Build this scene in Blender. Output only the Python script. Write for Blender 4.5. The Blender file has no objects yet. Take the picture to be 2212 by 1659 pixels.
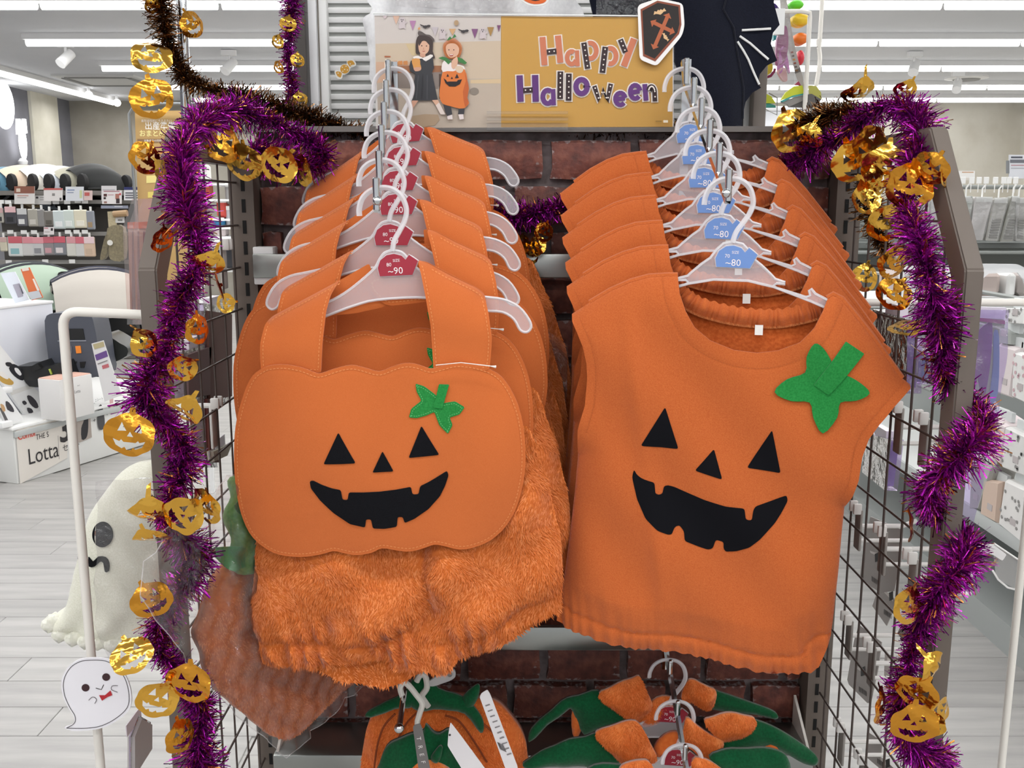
import bpy, bmesh, math, random
import numpy as np
from mathutils import Vector, Matrix, noise
from mathutils.geometry import delaunay_2d_cdt
random.seed(7); RNG = np.random.default_rng(7)
S = bpy.context.scene
COL = S.collection
R = math.radians

# ------------------------------------------------------------------ camera, world, lights, exposure
FPX, PITCH, EYE = 2080.0, R(10.4), 1.40
cam_d = bpy.data.cameras.new('camera'); cam = bpy.data.objects.new('camera', cam_d); COL.objects.link(cam)
cam.location = (0, 0, EYE); cam.rotation_euler = (R(90) - PITCH, 0, 0)
cam_d.sensor_width = 36.0; cam_d.lens = 36.0 * FPX / 2212.0; cam_d.clip_start = 0.05; cam_d.clip_end = 100
S.camera = cam
S.view_settings.view_transform = 'Standard'; S.view_settings.look = 'None'
S.view_settings.gamma = 1.0; S.view_settings.use_curve_mapping = False
S.view_settings.exposure = 0.2
try: S.cycles.transparent_max_bounces = 32
except Exception: pass
W = bpy.data.worlds.new('World'); S.world = W; W.use_nodes = True
W.node_tree.nodes['Background'].inputs[0].default_value = (0.95, 0.97, 1.0, 1)
W.node_tree.nodes['Background'].inputs[1].default_value = 0.6
CEIL = 2.90
ROWS = [-2.9, -1.3, 0.3, 2.5, 4.1, 5.7, 7.3, 8.9, 10.5, 12.1, 13.5]
def tube_light(name, loc, sx, sy, power):
    l = bpy.data.lights.new(name, 'AREA'); l.shape = 'RECTANGLE'; l.size = sx; l.size_y = sy; l.energy = power
    l.color = (1.0, 0.995, 0.985)
    o = bpy.data.objects.new(name, l); COL.objects.link(o); o.location = loc; return o
for ry in ROWS:
    tube_light('ceiling_tube_light', (0, ry, CEIL - 0.10), 12.0, 0.07, 100)

# ------------------------------------------------------------------ pixel -> place
CP, SP = math.cos(PITCH), math.sin(PITCH)
def ray(px, py):
    u = (px - 1106.0) / FPX; v = (829.5 - py) / FPX
    return Vector((u, CP + v * SP, -SP + v * CP))
EYEV = Vector((0, 0, EYE))
def at(px, py, Y): d = ray(px, py); return EYEV + d * (Y / d.y)
def atz(px, py, Z=0.0): d = ray(px, py); return EYEV + d * ((Z - EYE) / d.z)
def atx(px, py, X): d = ray(px, py); return EYEV + d * (X / d.x)
class Frame:
    """an upright plane through a point, turned about z; p() turns a pixel of the photograph into (x, z) on that plane"""
    def __init__(s, O, yaw=0.0):
        s.O = Vector(O); s.yaw = yaw
        s.ax = Vector((math.cos(yaw), math.sin(yaw), 0)); s.n = Vector((-math.sin(yaw), math.cos(yaw), 0))
    def p(s, px, py):
        d = ray(px, py); t = (s.O - EYEV).dot(s.n) / d.dot(s.n); P = EYEV + d * t - s.O
        return (P.dot(s.ax), P.z)
    def pts(s, L): return [s.p(a, b) for a, b in L]
def zm(L, ox, oy, k): return [(ox + a / k, oy + b / k) for a, b in L]

# ------------------------------------------------------------------ materials
def lin(h):
    h = h.lstrip('#'); o = []
    for i in (0, 2, 4):
        c = int(h[i:i + 2], 16) / 255.0
        o.append(c / 12.92 if c <= 0.04045 else ((c + 0.055) / 1.055) ** 2.4)
    return (*o, 1.0)
_M = {}
def new_mat(name):
    m = bpy.data.materials.new(name); m.use_nodes = True
    return m, m.node_tree.nodes, m.node_tree.links, m.node_tree.nodes['Principled BSDF']
def C(h, rough=0.6, metal=0.0, alpha=1.0, emit=0.0, spec=0.5):
    k = (h, rough, metal, alpha, emit, spec)
    if k in _M: return _M[k]
    m, n, l, b = new_mat('paint_' + h.lstrip('#'))
    b.inputs['Base Color'].default_value = lin(h); b.inputs['Roughness'].default_value = rough
    b.inputs['Metallic'].default_value = metal; b.inputs['Alpha'].default_value = alpha
    b.inputs['Specular IOR Level'].default_value = spec
    if emit: b.inputs['Emission Color'].default_value = lin(h); b.inputs['Emission Strength'].default_value = emit
    _M[k] = m; return m
def nz(n, l, scale, detail=3.0, coord='Object', stretch=None):
    tc = n.new('ShaderNodeTexCoord'); t = n.new('ShaderNodeTexNoise')
    t.inputs['Scale'].default_value = scale; t.inputs['Detail'].default_value = detail
    src = tc.outputs[coord]
    if stretch:
        mp = n.new('ShaderNodeMapping'); mp.inputs['Scale'].default_value = stretch
        l.new(src, mp.inputs[0]); src = mp.outputs[0]
    l.new(src, t.inputs['Vector']); return t
def ramp(n, l, src, a, b, p0=0.35, p1=0.65):
    r = n.new('ShaderNodeValToRGB'); r.color_ramp.elements[0].color = a; r.color_ramp.elements[1].color = b
    r.color_ramp.elements[0].position = p0; r.color_ramp.elements[1].position = p1
    l.new(src, r.inputs[0]); return r
def bump(n, l, src, b, strength, dist=0.001):
    u = n.new('ShaderNodeBump'); u.inputs['Strength'].default_value = strength; u.inputs['Distance'].default_value = dist
    l.new(src, u.inputs['Height']); l.new(u.outputs[0], b.inputs['Normal'])
def fabric(name, h1, h2, scale=900, rough=0.95, strength=0.35, sheen=0.25, vary=6):
    m, n, l, b = new_mat(name)
    t = nz(n, l, scale, 2); r = ramp(n, l, t.outputs['Fac'], lin(h1), lin(h2), 0.3, 0.7)
    l.new(r.outputs[0], b.inputs['Base Color']); b.inputs['Roughness'].default_value = rough
    b.inputs['Specular IOR Level'].default_value = 0.15
    b.inputs['Sheen Weight'].default_value = sheen; b.inputs['Sheen Roughness'].default_value = 0.5
    bump(n, l, t.outputs['Fac'], b, strength, 0.0006); return m
def foil(name, h, rough=0.2, scale=60, strength=0.25):
    m, n, l, b = new_mat(name)
    b.inputs['Base Color'].default_value = lin(h); b.inputs['Metallic'].default_value = 1.0; b.inputs['Roughness'].default_value = rough
    t = nz(n, l, scale, 2); bump(n, l, t.outputs['Fac'], b, strength, 0.004); return m
def film(name, tint='#ffffff', gloss=0.10, haze=0.06, scale=38, strength=0.6, ior=1.35):
    """thin clear plastic: mostly see-through, with creased highlights and a little haze"""
    m = bpy.data.materials.new(name); m.use_nodes = True; n = m.node_tree.nodes; l = m.node_tree.links; n.clear()
    out = n.new('ShaderNodeOutputMaterial'); tr = n.new('ShaderNodeBsdfTransparent'); tr.inputs[0].default_value = lin(tint)
    gl = n.new('ShaderNodeBsdfGlossy'); gl.inputs['Roughness'].default_value = 0.2
    df = n.new('ShaderNodeBsdfDiffuse'); df.inputs[0].default_value = (0.8, 0.8, 0.8, 1)
    t = nz(n, l, scale, 4); bu = n.new('ShaderNodeBump'); bu.inputs['Strength'].default_value = strength; bu.inputs['Distance'].default_value = 0.02
    l.new(t.outputs['Fac'], bu.inputs['Height']); l.new(bu.outputs[0], gl.inputs['Normal'])
    fr = n.new('ShaderNodeFresnel'); fr.inputs['IOR'].default_value = ior
    ma = n.new('ShaderNodeMath'); ma.operation = 'ADD'; ma.inputs[1].default_value = gloss; l.new(fr.outputs[0], ma.inputs[0])
    m1 = n.new('ShaderNodeMixShader'); m1.inputs[0].default_value = haze; l.new(tr.outputs[0], m1.inputs[1]); l.new(df.outputs[0], m1.inputs[2])
    m2 = n.new('ShaderNodeMixShader'); l.new(ma.outputs[0], m2.inputs[0]); l.new(m1.outputs[0], m2.inputs[1]); l.new(gl.outputs[0], m2.inputs[2])
    l.new(m2.outputs[0], out.inputs[0]); return m
def plastic(name, h, alpha, rough=0.3):
    m, n, l, b = new_mat(name)
    b.inputs['Base Color'].default_value = lin(h); b.inputs['Roughness'].default_value = rough; b.inputs['Alpha'].default_value = alpha
    return m

ORANGE = fabric('orange_cotton', '#c5652f', '#cd6e39', 1400, strength=0.2)
SWEAT = fabric('orange_sweatshirt', '#b95a29', '#c66834', 700, strength=0.35)
FLEECE = fabric('orange_brushed_lining', '#b8531f', '#d26a30', 260, strength=0.9)
FURBASE = fabric('orange_plush_base', '#c86428', '#d87636', 220, strength=1.0)
FUR = fabric('orange_plush_pile', '#e07c3e', '#ee9458', 90, strength=0.0, sheen=0.6)
FUR2 = fabric('bright_orange_plush', '#ee7a34', '#fa9450', 120, strength=0.4, sheen=0.5)
BLACKFELT = fabric('black_felt', '#0a0a0e', '#131318', 900, sheen=0.04)
BLACKPRINT = C('#0a0a10', 0.8, 0, 1, 0, 0.15)
GREEN = fabric('green_felt', '#1b7a34', '#2a8c43', 500, strength=0.5)
DGREEN = fabric('dark_green_velour', '#0c4a2a', '#0f5a34', 300)
THREAD = C('#d98950', 0.9)
NAVY = fabric('navy_black_cloth', '#11131f', '#171a28', 500)
CHROME = C('#d6d8da', 0.12, 1.0)
STEEL = C('#a9aca9', 0.32, 1.0)
TAUPE = C('#6a6058', 0.55)
WIRE = C('#4a3f3a', 0.5)
WHITEP = C('#e6e2da', 0.35)
WHITE = C('#eeeeee', 0.5)
HOOKP = plastic('frosted_hanger_rim', '#f1eff2', 0.58, 0.25)
BODYP = plastic('frosted_hanger_body', '#e6e0e4', 0.27, 0.3)
GOLD = foil('gold_foil', '#eab44c', 0.15, 50, 0.5)
GOLD2 = foil('orange_gold_foil', '#dd9a38', 0.18, 60, 0.6)
PURPLE = foil('purple_tinsel', '#b824ae', 0.26, 20, 0.0)
DPURPLE = foil('deep_purple_tinsel', '#7d1580', 0.28, 20, 0.0)
PURPLE.node_tree.nodes['Principled BSDF'].inputs['Metallic'].default_value = 0.8
COPPER = foil('copper_tinsel', '#c98040', 0.25, 20, 0.0)
BRONZE = foil('bronze_tinsel', '#5a3a1e', 0.3, 20, 0.0)
BRONZE2 = foil('light_bronze_tinsel', '#96683a', 0.28, 20, 0.0)
CELLO = film('clear_cellophane', '#f4f2f2', 0.05, 0.06)
ACRYL = film('clear_acrylic', '#fefefe', 0.0, 0.01, 3, 0.0, 1.1)

# ------------------------------------------------------------------ mesh building
class MB:
    def __init__(s): s.v = []; s.f = []; s.m = []; s.mats = []
    def mi(s, m):
        if m is None: return 0
        if m not in s.mats: s.mats.append(m)
        return s.mats.index(m)
    def add(s, v, f, m=None):
        o = len(s.v); s.v += [tuple(a) for a in v]; s.f += [tuple(i + o for i in a) for a in f]; s.m += [s.mi(m)] * len(f); return s
    def box(s, c, d, m=None, rot=None):
        x, y, z = d[0] / 2, d[1] / 2, d[2] / 2
        v = [Vector((a * x, b * y, e * z)) for a in (-1, 1) for b in (-1, 1) for e in (-1, 1)]
        if rot is not None: v = [rot @ a for a in v]
        v = [a + Vector(c) for a in v]
        return s.add(v, [(0, 1, 3, 2), (4, 6, 7, 5), (0, 4, 5, 1), (2, 3, 7, 6), (0, 2, 6, 4), (1, 5, 7, 3)], m)
    def rbox(s, c, d, r, m=None, rot=None, seg=2):
        bm = bmesh.new(); bmesh.ops.create_cube(bm, size=1.0); bmesh.ops.scale(bm, vec=d, verts=bm.verts)
        bmesh.ops.bevel(bm, geom=bm.edges[:] + bm.verts[:], offset=r, segments=seg, profile=0.5, affect='EDGES')
        bm.verts.index_update(); M = rot if rot is not None else Matrix.Identity(3)
        s.add([M @ a.co + Vector(c) for a in bm.verts], [[w.index for w in f.verts] for f in bm.faces], m); bm.free(); return s
    def tube(s, P, r, seg=8, m=None, closed=False, flat=1.0):
        P = [Vector(p) for p in P]; n = len(P); rs = r if hasattr(r, '__len__') else [r] * n
        v = []; f = []; up = None
        for i in range(n):
            a = P[(i - 1) % n] if (closed or i) else P[i]; b = P[(i + 1) % n] if (closed or i < n - 1) else P[i]
            t = (b - a).normalized()
            if up is None: up = t.orthogonal().normalized()
            up = (up - t * up.dot(t)).normalized(); sd = t.cross(up)
            for k in range(seg):
                q = 2 * math.pi * k / seg; v.append(P[i] + (up * math.cos(q) + sd * math.sin(q) * flat) * rs[i])
        for i in range(n if closed else n - 1):
            j = (i + 1) % n
            for k in range(seg): f.append((i * seg + k, i * seg + (k + 1) % seg, j * seg + (k + 1) % seg, j * seg + k))
        if not closed: f.append(tuple(range(seg))[::-1]); f.append(tuple((n - 1) * seg + k for k in range(seg)))
        return s.add(v, f, m)
    def lathe(s, prof, c=(0, 0, 0), seg=24, m=None, rot=None):
        v = []; f = []; n = len(prof); M = rot if rot is not None else Matrix.Identity(3)
        for r, z in prof:
            for k in range(seg):
                q = 2 * math.pi * k / seg; v.append(M @ Vector((r * math.cos(q), r * math.sin(q), z)) + Vector(c))
        for i in range(n - 1):
            for k in range(seg): f.append((i * seg + k, i * seg + (k + 1) % seg, (i + 1) * seg + (k + 1) % seg, (i + 1) * seg + k))
        f.append(tuple(range(seg))[::-1]); f.append(tuple((n - 1) * seg + k for k in range(seg))); return s.add(v, f, m)
    def prism(s, poly, y0, y1, m=None):
        """polygon in (x, z), thickness from y0 to y1"""
        n = len(poly); v = [(a, y0, b) for a, b in poly] + [(a, y1, b) for a, b in poly]
        f = [tuple(range(n)), tuple(range(2 * n - 1, n - 1, -1))] + [(i, i + n, (i + 1) % n + n, (i + 1) % n) for i in range(n)]
        return s.add(v, f, m)
    def blob(s, c, d, m=None, seg=20, rings=12, warp=None, rot=None):
        v = []; f = []; M = rot if rot is not None else Matrix.Identity(3)
        for i in range(rings + 1):
            a = math.pi * i / rings
            for k in range(seg):
                q = 2 * math.pi * k / seg; p = Vector((math.sin(a) * math.cos(q), math.sin(a) * math.sin(q), math.cos(a)))
                if warp: p = p * warp(p)
                v.append(M @ Vector((p.x * d[0], p.y * d[1], p.z * d[2])) + Vector(c))
        for i in range(rings):
            for k in range(seg): f.append((i * seg + k, (i + 1) * seg + k, (i + 1) * seg + (k + 1) % seg, i * seg + (k + 1) % seg))
        return s.add(v, f, m)
    def mesh(s, name, mats=None, smooth=True, angle=35):
        me = bpy.data.meshes.new(name); me.from_pydata([tuple(a) for a in s.v], [], s.f)
        for m in (mats or s.mats): me.materials.append(m)
        if len(s.mats) > 1: me.polygons.foreach_set('material_index', s.m)
        me.validate(); me.update()
        if smooth:
            me.polygons.foreach_set('use_smooth', [True] * len(me.polygons))
            try: me.set_sharp_from_angle(angle=R(angle))
            except Exception: pass
        return me
    def obj(s, name, m=None, parent=None, smooth=True, angle=35, loc=None):
        return link(name, s.mesh(name, [m] if m else None, smooth, angle), parent, loc)
def link(name, me, parent=None, loc=None, rot=None):
    o = bpy.data.objects.new(name, me); COL.objects.link(o)
    if parent: o.parent = parent
    if loc is not None: o.location = loc
    if rot is not None: o.rotation_euler = rot
    return o
def tag(o, label, cat, group=None):
    o['label'] = label; o['category'] = cat
    if group: o['group'] = group
    return o
def thing(name, label, cat, loc=(0, 0, 0), rot=(0, 0, 0), group=None):
    o = bpy.data.objects.new(name, None); COL.objects.link(o); o.empty_display_size = 0.02
    o.location = loc; o.rotation_euler = rot; return tag(o, label, cat, group)
def struct(o): o['kind'] = 'structure'; return o
def stuff(o): o['kind'] = 'stuff'; return o
def copy_tree(o, parent=None):
    c = o.copy(); COL.objects.link(c); c.parent = parent
    for ch in list(o.children): copy_tree(ch, c)
    return c
def fast(name, v, quads, mi, mats, parent=None):
    me = bpy.data.meshes.new(name); v = np.asarray(v, np.float32); q = np.asarray(quads, np.int32)
    me.vertices.add(len(v)); me.vertices.foreach_set('co', v.ravel())
    k = q.shape[1]; me.loops.add(q.size); me.loops.foreach_set('vertex_index', q.ravel())
    me.polygons.add(len(q)); me.polygons.foreach_set('loop_start', np.arange(0, q.size, k)); 
    me.polygons.foreach_set('material_index', np.asarray(mi, np.int32))
    for m in mats: me.materials.append(m)
    me.update(calc_edges=True); me.validate(); return link(name, me, parent)
def cat_rom(P, n=6, closed=True):
    P = [Vector(p) for p in P]; N = len(P); out = []
    for i in range(N if closed else N - 1):
        g = (lambda j: P[j % N]) if closed else (lambda j: P[max(0, min(N - 1, j))])
        a, b, c, d = g(i - 1), g(i), g(i + 1), g(i + 2)
        for k in range(n):
            t = k / n
            out.append(0.5 * ((2 * b) + (c - a) * t + (2 * a - 5 * b + 4 * c - d) * t * t + (3 * b - a - 3 * c + d) * t ** 3))
    if not closed: out.append(P[-1])
    return out
def sm(P, n=5): return [tuple(a) for a in cat_rom(P, n)]
def rc(P, r, n=3):
    """polygon with rounded corners"""
    out = []; N = len(P)
    for i in range(N):
        a, b, c = Vector(P[i - 1]), Vector(P[i]), Vector(P[(i + 1) % N])
        u, w = a - b, c - b; q = min(r, u.length * 0.45, w.length * 0.45)
        p0 = b + u.normalized() * q; p1 = b + w.normalized() * q
        for k in range(n + 1):
            t = k / n; out.append(tuple(p0 * (1 - t) ** 2 + b * 2 * t * (1 - t) + p1 * t * t))
    return out
def inside(P, poly):
    P = np.asarray(P, float); poly = np.asarray(poly, float); x, y = P[:, 0], P[:, 1]; c = np.zeros(len(P), bool)
    x0, y0 = poly[:, 0], poly[:, 1]; x1, y1 = np.roll(x0, -1), np.roll(y0, -1)
    for a, b, e, g in zip(x0, y0, x1, y1):
        if b == g: continue
        c ^= ((b > y) != (g > y)) & (x < (e - a) * (y - b) / (g - b) + a)
    return c
def dist(X, Z, line, closed=False):
    """distance from points to a polyline"""
    X = np.asarray(X, float); Z = np.asarray(Z, float); L = [np.array(p, float) for p in line]
    if closed: L = L + [L[0]]
    best = np.full(X.shape, 1e9)
    for a, b in zip(L[:-1], L[1:]):
        d = b - a; k = d @ d
        if k < 1e-14: continue
        t = np.clip(((X - a[0]) * d[0] + (Z - a[1]) * d[1]) / k, 0, 1)
        best = np.minimum(best, (X - a[0] - t * d[0]) ** 2 + (Z - a[1] - t * d[1]) ** 2)
    return np.sqrt(best)
def resample(poly, step):
    out = []; N = len(poly)
    for i in range(N):
        a, b = np.array(poly[i]), np.array(poly[(i + 1) % N]); k = max(1, int(np.hypot(*(b - a)) / step))
        for j in range(k): out.append(tuple(a + (b - a) * j / k))
    return out
def sheet(poly, step, f=None, thick=0.0, holes=(), off=0.0):
    """a filled outline in (x, z) as a triangle mesh whose y follows f; a second skin at +thick closes it"""
    loops = [resample(poly, step)] + [resample(h, step) for h in holes]
    A = np.array(loops[0]); lo, hi = A.min(0), A.max(0); g = []
    rows = np.arange(lo[1], hi[1], step * 0.866)
    for i, z in enumerate(rows):
        for x in np.arange(lo[0] + (step / 2 if i % 2 else 0), hi[0], step): g.append((x, z))
    g = np.array(g) if g else np.zeros((0, 2))
    if len(g):
        k = inside(g, A)
        for h in loops[1:]: k &= ~inside(g, h)
        g = g[k]
    if len(g):
        k = np.ones(len(g), bool)
        for L in loops: k &= dist(g[:, 0], g[:, 1], L, True) > step * 0.45
        g = g[k]
    P = []; E = []
    for L in loops:
        o = len(P); P += L; E += [(o + i, o + (i + 1) % len(L)) for i in range(len(L))]
    P += [tuple(a) for a in g]
    V, _, F, _, _, _ = delaunay_2d_cdt([Vector(p) for p in P], E, [], 0, 1e-7)
    V = np.array([tuple(a) for a in V]); F = np.array(F); c = V[F].mean(1); k = inside(c, A)
    for h in loops[1:]: k &= ~inside(c, h)
    F = F[k]
    y = (f(V[:, 0], V[:, 1]) if f else np.zeros(len(V))) + off
    v = np.stack([V[:, 0], y, V[:, 1]], 1)
    # front faces look to -y
    a, b, e = V[F[:, 0]], V[F[:, 1]], V[F[:, 2]]
    cr = (b[:, 0] - a[:, 0]) * (e[:, 1] - a[:, 1]) - (b[:, 1] - a[:, 1]) * (e[:, 0] - a[:, 0])
    F[cr < 0] = F[cr < 0][:, ::-1]
    f2 = [tuple(t) for t in F]; vv = [tuple(t) for t in v]
    if thick:
        n = len(vv); vv += [(p[0], p[1] + thick, p[2]) for p in vv]; ed = {}
        for t in f2:
            for i in range(3):
                e_ = (t[i], t[(i + 1) % 3]); ed[e_] = 1
        side = [(e_[1], e_[0], e_[0] + n, e_[1] + n) for e_ in ed if (e_[1], e_[0]) not in ed]
        f2 = f2 + [(t[2] + n, t[1] + n, t[0] + n) for t in f2] + side
    return vv, f2
def sheet_obj(name, mat, parent, poly, step, f=None, thick=0.0, holes=(), off=0.0, angle=60):
    b = MB(); b.add(*sheet(poly, step, f, thick, holes, off)); return b.obj(name, mat, parent, True, angle)
def stitches(name, line, f, parent, mat, L=0.0026, gap=0.0018, w=0.0005, off=-0.0006, closed=False):
    b = MB(); P = [Vector(p) for p in line]
    if closed: P.append(P[0])
    cum = [0.0]
    for a, c in zip(P[:-1], P[1:]): cum.append(cum[-1] + (c - a).length)
    def pt(d):
        i = int(np.searchsorted(cum, d) - 1); i = max(0, min(len(P) - 2, i))
        t = (d - cum[i]) / max(1e-9, cum[i + 1] - cum[i]); return P[i].lerp(P[i + 1], t)
    d = 0.0
    while d + L < cum[-1]:
        a, c = pt(d), pt(d + L); t = (c - a).normalized(); n = Vector((-t.y, t.x)) * w
        q = [a - n, c - n, c + n, a + n]; X = np.array([p.x for p in q]); Z = np.array([p.y for p in q]); y = f(X, Z) + off
        b.add([(X[i], y[i], Z[i]) for i in range(4)], [(0, 1, 2, 3)]); d += L + gap
    return stuff(b.obj(name, mat, parent, False))
def inset(poly, d):
    A = np.array(resample(poly, 0.004)); 
    area = 0.5 * np.sum(A[:, 0] * np.roll(A[:, 1], -1) - np.roll(A[:, 0], -1) * A[:, 1]); s = 1 if area > 0 else -1
    t = np.roll(A, -2, 0) - np.roll(A, 2, 0); t /= np.maximum(1e-9, np.hypot(t[:, 0], t[:, 1]))[:, None]
    return [tuple(p) for p in A + s * d * np.stack([-t[:, 1], t[:, 0]], 1)]
def pile(name, me_v, me_f, n, length, width, parent, mats, comb=(0, 0, -1), lift=0.45, jit=0.6, side=-1):
    """plush pile: small lying tufts spread over the front faces of a mesh"""
    V = np.array(me_v); T = np.array([t for t in me_f if len(t) == 3]); a, b, c = V[T[:, 0]], V[T[:, 1]], V[T[:, 2]]
    N = np.cross(b - a, c - a); A = np.linalg.norm(N, axis=1); k = (N[:, 1] * side > 0) & (A > 0); a, b, c, N, A = a[k], b[k], c[k], N[k], A[k]
    i = RNG.choice(len(A), n, p=A / A.sum()); r1, r2 = RNG.random(n), RNG.random(n); s = np.sqrt(r1)
    P = a[i] * (1 - s)[:, None] + b[i] * (s * (1 - r2))[:, None] + c[i] * (s * r2)[:, None]; Nn = N[i] / A[i][:, None]
    # swirl the comb direction slowly over the surface so the pile shows tufts
    sw = np.sin(P[:, 0] * 70 + np.sin(P[:, 2] * 55) * 2) * 0.7 + np.sin(P[:, 2] * 90 + P[:, 0] * 40) * 0.5
    D = np.array(comb)[None] + np.stack([sw, 0 * sw, 0.3 * sw], 1) + Nn * lift + RNG.normal(0, jit * 0.35, (n, 3))
    D /= np.linalg.norm(D, axis=1)[:, None]; L = (length * RNG.uniform(0.6, 1.2, n))[:, None]
    Sd = np.cross(D, Nn); Sd /= np.maximum(1e-6, np.linalg.norm(Sd, axis=1))[:, None]; Sd *= width * RNG.uniform(0.7, 1.3, n)[:, None]
    tip = P + D * L - np.array([0, 0, 0.25])[None] * L * 0.4
    v = np.stack([P - Sd, P + Sd, tip], 1).reshape(-1, 3)
    return stuff(fast(name, v, np.arange(3 * n).reshape(-1, 3), RNG.integers(0, len(mats), n), mats, parent))
def tinsel(name, path, r, dens, mats, probs, parent, droop=0.15, core=None):
    P = cat_rom(path, 14, False); P = np.array([tuple(p) for p in P]); d = np.linalg.norm(np.diff(P, axis=0), axis=1); s = np.concatenate([[0], np.cumsum(d)])
    n = int(s[-1] * dens); u = RNG.random(n) * s[-1]; C0 = np.stack([np.interp(u, s, P[:, k]) for k in range(3)], 1)
    u2 = np.minimum(u + 0.004, s[-1]); u1 = np.maximum(u - 0.004, 0)
    T = np.stack([np.interp(u2, s, P[:, k]) - np.interp(u1, s, P[:, k]) for k in range(3)], 1); T /= np.linalg.norm(T, axis=1)[:, None]
    rv = RNG.normal(size=(n, 3)); pr = rv - T * np.sum(rv * T, 1)[:, None]; pr /= np.linalg.norm(pr, axis=1)[:, None]
    thin = 0.72 + 0.28 * np.sin(u * 42) * np.sin(u * 17 + 1)
    D = pr + T * RNG.normal(0, 0.42, n)[:, None]; D /= np.linalg.norm(D, axis=1)[:, None]
    L = (r * thin * RNG.uniform(0.55, 1.12, n))[:, None]
    mid = C0 + D * L * 0.5 + RNG.normal(0, 0.0016, (n, 3)); tip = C0 + D * L + RNG.normal(0, 0.003, (n, 3)); tip[:, 2] -= droop * L[:, 0] * 0.5
    sd = np.cross(D, RNG.normal(size=(n, 3))); sd /= np.linalg.norm(sd, axis=1)[:, None]; w = RNG.uniform(0.0006, 0.00105, n)[:, None]
    sd2 = np.cross(D, RNG.normal(size=(n, 3)) * 0.6 + sd); sd2 /= np.linalg.norm(sd2, axis=1)[:, None]
    v = np.stack([C0 - sd * w, C0 + sd * w, mid + sd * w, mid - sd * w, tip + sd2 * w * 0.8, tip - sd2 * w * 0.8], 1).reshape(-1, 3)
    k = np.arange(n)[:, None] * 6; q = np.concatenate([k + np.array([[0, 1, 2, 3]]), k + np.array([[3, 2, 4, 5]])], 0)
    mi = RNG.choice(len(mats), n, p=probs); 
    o = stuff(fast(name, v, q, np.concatenate([mi, mi]), mats, parent))
    b = MB(); b.tube([tuple(p) for p in P[::4]], 0.0012, 5); b.obj('core_wire', core or mats[0], parent)
    return o
class Print:
    """flat print on a surface: coloured shapes in thin layers, all one mesh"""
    def __init__(s, fr, y=-0.0004): s.fr = fr; s.y = y; s.b = MB()
    def poly(s, pts, h, smooth=0, px=True):
        p = s.fr.pts(pts) if px else pts
        if smooth: p = sm(p, smooth)
        v, f = sheet(p, 1.0) if len(p) > 4 else ([(a, 0, b) for a, b in p], [tuple(range(len(p)))])
        s.y -= 0.00006; s.b.add([(a[0], s.y, a[2]) for a in v], f, C(h, 0.7)); return s
    def disc(s, x, y, r, h, ry=None, n=14):
        return s.poly([(x + r * math.cos(2 * math.pi * k / n), y + (ry or r) * math.sin(2 * math.pi * k / n)) for k in range(n)], h)
    def stroke(s, pts, w, h, n=0):
        P = [Vector(p) for p in pts]
        if n: P = cat_rom(P, n, False)
        A, B = [], []
        for i in range(len(P)):
            t = (P[min(i + 1, len(P) - 1)] - P[max(i - 1, 0)]).normalized(); q = Vector((-t.y, t.x)) * w / 2
            A.append(P[i] + q); B.append(P[i] - q)
        A = s.fr.pts(A); B = s.fr.pts(B); s.y -= 0.00006
        v = [(a[0], s.y, a[1]) for a in A] + [(a[0], s.y, a[1]) for a in B]; k = len(A)
        s.b.add(v, [(i, i + 1, k + i + 1, k + i) for i in range(k - 1)], C(h, 0.7)); return s
    def obj(s, name, parent): return s.b.obj(name, None, parent, False)
def txt(st, fr, px, py, hpx, mat, parent, y=-0.001, roll=0.0, name='lettering', align='LEFT', wide=1.0, bold=0.0, extr=0.0):
    c = bpy.data.curves.new(name, 'FONT'); c.body = st; x, z = fr.p(px, py); x2, z2 = fr.p(px, py - hpx)
    c.size = abs(z2 - z) / 0.72; c.align_x = align; c.fill_mode = 'FRONT'; c.offset = bold * c.size; c.extrude = extr
    c.materials.append(mat); c.resolution_u = 3
    o = bpy.data.objects.new(name, c); COL.objects.link(o); o.parent = parent; o.location = (x, y, z)
    o.rotation_euler = (R(90), roll, 0); o.scale = (wide, 1, 1); return o
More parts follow.
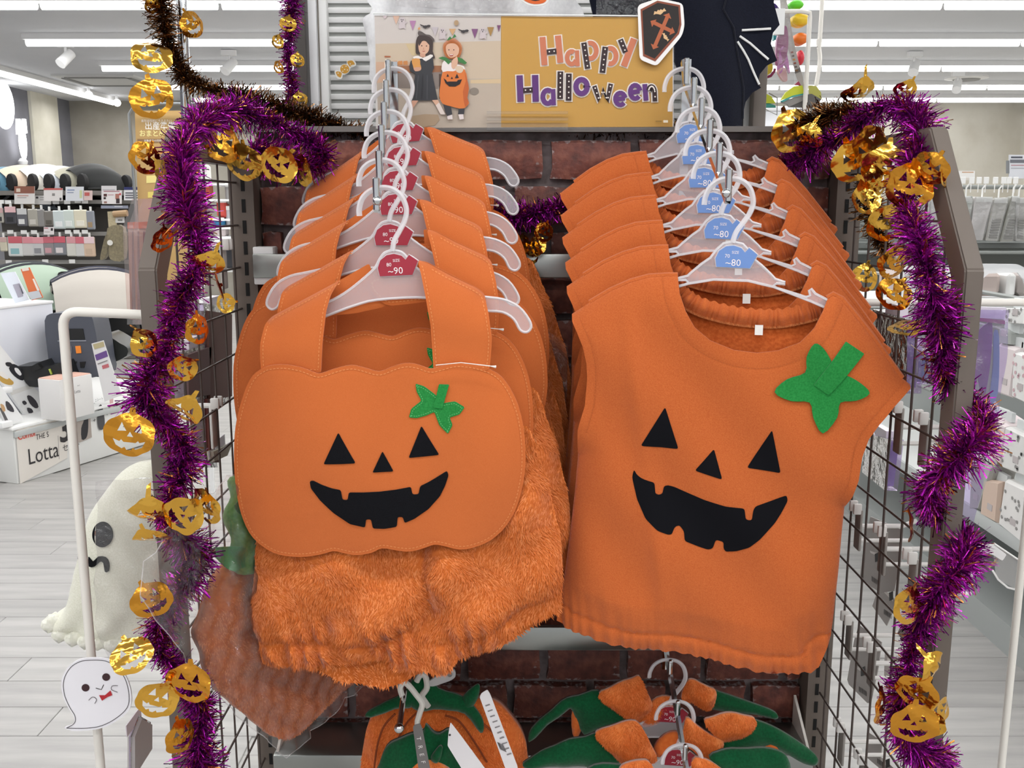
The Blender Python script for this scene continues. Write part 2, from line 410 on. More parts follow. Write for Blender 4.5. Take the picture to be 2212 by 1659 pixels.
# ------------------------------------------------------------------ the room
def wallmat(name, h1, h2, sc=3, rough=0.85):
    m, n, l, b = new_mat(name); t = nz(n, l, sc, 4); r = ramp(n, l, t.outputs['Fac'], lin(h1), lin(h2))
    l.new(r.outputs[0], b.inputs['Base Color']); b.inputs['Roughness'].default_value = rough
    bump(n, l, nz(n, l, 300, 2).outputs['Fac'], b, 0.08, 0.001); return m
XL, XR, YB, YF = -6.35, 7.3, 14.3, -3.5
TILE = new_mat('pale_wood_floor'); 
def plank_mat(name, joints):
    m, n, l, b = new_mat(name)
    oi = n.new('ShaderNodeObjectInfo'); t = nz(n, l, 2.2, 5, 'Object', (1.0, 9.0, 1.0))
    r = ramp(n, l, t.outputs['Fac'], lin('#969492'), lin('#afadaa'), 0.3, 0.7)
    if joints:
        tc = n.new('ShaderNodeTexCoord'); bt = n.new('ShaderNodeTexBrick'); l.new(tc.outputs['Object'], bt.inputs['Vector'])
        for k, v in (('Scale', 1.0), ('Mortar Size', 0.0015), ('Brick Width', 0.92), ('Row Height', 0.153)): bt.inputs[k].default_value = v
        bt.inputs['Color1'].default_value = (1, 1, 1, 1); bt.inputs['Color2'].default_value = (0.93, 0.93, 0.92, 1); bt.inputs['Mortar'].default_value = (0.6, 0.58, 0.55, 1)
        mx = n.new('ShaderNodeMix'); mx.data_type = 'RGBA'; mx.blend_type = 'MULTIPLY'; mx.inputs[0].default_value = 1
        l.new(r.outputs[0], mx.inputs[6]); l.new(bt.outputs[0], mx.inputs[7]); l.new(mx.outputs[2], b.inputs['Base Color'])
    else:
        mm = n.new('ShaderNodeMapRange'); mm.inputs['To Min'].default_value = 0.92; mm.inputs['To Max'].default_value = 1.03; l.new(oi.outputs['Random'], mm.inputs[0])
        hs = n.new('ShaderNodeHueSaturation'); l.new(mm.outputs[0], hs.inputs['Value']); l.new(r.outputs[0], hs.inputs['Color']); l.new(hs.outputs[0], b.inputs['Base Color'])
    b.inputs['Roughness'].default_value = 0.38; return m
PL1, PL2 = plank_mat('pale_wood_planks', False), plank_mat('pale_wood_planks_far', True)
fl = MB().box(((XL + XR) / 2, (YF + YB) / 2, -0.055), (XR - XL, YB - YF, 0.1), PL2).obj('floor', None, None, False); struct(fl)
PW, PH = 0.92, 0.153
plank_me = MB().rbox((0, 0, 0), (PW - 0.002, PH - 0.002, 0.012), 0.0015, PL1, seg=1).mesh('plank')
for j in range(20):
    y = 1.92 + j * PH + PH / 2; sh = (j * 0.37 % 1.0) * PW
    for i in range(-4, 4):
        x = i * PW + sh
        if -3.0 < x < 3.0 and abs(x) > 0.45 and (abs(x) > 0.85 or y < 2.6):
            link('plank', plank_me, fl, (x, y, -0.006))
CEILM = wallmat('white_ceiling', '#d0d2d5', '#dadbde', 0.6)
ce = MB().box(((XL + XR) / 2, (YF + YB) / 2, CEIL + 0.05), (XR - XL, YB - YF, 0.1), CEILM).obj('ceiling', None, None, False); struct(ce)
WL = MB().box((XL - 0.05, (YF + YB) / 2, CEIL / 2), (0.1, YB - YF, CEIL), wallmat('dark_grey_wall', '#6a6a70', '#75757b')).obj('wall_left', None, None, False); struct(WL)
p0 = atx(60, 215, XL).y
b = MB().box((XL + 0.02, (p0 + 13.85) / 2, CEIL / 2), (0.04, 13.85 - p0, CEIL), wallmat('cream_panel', '#c6c2b2', '#d2cec0')); b.obj('cream_wall_panel', None, WL, False)
struct(MB().box((0, YB + 0.05, CEIL / 2), (XR - XL, 0.1, CEIL), wallmat('greige_wall', '#8f8a80', '#9b968c')).obj('wall_back', None, None, False))
struct(MB().box((4.3, YB - 0.04, CEIL / 2), (6.0, 0.08, CEIL), wallmat('cream_wall', '#cfcabd', '#dbd7cc')).obj('trim_back', None, None, False))
struct(MB().box((XR + 0.05, (YF + YB) / 2, CEIL / 2), (0.1, YB - YF, CEIL), wallmat('cream_wall_side', '#d5d1c6', '#dfdcd3')).obj('wall_right', None, None, False))
# light rows: batten, tube
LAMP = C('#ffffff', 0.5, 0, 1, 3.0)
def batten(name, x0, x1, y, label, ax='x'):
    t = thing(name, label, 'light', ((x0 + x1) / 2 if ax == 'x' else y, y if ax == 'x' else (x0 + x1) / 2, CEIL), (0, 0, 0 if ax == 'x' else R(90)))
    MB().box((0, 0, -0.025), (x1 - x0, 0.11, 0.05), WHITE).obj('housing', None, t, False)
    n = max(1, round((x1 - x0) / 1.25)); w = (x1 - x0) / n
    for i in range(n): MB().tube([(-(x1 - x0) / 2 + i * w + 0.02, 0, -0.07), (-(x1 - x0) / 2 + (i + 1) * w - 0.02, 0, -0.07)], 0.034, 8, LAMP).obj('tube', None, t)
    return t
nm = {7.3: 'nearest and highest', 8.9: 'second nearest', 10.5: 'third nearest', 12.1: 'fourth nearest', 13.5: 'farthest, by the back wall'}
for ry in ROWS:
    if ry < 7: batten('ceiling_light_row', -6, 6.9, ry, 'white tube light row on the ceiling, %s' % {-2.9: 'farthest behind the viewer', -1.3: 'just behind the viewer', 0.3: 'right above the garments', 2.5: 'first row past the rack', 4.1: 'second row past the rack', 5.7: 'third row past the rack'}[ry]); continue
    batten('ceiling_light_row', -4.3 if ry > 8 else -6, 7.0, ry, 'long white tube light row on the ceiling, %s in view' % nm[ry])
batten('ceiling_light_row', 8.1, 13.9, -5.55, 'row of white tube lights running along the dark left wall', 'y')
# air vents and spotlights
def vent(px, py, label):
    p = atz(px, py, CEIL); t = thing('ceiling_vent', label, 'vent', p)
    MB().box((0, 0, -0.012), (0.95, 0.95, 0.024), C('#d5d5d2', 0.6)).obj('cover', None, t, False)
    for a in (-1, 1): MB().box((0, a * 0.38, -0.028), (0.7, 0.06, 0.012), C('#8d8d8a', 0.7)).obj('slot', None, t, False); MB().box((a * 0.38, 0, -0.028), (0.06, 0.7, 0.012), C('#8d8d8a', 0.7)).obj('slot', None, t, False)
vent(235, 172, 'square white air vent in the ceiling above the strollers')
p = atz(2088, 166, CEIL); t = thing('round_vent', 'round ceiling vent with dark ring, above the right wall', 'vent', p)
MB().lathe([(0.24, 0), (0.24, -0.02), (0.17, -0.03)], seg=28, m=WHITE).obj('rim', None, t); MB().lathe([(0.165, -0.022), (0.14, -0.04)], seg=24, m=C('#9a9a98', 0.7)).obj('cone', None, t)
def spot(px, py, label, Y=None):
    p = atz(px, py, CEIL - 0.12); t = thing('spotlight', label, 'light', p)
    MB().box((0, 0, 0.09), (0.14, 0.05, 0.05), WHITE).obj('mount', None, t, False)
    MB().tube([(0, 0, 0.07), (0, 0, 0.01)], 0.012, 6, WHITE).obj('stem', None, t)
    MB().tube([(0.03, 0.05, 0.02), (-0.03, -0.06, -0.09)], [0.045, 0.05], 12, WHITE).obj('lamp_head', None, t)
spot(2068, 178, 'white spotlight below the round ceiling vent'); spot(142, 118, 'white spotlight at the end of the second light row')
spot(495, 135, 'white spotlight between the light rows left of the dark post'); spot(1975, 138, 'white spotlight on the third light row at right')
for a, q in ((192, 205), (253, 222)):
    p = atx(a, q, -5.4); t = thing('spotlight', 'small glowing spotlight on the rail over the left wall, %s of two' % ('nearer' if a < 200 else 'farther'), 'light', p)
    MB().blob((0, 0, 0), (0.05, 0.05, 0.05), LAMP, 12, 8).obj('bulb', None, t); MB().tube([(0, 0, 0.03), (0, 0, CEIL - p.z)], 0.02, 8, WHITE).obj('stem', None, t)

# ------------------------------------------------------------------ the gondola rack
YW = 1.47; GX0, GX1, GC = -0.395, 0.492, 0.0485
gd = thing('gondola_rack', 'brown steel shop rack with a brick back panel', 'rack', (GC, YW, 0))
def L_(x, y, z): return (x - GC, y - YW, z)
ZT = at(1150, 287, YW).z
MORTAR = wallmat('grey_mortar', '#5e5452', '#8b7f80', 40)
bp = MB().box(L_(GC, YW + 0.02, ZT / 2), (GX1 - GX0 - 0.03, 0.02, ZT), MORTAR).obj('back_panel', None, gd, False)
m, n, l, b = new_mat('worn_red_brick')
oi = n.new('ShaderNodeObjectInfo'); t = nz(n, l, 55, 6); r = n.new('ShaderNodeValToRGB')
for i, (p_, h) in enumerate(((0.25, '#43241f'), (0.5, '#703a2f'), (0.8, '#945a46'))):
    e = r.color_ramp.elements[i] if i < 2 else r.color_ramp.elements.new(p_); e.position = p_; e.color = lin(h)
l.new(t.outputs['Fac'], r.inputs[0]); hs = n.new('ShaderNodeHueSaturation'); l.new(r.outputs[0], hs.inputs['Color'])
mr = n.new('ShaderNodeMapRange'); mr.inputs['To Min'].default_value = 0.72; mr.inputs['To Max'].default_value = 1.15; l.new(oi.outputs['Random'], mr.inputs[0]); l.new(mr.outputs[0], hs.inputs['Value'])
# pale flaking towards the arrises of each brick
tc = n.new('ShaderNodeTexCoord'); sx = n.new('ShaderNodeSeparateXYZ'); l.new(tc.outputs['Generated'], sx.inputs[0]); mxs = []
for ax in (0, 2):
    a = n.new('ShaderNodeMath'); a.operation = 'SUBTRACT'; a.inputs[1].default_value = 0.5; l.new(sx.outputs[ax], a.inputs[0])
    c = n.new('ShaderNodeMath'); c.operation = 'ABSOLUTE'; l.new(a.outputs[0], c.inputs[0]); mxs.append(c)
mx = n.new('ShaderNodeMath'); mx.operation = 'MAXIMUM'; l.new(mxs[0].outputs[0], mx.inputs[0]); l.new(mxs[1].outputs[0], mx.inputs[1])
t2 = nz(n, l, 130, 5); ad = n.new('ShaderNodeMath'); ad.operation = 'MULTIPLY_ADD'; ad.inputs[1].default_value = 0.55; l.new(t2.outputs['Fac'], ad.inputs[0]); l.new(mx.outputs[0], ad.inputs[2])
fl_ = ramp(n, l, ad.outputs[0], (0, 0, 0, 1), (1, 1, 1, 1), 0.76, 0.84)
mm = n.new('ShaderNodeMix'); mm.data_type = 'RGBA'; l.new(fl_.outputs[0], mm.inputs[0]); l.new(hs.outputs[0], mm.inputs[6]); mm.inputs[7].default_value = lin('#958886'); l.new(mm.outputs[2], b.inputs['Base Color'])
b.inputs['Roughness'].default_value = 0.62; bump(n, l, t.outputs['Fac'], b, 0.8, 0.004); BRICK = m
BW, BH = 0.1305, 0.0668
def brick_mesh(seed, w, h=BH - 0.011):
    rr = random.Random(seed); v = []; f = []; nx, nz_ = 5, 3
    for j in range(nz_ + 1):
        for i in range(nx + 1):
            x = -w / 2 + w * i / nx; z = -h / 2 + h * j / nz_; e = (i in (0, nx)) or (j in (0, nz_))
            v.append((x + rr.uniform(-1, 1) * 0.0022, -0.011 + (0.004 if e else 0) + rr.uniform(-1, 1) * 0.0016, z + rr.uniform(-1, 1) * 0.0016))
    for j in range(nz_):
        for i in range(nx): a = j * (nx + 1) + i; f.append((a, a + 1, a + nx + 2, a + nx + 1))
    rim = [i for i in range(nx + 1)] + [(j + 1) * (nx + 1) - 1 for j in range(1, nz_ + 1)] + [nz_ * (nx + 1) + i for i in range(nx - 1, -1, -1)] + [j * (nx + 1) for j in range(nz_ - 1, 0, -1)]
    o = len(v); v += [(v[i][0], 0.012, v[i][2]) for i in rim]; k = len(rim)
    f += [(rim[(i + 1) % k], rim[i], o + i, o + (i + 1) % k) for i in range(k)]
    bb = MB(); bb.add(v, f, BRICK); return bb.mesh('brick', None, True, 50)
full = [brick_mesh(i, BW - 0.013) for i in range(6)]; x0, x1 = GX0 + 0.02, GX1 - 0.02
cutc = {}
xm = at(991, 330, YW).x
for j in range(int(ZT / BH)):
    zc = ZT - 0.006 - BH * (j + 0.5); off = xm + (0 if j % 2 == 0 else BW * 0.58)
    i0 = math.floor((x0 - off) / BW)
    for i in range(i0, i0 + 9):
        a, c = off + i * BW + 0.0065, off + (i + 1) * BW - 0.0065; aa, cc = max(a, x0), min(c, x1); w = cc - aa
        if w < 0.018: continue
        if w > BW - 0.014: me = full[(i * 7 + j * 3) % 6]
        else:
            k = round(w, 3)
            if k not in cutc: cutc[k] = brick_mesh(j, w)
            me = cutc[k]
        link('brick', me, bp, (*L_((aa + cc) / 2, YW - 0.0, 0)[:2], zc))
MB().box(L_(GC, YW + 0.005, ZT + 0.004), (GX1 - GX0 + 0.02, 0.05, 0.008), C('#6f6a66', 0.4)).obj('top_cap', None, gd, False)
SLOT = C('#0c0b0a', 0.8)
for x in (GX0, GX1):
    u = MB().box(L_(x, YW - 0.012, 0.735), (0.036, 0.055, 1.47), TAUPE).obj('upright', None, gd, False)
    s_ = MB(); ix = 1 if x < 0 else -1
    for k in range(46):
        s_.box(L_(x + 0.003 * ix, YW - 0.0398, 0.06 + k * 0.0305), (0.0055, 0.001, 0.019), SLOT)
    stuff(s_.obj('slots', None, u, False))
for py0, py1, yy in ((548, 600, YW - 0.045), (1352, 1402, YW - 0.05)):
    za, zb = at(1150, py1, yy).z, at(1150, py0, yy).z
    q = MB().rbox(L_(GC, yy, (za + zb) / 2), (GX1 - GX0 - 0.03, 0.012, zb - za), 0.002, STEEL).obj('hanging_rail', None, gd)
    q['label'] = 'brushed steel rail behind the %s' % ('upper garments' if py0 < 900 else 'costumes')
    for x in (GX0 + 0.03, GX1 - 0.03): MB().rbox(L_(x, yy + 0.012, (za + zb) / 2), (0.03, 0.03, zb - za + 0.02), 0.002, WHITE).obj('rail_bracket', None, gd)
zs = at(1000, 1632, 1.36).z
sh = MB().rbox(L_(GC, 1.41, zs - 0.02), (GX1 - GX0 - 0.05, 0.10, 0.04), 0.003, STEEL).obj('base_shelf', None, gd)
for x in (GX0 + 0.03, GX1 - 0.03):
    MB().add([L_(x - 0.002, 1.455, zs + 0.05), L_(x - 0.002, 1.37, zs), L_(x - 0.002, 1.37, zs - 0.05), L_(x - 0.002, 1.455, zs - 0.05), L_(x + 0.002, 1.455, zs + 0.05), L_(x + 0.002, 1.37, zs), L_(x + 0.002, 1.37, zs - 0.05), L_(x + 0.002, 1.455, zs - 0.05)],
             [(0, 1, 2, 3), (7, 6, 5, 4), (0, 4, 5, 1), (1, 5, 6, 2), (2, 6, 7, 3), (3, 7, 4, 0)], WHITEP).obj('shelf_bracket', None, gd, False)

# ------------------------------------------------------------------ wire mesh side panels
def mesh_panel(X, yf, ztop_z0, px_break, label, wires_z):
    t = thing('wire_mesh_panel', label, 'panel', (X, YW, 0))
    zb = at(*px_break, yf).z; zt = 1.475; yt = yf + 0.11
    path = [(0, yf - YW, 0.02), (0, yf - YW, zb), (0, yt - YW, zt), (0, 1.445 - YW, zt)]
    b = MB(); w, d = 0.021, 0.034; v = []
    # square tube with mitred corners
    dirs = []
    for i, p in enumerate(path):
        a = Vector(path[max(0, i - 1)]); c = Vector(path[min(3, i + 1)]); t1 = (Vector(p) - a).normalized() if i else (c - Vector(p)).normalized(); t2 = (c - Vector(p)).normalized() if i < 3 else t1
        bi = (t1 + t2).normalized(); nn = Vector((0, -bi.z, bi.y)) / max(0.3, bi.dot(t1))
        for sx, sn in ((-1, -1), (1, -1), (1, 1), (-1, 1)): v.append(Vector(p) + Vector((sx * w / 2, 0, 0)) + nn * sn * d / 2)
    f = [(0, 1, 2, 3), (15, 14, 13, 12)] + [(i * 4 + k, i * 4 + (k + 1) % 4, i * 4 + 4 + (k + 1) % 4, i * 4 + 4 + k) for i in range(3) for k in range(4)]
    b.add(v, f, TAUPE); bm = bmesh.new(); me = b.mesh('frame', None, False); bm.from_mesh(me); bmesh.ops.recalc_face_normals(bm, faces=bm.faces); bmesh.ops.bevel(bm, geom=bm.edges[:], offset=0.002, segments=2, affect='EDGES'); bm.to_mesh(me); bm.free()
    link('frame', me, t)
    for y in (1.414, 1.354, 1.294, 1.234, 1.174, 1.114):
        ztop = zt if y > yt else zb + (y - yf) / (yt - yf) * (zt - zb)
        MB().tube([(0, y - YW, 0.05), (0, y - YW, ztop)], 0.0016, 6, WIRE).obj('wire', None, t)
    for z in wires_z:
        y0 = yf if z < zb else yf + (z - zb) / (zt - zb) * (yt - yf)
        if z < zt: MB().tube([(0.003 if X < 0 else -0.003, y0 - YW, z), (0.003 if X < 0 else -0.003, 1.44 - YW, z)], 0.0016, 6, WIRE).obj('wire', None, t)
    return t
PXL, PXR = -0.405, 0.497
mesh_panel(PXL, 1.09, 0, (326, 590), 'brown wire mesh side panel at the left of the rack', [1.374 + 0.0611 * k for k in range(1, -22, -1)])
mesh_panel(PXR, 1.055, 0, (2095, 592), 'brown wire mesh side panel at the right of the rack, with hooks', [1.259 + 0.0625 * k for k in range(3, -20, -1)])
# ------------------------------------------------------------------ waterfall arms
HY = [1.40 - 0.055 * i for i in range(6)]
LPEG = [(838, 129), (833.6, 172.5), (829, 219.5), (823.5, 269), (818, 324.4), (812, 383.4)]
RPEG = [(1483.7, 125.4), (1500, 167), (1516.3, 211.2), (1534.4, 257.5), (1555, 308), (1575.2, 364.2)]
LHOOK = [(845, 157), (840, 203), (834, 250), (831, 296), (822, 356), (823, 416)]
RHOOK = [(1477, 157), (1491, 198), (1509, 243), (1529, 292), (1549, 341), (1576, 396)]
def waterfall(pegs, end, label, rail_py, base_px):
    tops = [at(x, y, Y - 0.011) for (x, y), Y in zip(pegs, HY)]
    e = at(*end, HY[5] - 0.012); b0 = at(*base_px, 1.418)
    t = thing('waterfall_arm', label, 'display arm', b0)
    low = [Vector((p.x, p.y, p.z - 0.036)) for p in tops]
    line = [Vector((low[0].x, 1.415, low[0].z + 0.035))] + [p for p in low] + [e]
    MB().tube([p - b0 for p in line], 0.0048, 4).obj('sloping_bar', CHROME, t, True, 30)
    zr = at(1150, rail_py, 1.42).z
    MB().box((0, 0.004, (zr - b0.z) / 2 + 0.01), (0.012, 0.012, b0.z - zr + 0.02)).obj('upright_bracket', CHROME, t, False)
    for p, q in zip(tops, low):
        MB().tube([q - b0, p - b0 - Vector((0, 0, 0.0012)), p - b0], [0.0041, 0.0041, 0.003], 12).obj('peg', CHROME, t)
    MB().blob(e - b0, (0.0058, 0.0058, 0.0058), None, 14, 10).obj('end_knob', CHROME, t)
    return t
waterfall(LPEG, (815, 434), 'chrome stepped arm carrying the pumpkin bib rompers', 560, (850, 165))
waterfall(RPEG, (1568.7, 418), 'chrome stepped arm carrying the orange pumpkin tops', 560, (1483, 160))

# ------------------------------------------------------------------ hangers (drawn in pixels of the front hanger, mirrored)
def half(pts): return pts + [(-x, y) for x, y in reversed(pts)]
K = 1.0 / 1850.0
def hanger_parts(kind):
    hook = [(-50, 46), (-49, 30), (-40, 9), (-22, -5), (2, -10), (26, -5), (43, 11), (51, 37), (46, 60), (33, 82), (20, 102), (14, 124)]
    hook = [(x * K, -(y + 0) * K) for x, y in hook]
    cx, cy = 15, 122
    if kind == 'drop':
        h = [(0, 0), (18, 5), (30, 18), (42, 36), (75, 62), (112, 86), (150, 103), (190, 112), (230, 120), (262, 138), (282, 166), (286, 184), (276, 194), (262, 188), (250, 164), (226, 147), (185, 141), (140, 127), (92, 113), (44, 104)]
        poly = half(h[:]) ; poly = [(cx + x, cy + y) for x, y in poly]
        slots = []
    else:
        h = [(0, 0), (20, 4), (34, 18), (46, 36), (62, 48), (82, 66), (92, 76), (112, 82), (113, 86), (96, 85), (90, 90), (96, 95), (136, 106), (158, 112), (166, 108), (163, 98), (167, 94), (176, 104), (222, 126), (238, 134), (238, 148), (222, 142), (170, 121), (90, 93), (36, 82)]
        poly = half(h); poly = [(cx + x, cy + y) for x, y in poly]
    poly = [(x * K, -y * K) for x, y in poly]
    if kind == 'drop': poly = sm(poly, 3)
    win = [(-32, 54), (-35, 36), (-28, 20), (-14, 10), (2, 8), (18, 13), (26, 22), (34, 12), (52, 26), (38, 55)]
    win = [((cx + x) * K, -(cy + y) * K) for x, y in win]
    P = [Vector((x, 0, z)) for x, z in hook]
    hk = MB().tube(cat_rom(P, 5, False), 0.0038, 8, None, False, 0.7).mesh('hook', [HOOKP])
    bb = MB(); bb.add(*sheet(poly, 0.012, None, 0.0016, (), -0.0008)); body = bb.mesh('body', [BODYP], True, 40)
    rim = MB().tube([(x, 0, z) for x, z in resample(poly, 0.005)], 0.0017, 5, None, True).mesh('rim', [HOOKP])
    wr = MB().tube([(x, 0, z) for x, z in resample(win, 0.004)], 0.0013, 5, None, True).mesh('size_window', [HOOKP])
    tg = MB().prism([((x - 0.01 * 0) , z) for x, z in win], -0.0022, -0.0012).mesh('size_chip', None, False)
    return hk, body, rim, wr, tg, (cx, cy)
HP = {'drop': hanger_parts('drop'), 'notch': hanger_parts('notch')}
RED, BLUE = C('#a32a3c', 0.35), C('#6f92cf', 0.35)
def hanger(kind, loc, rot, label, group, small, big, chip):
    hk, body, rim, wr, tg, (cx, cy) = HP[kind]
    t = thing('plastic_hanger', label, 'hanger', loc, rot, group)
    link('hook', hk, t); o = link('body', body, t); link('rim', rim, o); link('size_window', wr, o)
    m2 = tg.copy(); m2.materials.clear(); m2.materials.append(chip); c = link('size_chip', m2, t)
    for s_, x, y, h in ((('SIZE', 6, 25, 6), (small, -16, 34, 8), ('~' + big, -14, 51, 15))):
        k = bpy.data.curves.new('size_print', 'FONT'); k.body = s_; k.size = h * K / 0.72; k.materials.append(C('#f6eef0', 0.6)); k.resolution_u = 2
        if s_ == 'SIZE': k.align_x = 'CENTER'
        q = link('size_print', k, c, ((cx + x) * K, -0.0026, -(cy + y) * K), (R(90), 0, 0))
    return t

# ------------------------------------------------------------------ pumpkin bib rompers (left)
O5 = at(*LHOOK[5], HY[5]); FL = Frame(O5, 0.0)
z3 = lambda L: zm(L, 420, 700, 2.073)
z4 = lambda L: zm(L, 560, 480, 3.687)
BIB = sm(FL.pts(z3([(325, 185), (360, 170), (430, 163), (500, 175), (560, 197), (590, 200), (650, 180), (720, 165), (780, 175), (845, 190), (900, 170), (955, 155), (1010, 160), (1065, 178), (1110, 170), (1170, 155), (1240, 160), (1320, 185), (1380, 225), (1430, 300), (1465, 400), (1480, 520), (1478, 640), (1450, 770), (1400, 870), (1330, 935), (1250, 965), (1190, 970), (1130, 955), (1085, 947), (1040, 960), (985, 973), (930, 968), (860, 957), (810, 980), (745, 993), (690, 985), (645, 975), (590, 990), (500, 1005), (400, 1000), (330, 965), (270, 905), (230, 820), (212, 720), (203, 600), (205, 470), (220, 380), (250, 280), (285, 215)])), 3)
bx0, bx1 = min(p[0] for p in BIB), max(p[0] for p in BIB); bz0, bz1 = min(p[1] for p in BIB), max(p[1] for p in BIB); bxc = (bx0 + bx1) / 2
def f_bib(X, Z):
    u = (X - bxc) / ((bx1 - bx0) / 2); v = (Z - bz0) / (bz1 - bz0)
    y = -0.034 + 0.016 * u ** 2 - 0.008 * np.sin(np.clip(v, 0, 1) * math.pi)
    y += 0.0022 * np.sin(X * 34 + Z * 22 + 0.6) * (0.4 + 0.6 * v) + 0.0012 * np.sin(X * 70 - Z * 25)
    y += 0.0035 * np.exp(-((X - bxc + 0.075 - (Z - bz1) * 0.5) / 0.02) ** 2)
    return y
EYE_L = z3([(672, 450), (748, 580), (608, 587)]); NOSE = z3([(862, 532), (910, 618), (820, 622)]); EYE_R = z3([(1030, 423), (1107, 548), (975, 560)])
MOUTH = z3([(545, 665), (560, 661), (600, 678), (640, 690), (683, 698), (690, 740), (712, 742), (718, 708), (780, 709), (850, 706), (920, 697), (985, 685), (992, 718), (1018, 718), (1025, 683), (1060, 667), (1090, 650), (1140, 620), (1147, 640), (1132, 685), (1110, 730), (1060, 785), (1000, 825), (958, 842), (950, 815), (928, 815), (924, 858), (870, 868), (820, 868), (812, 828), (790, 828), (785, 865), (720, 850), (650, 800), (590, 745), (550, 695)])
LEAF = z3([(1003, 242), (1042, 254), (1084, 284), (1102, 300), (1098, 340), (1130, 324), (1175, 318), (1217, 345), (1195, 375), (1152, 387), (1165, 420), (1145, 458), (1108, 420), (1086, 362), (1052, 378), (1010, 390), (975, 388), (986, 350), (1030, 315), (1008, 276)])
STEM = z3([(1106, 243), (1150, 245), (1121, 347), (1083, 343)])
STRAP_L = z4([(790, 380), (720, 425), (640, 462), (420, 580), (100, 750), (66, 800), (45, 950), (48, 1060), (55, 1165), (300, 1160), (525, 1170), (530, 1130), (540, 900), (556, 700), (585, 570), (640, 462)][2:])
STRAP_R = z4([(1262, 302), (1330, 320), (1500, 415), (1740, 530), (1795, 575), (1830, 720), (1857, 900), (1848, 1060), (1835, 1150), (1600, 1150), (1402, 1150), (1396, 1050), (1378, 800), (1340, 590), (1300, 420)])
FOLD_L = FL.pts(z4([(640, 462), (420, 580), (100, 750)])); FOLD_R = FL.pts(z4([(1240, 290), (1500, 415), (1740, 530), (1795, 575)]))
def f_strap(fold):
    def f(X, Z):
        d = dist(X, Z, fold); return -0.0235 * (1 - np.exp(-d / 0.016)) - 0.003 * np.clip(d / 0.08, 0, 1) + 0.0016 * np.sin(Z * 70 + X * 20) * np.clip(d / 0.05, 0, 1)
    return f
YOKE = z4([(100, 752), (420, 578), (640, 462), (790, 376), (870, 330), (900, 420), (930, 470), (1240, 440), (1230, 300), (1330, 318), (1740, 530), (1790, 572), (1800, 640), (1600, 680), (1400, 640), (1345, 634), (1000, 668), (975, 682), (760, 730), (540, 752), (300, 790), (80, 800)])
TAB = z4([(862, 462), (930, 430), (1240, 420), (1400, 430), (1390, 628), (1200, 652), (1040, 668), (985, 652), (930, 600), (880, 545)])
SHORT_F = z3([(285, 880), (500, 930), (900, 900), (1300, 900), (1400, 700), (1455, 470), (1478, 448), (1510, 480), (1545, 600), (1600, 780), (1640, 960), (1647, 1100), (1640, 1210), (1638, 1292), (1590, 1300), (1530, 1325), (1460, 1352), (1440, 1385), (1380, 1442), (1310, 1450), (1250, 1466), (1180, 1492), (1150, 1548), (1095, 1570), (1040, 1555), (1000, 1530), (950, 1540), (905, 1535), (880, 1505), (855, 1490), (760, 1505), (640, 1522), (480, 1524), (380, 1520), (305, 1510), (285, 1475), (293, 1430), (275, 1370), (260, 1300), (265, 1180), (275, 1030)])
SHORT_B = z3([(340, 900), (1400, 760), (1500, 560), (1560, 700), (1620, 960), (1630, 1260), (1560, 1330), (1450, 1400), (1200, 1500), (1010, 1565), (940, 1612), (860, 1630), (740, 1622), (620, 1592), (530, 1552), (470, 1522), (400, 1450), (330, 1200)])
SHF = rc(FL.pts(SHORT_F), 0.006); SHB = sm(FL.pts(SHORT_B), 2)
LEGLINE_L = FL.pts(z3([(280, 1420), (420, 1412), (600, 1420), (750, 1430), (870, 1400), (950, 1350)])); LEGLINE_R = FL.pts(z3([(1640, 1215), (1500, 1250), (1400, 1320), (1300, 1372), (1180, 1410), (1070, 1440)]))
SEAM = FL.pts(z3([(1025, 960), (1032, 1100), (1050, 1260), (1062, 1400), (1040, 1500)]))
def f_short(X, Z):
    e = dist(X, Z, SHF, True); s = dist(X, Z, SEAM); q = np.minimum(dist(X, Z, LEGLINE_L), dist(X, Z, LEGLINE_R))
    y = -0.024 * (1 - np.exp(-e / 0.028)) + 0.017 * np.exp(-s / 0.011) + 0.014 * np.exp(-q / 0.008)
    y += 0.005 * np.sin(X * 48 + Z * 25) + 0.0045 * np.sin(Z * 55 - X * 45 + 1)
    low = np.clip((bz0 - 0.07 - Z) / 0.06, 0, 1); y += low * 0.0065 * np.sin(X * 240 + 2 * np.sin(X * 60) + Z * 60)
    return np.minimum(y, -0.001) - 0.0005
def f_shortb(X, Z):
    e = dist(X, Z, SHB, True); return 0.004 + 0.018 * (1 - np.exp(-e / 0.03)) + 0.003 * np.sin(X * 120)
def seamf(f, line, depth=0.0012, w=0.0016): return lambda X, Z: f(X, Z) + depth * np.exp(-(dist(X, Z, line, True) / w) ** 2)
bib_in = inset(BIB, 0.0042); F_B = seamf(f_bib, bib_in, 0.0007, 0.0012)
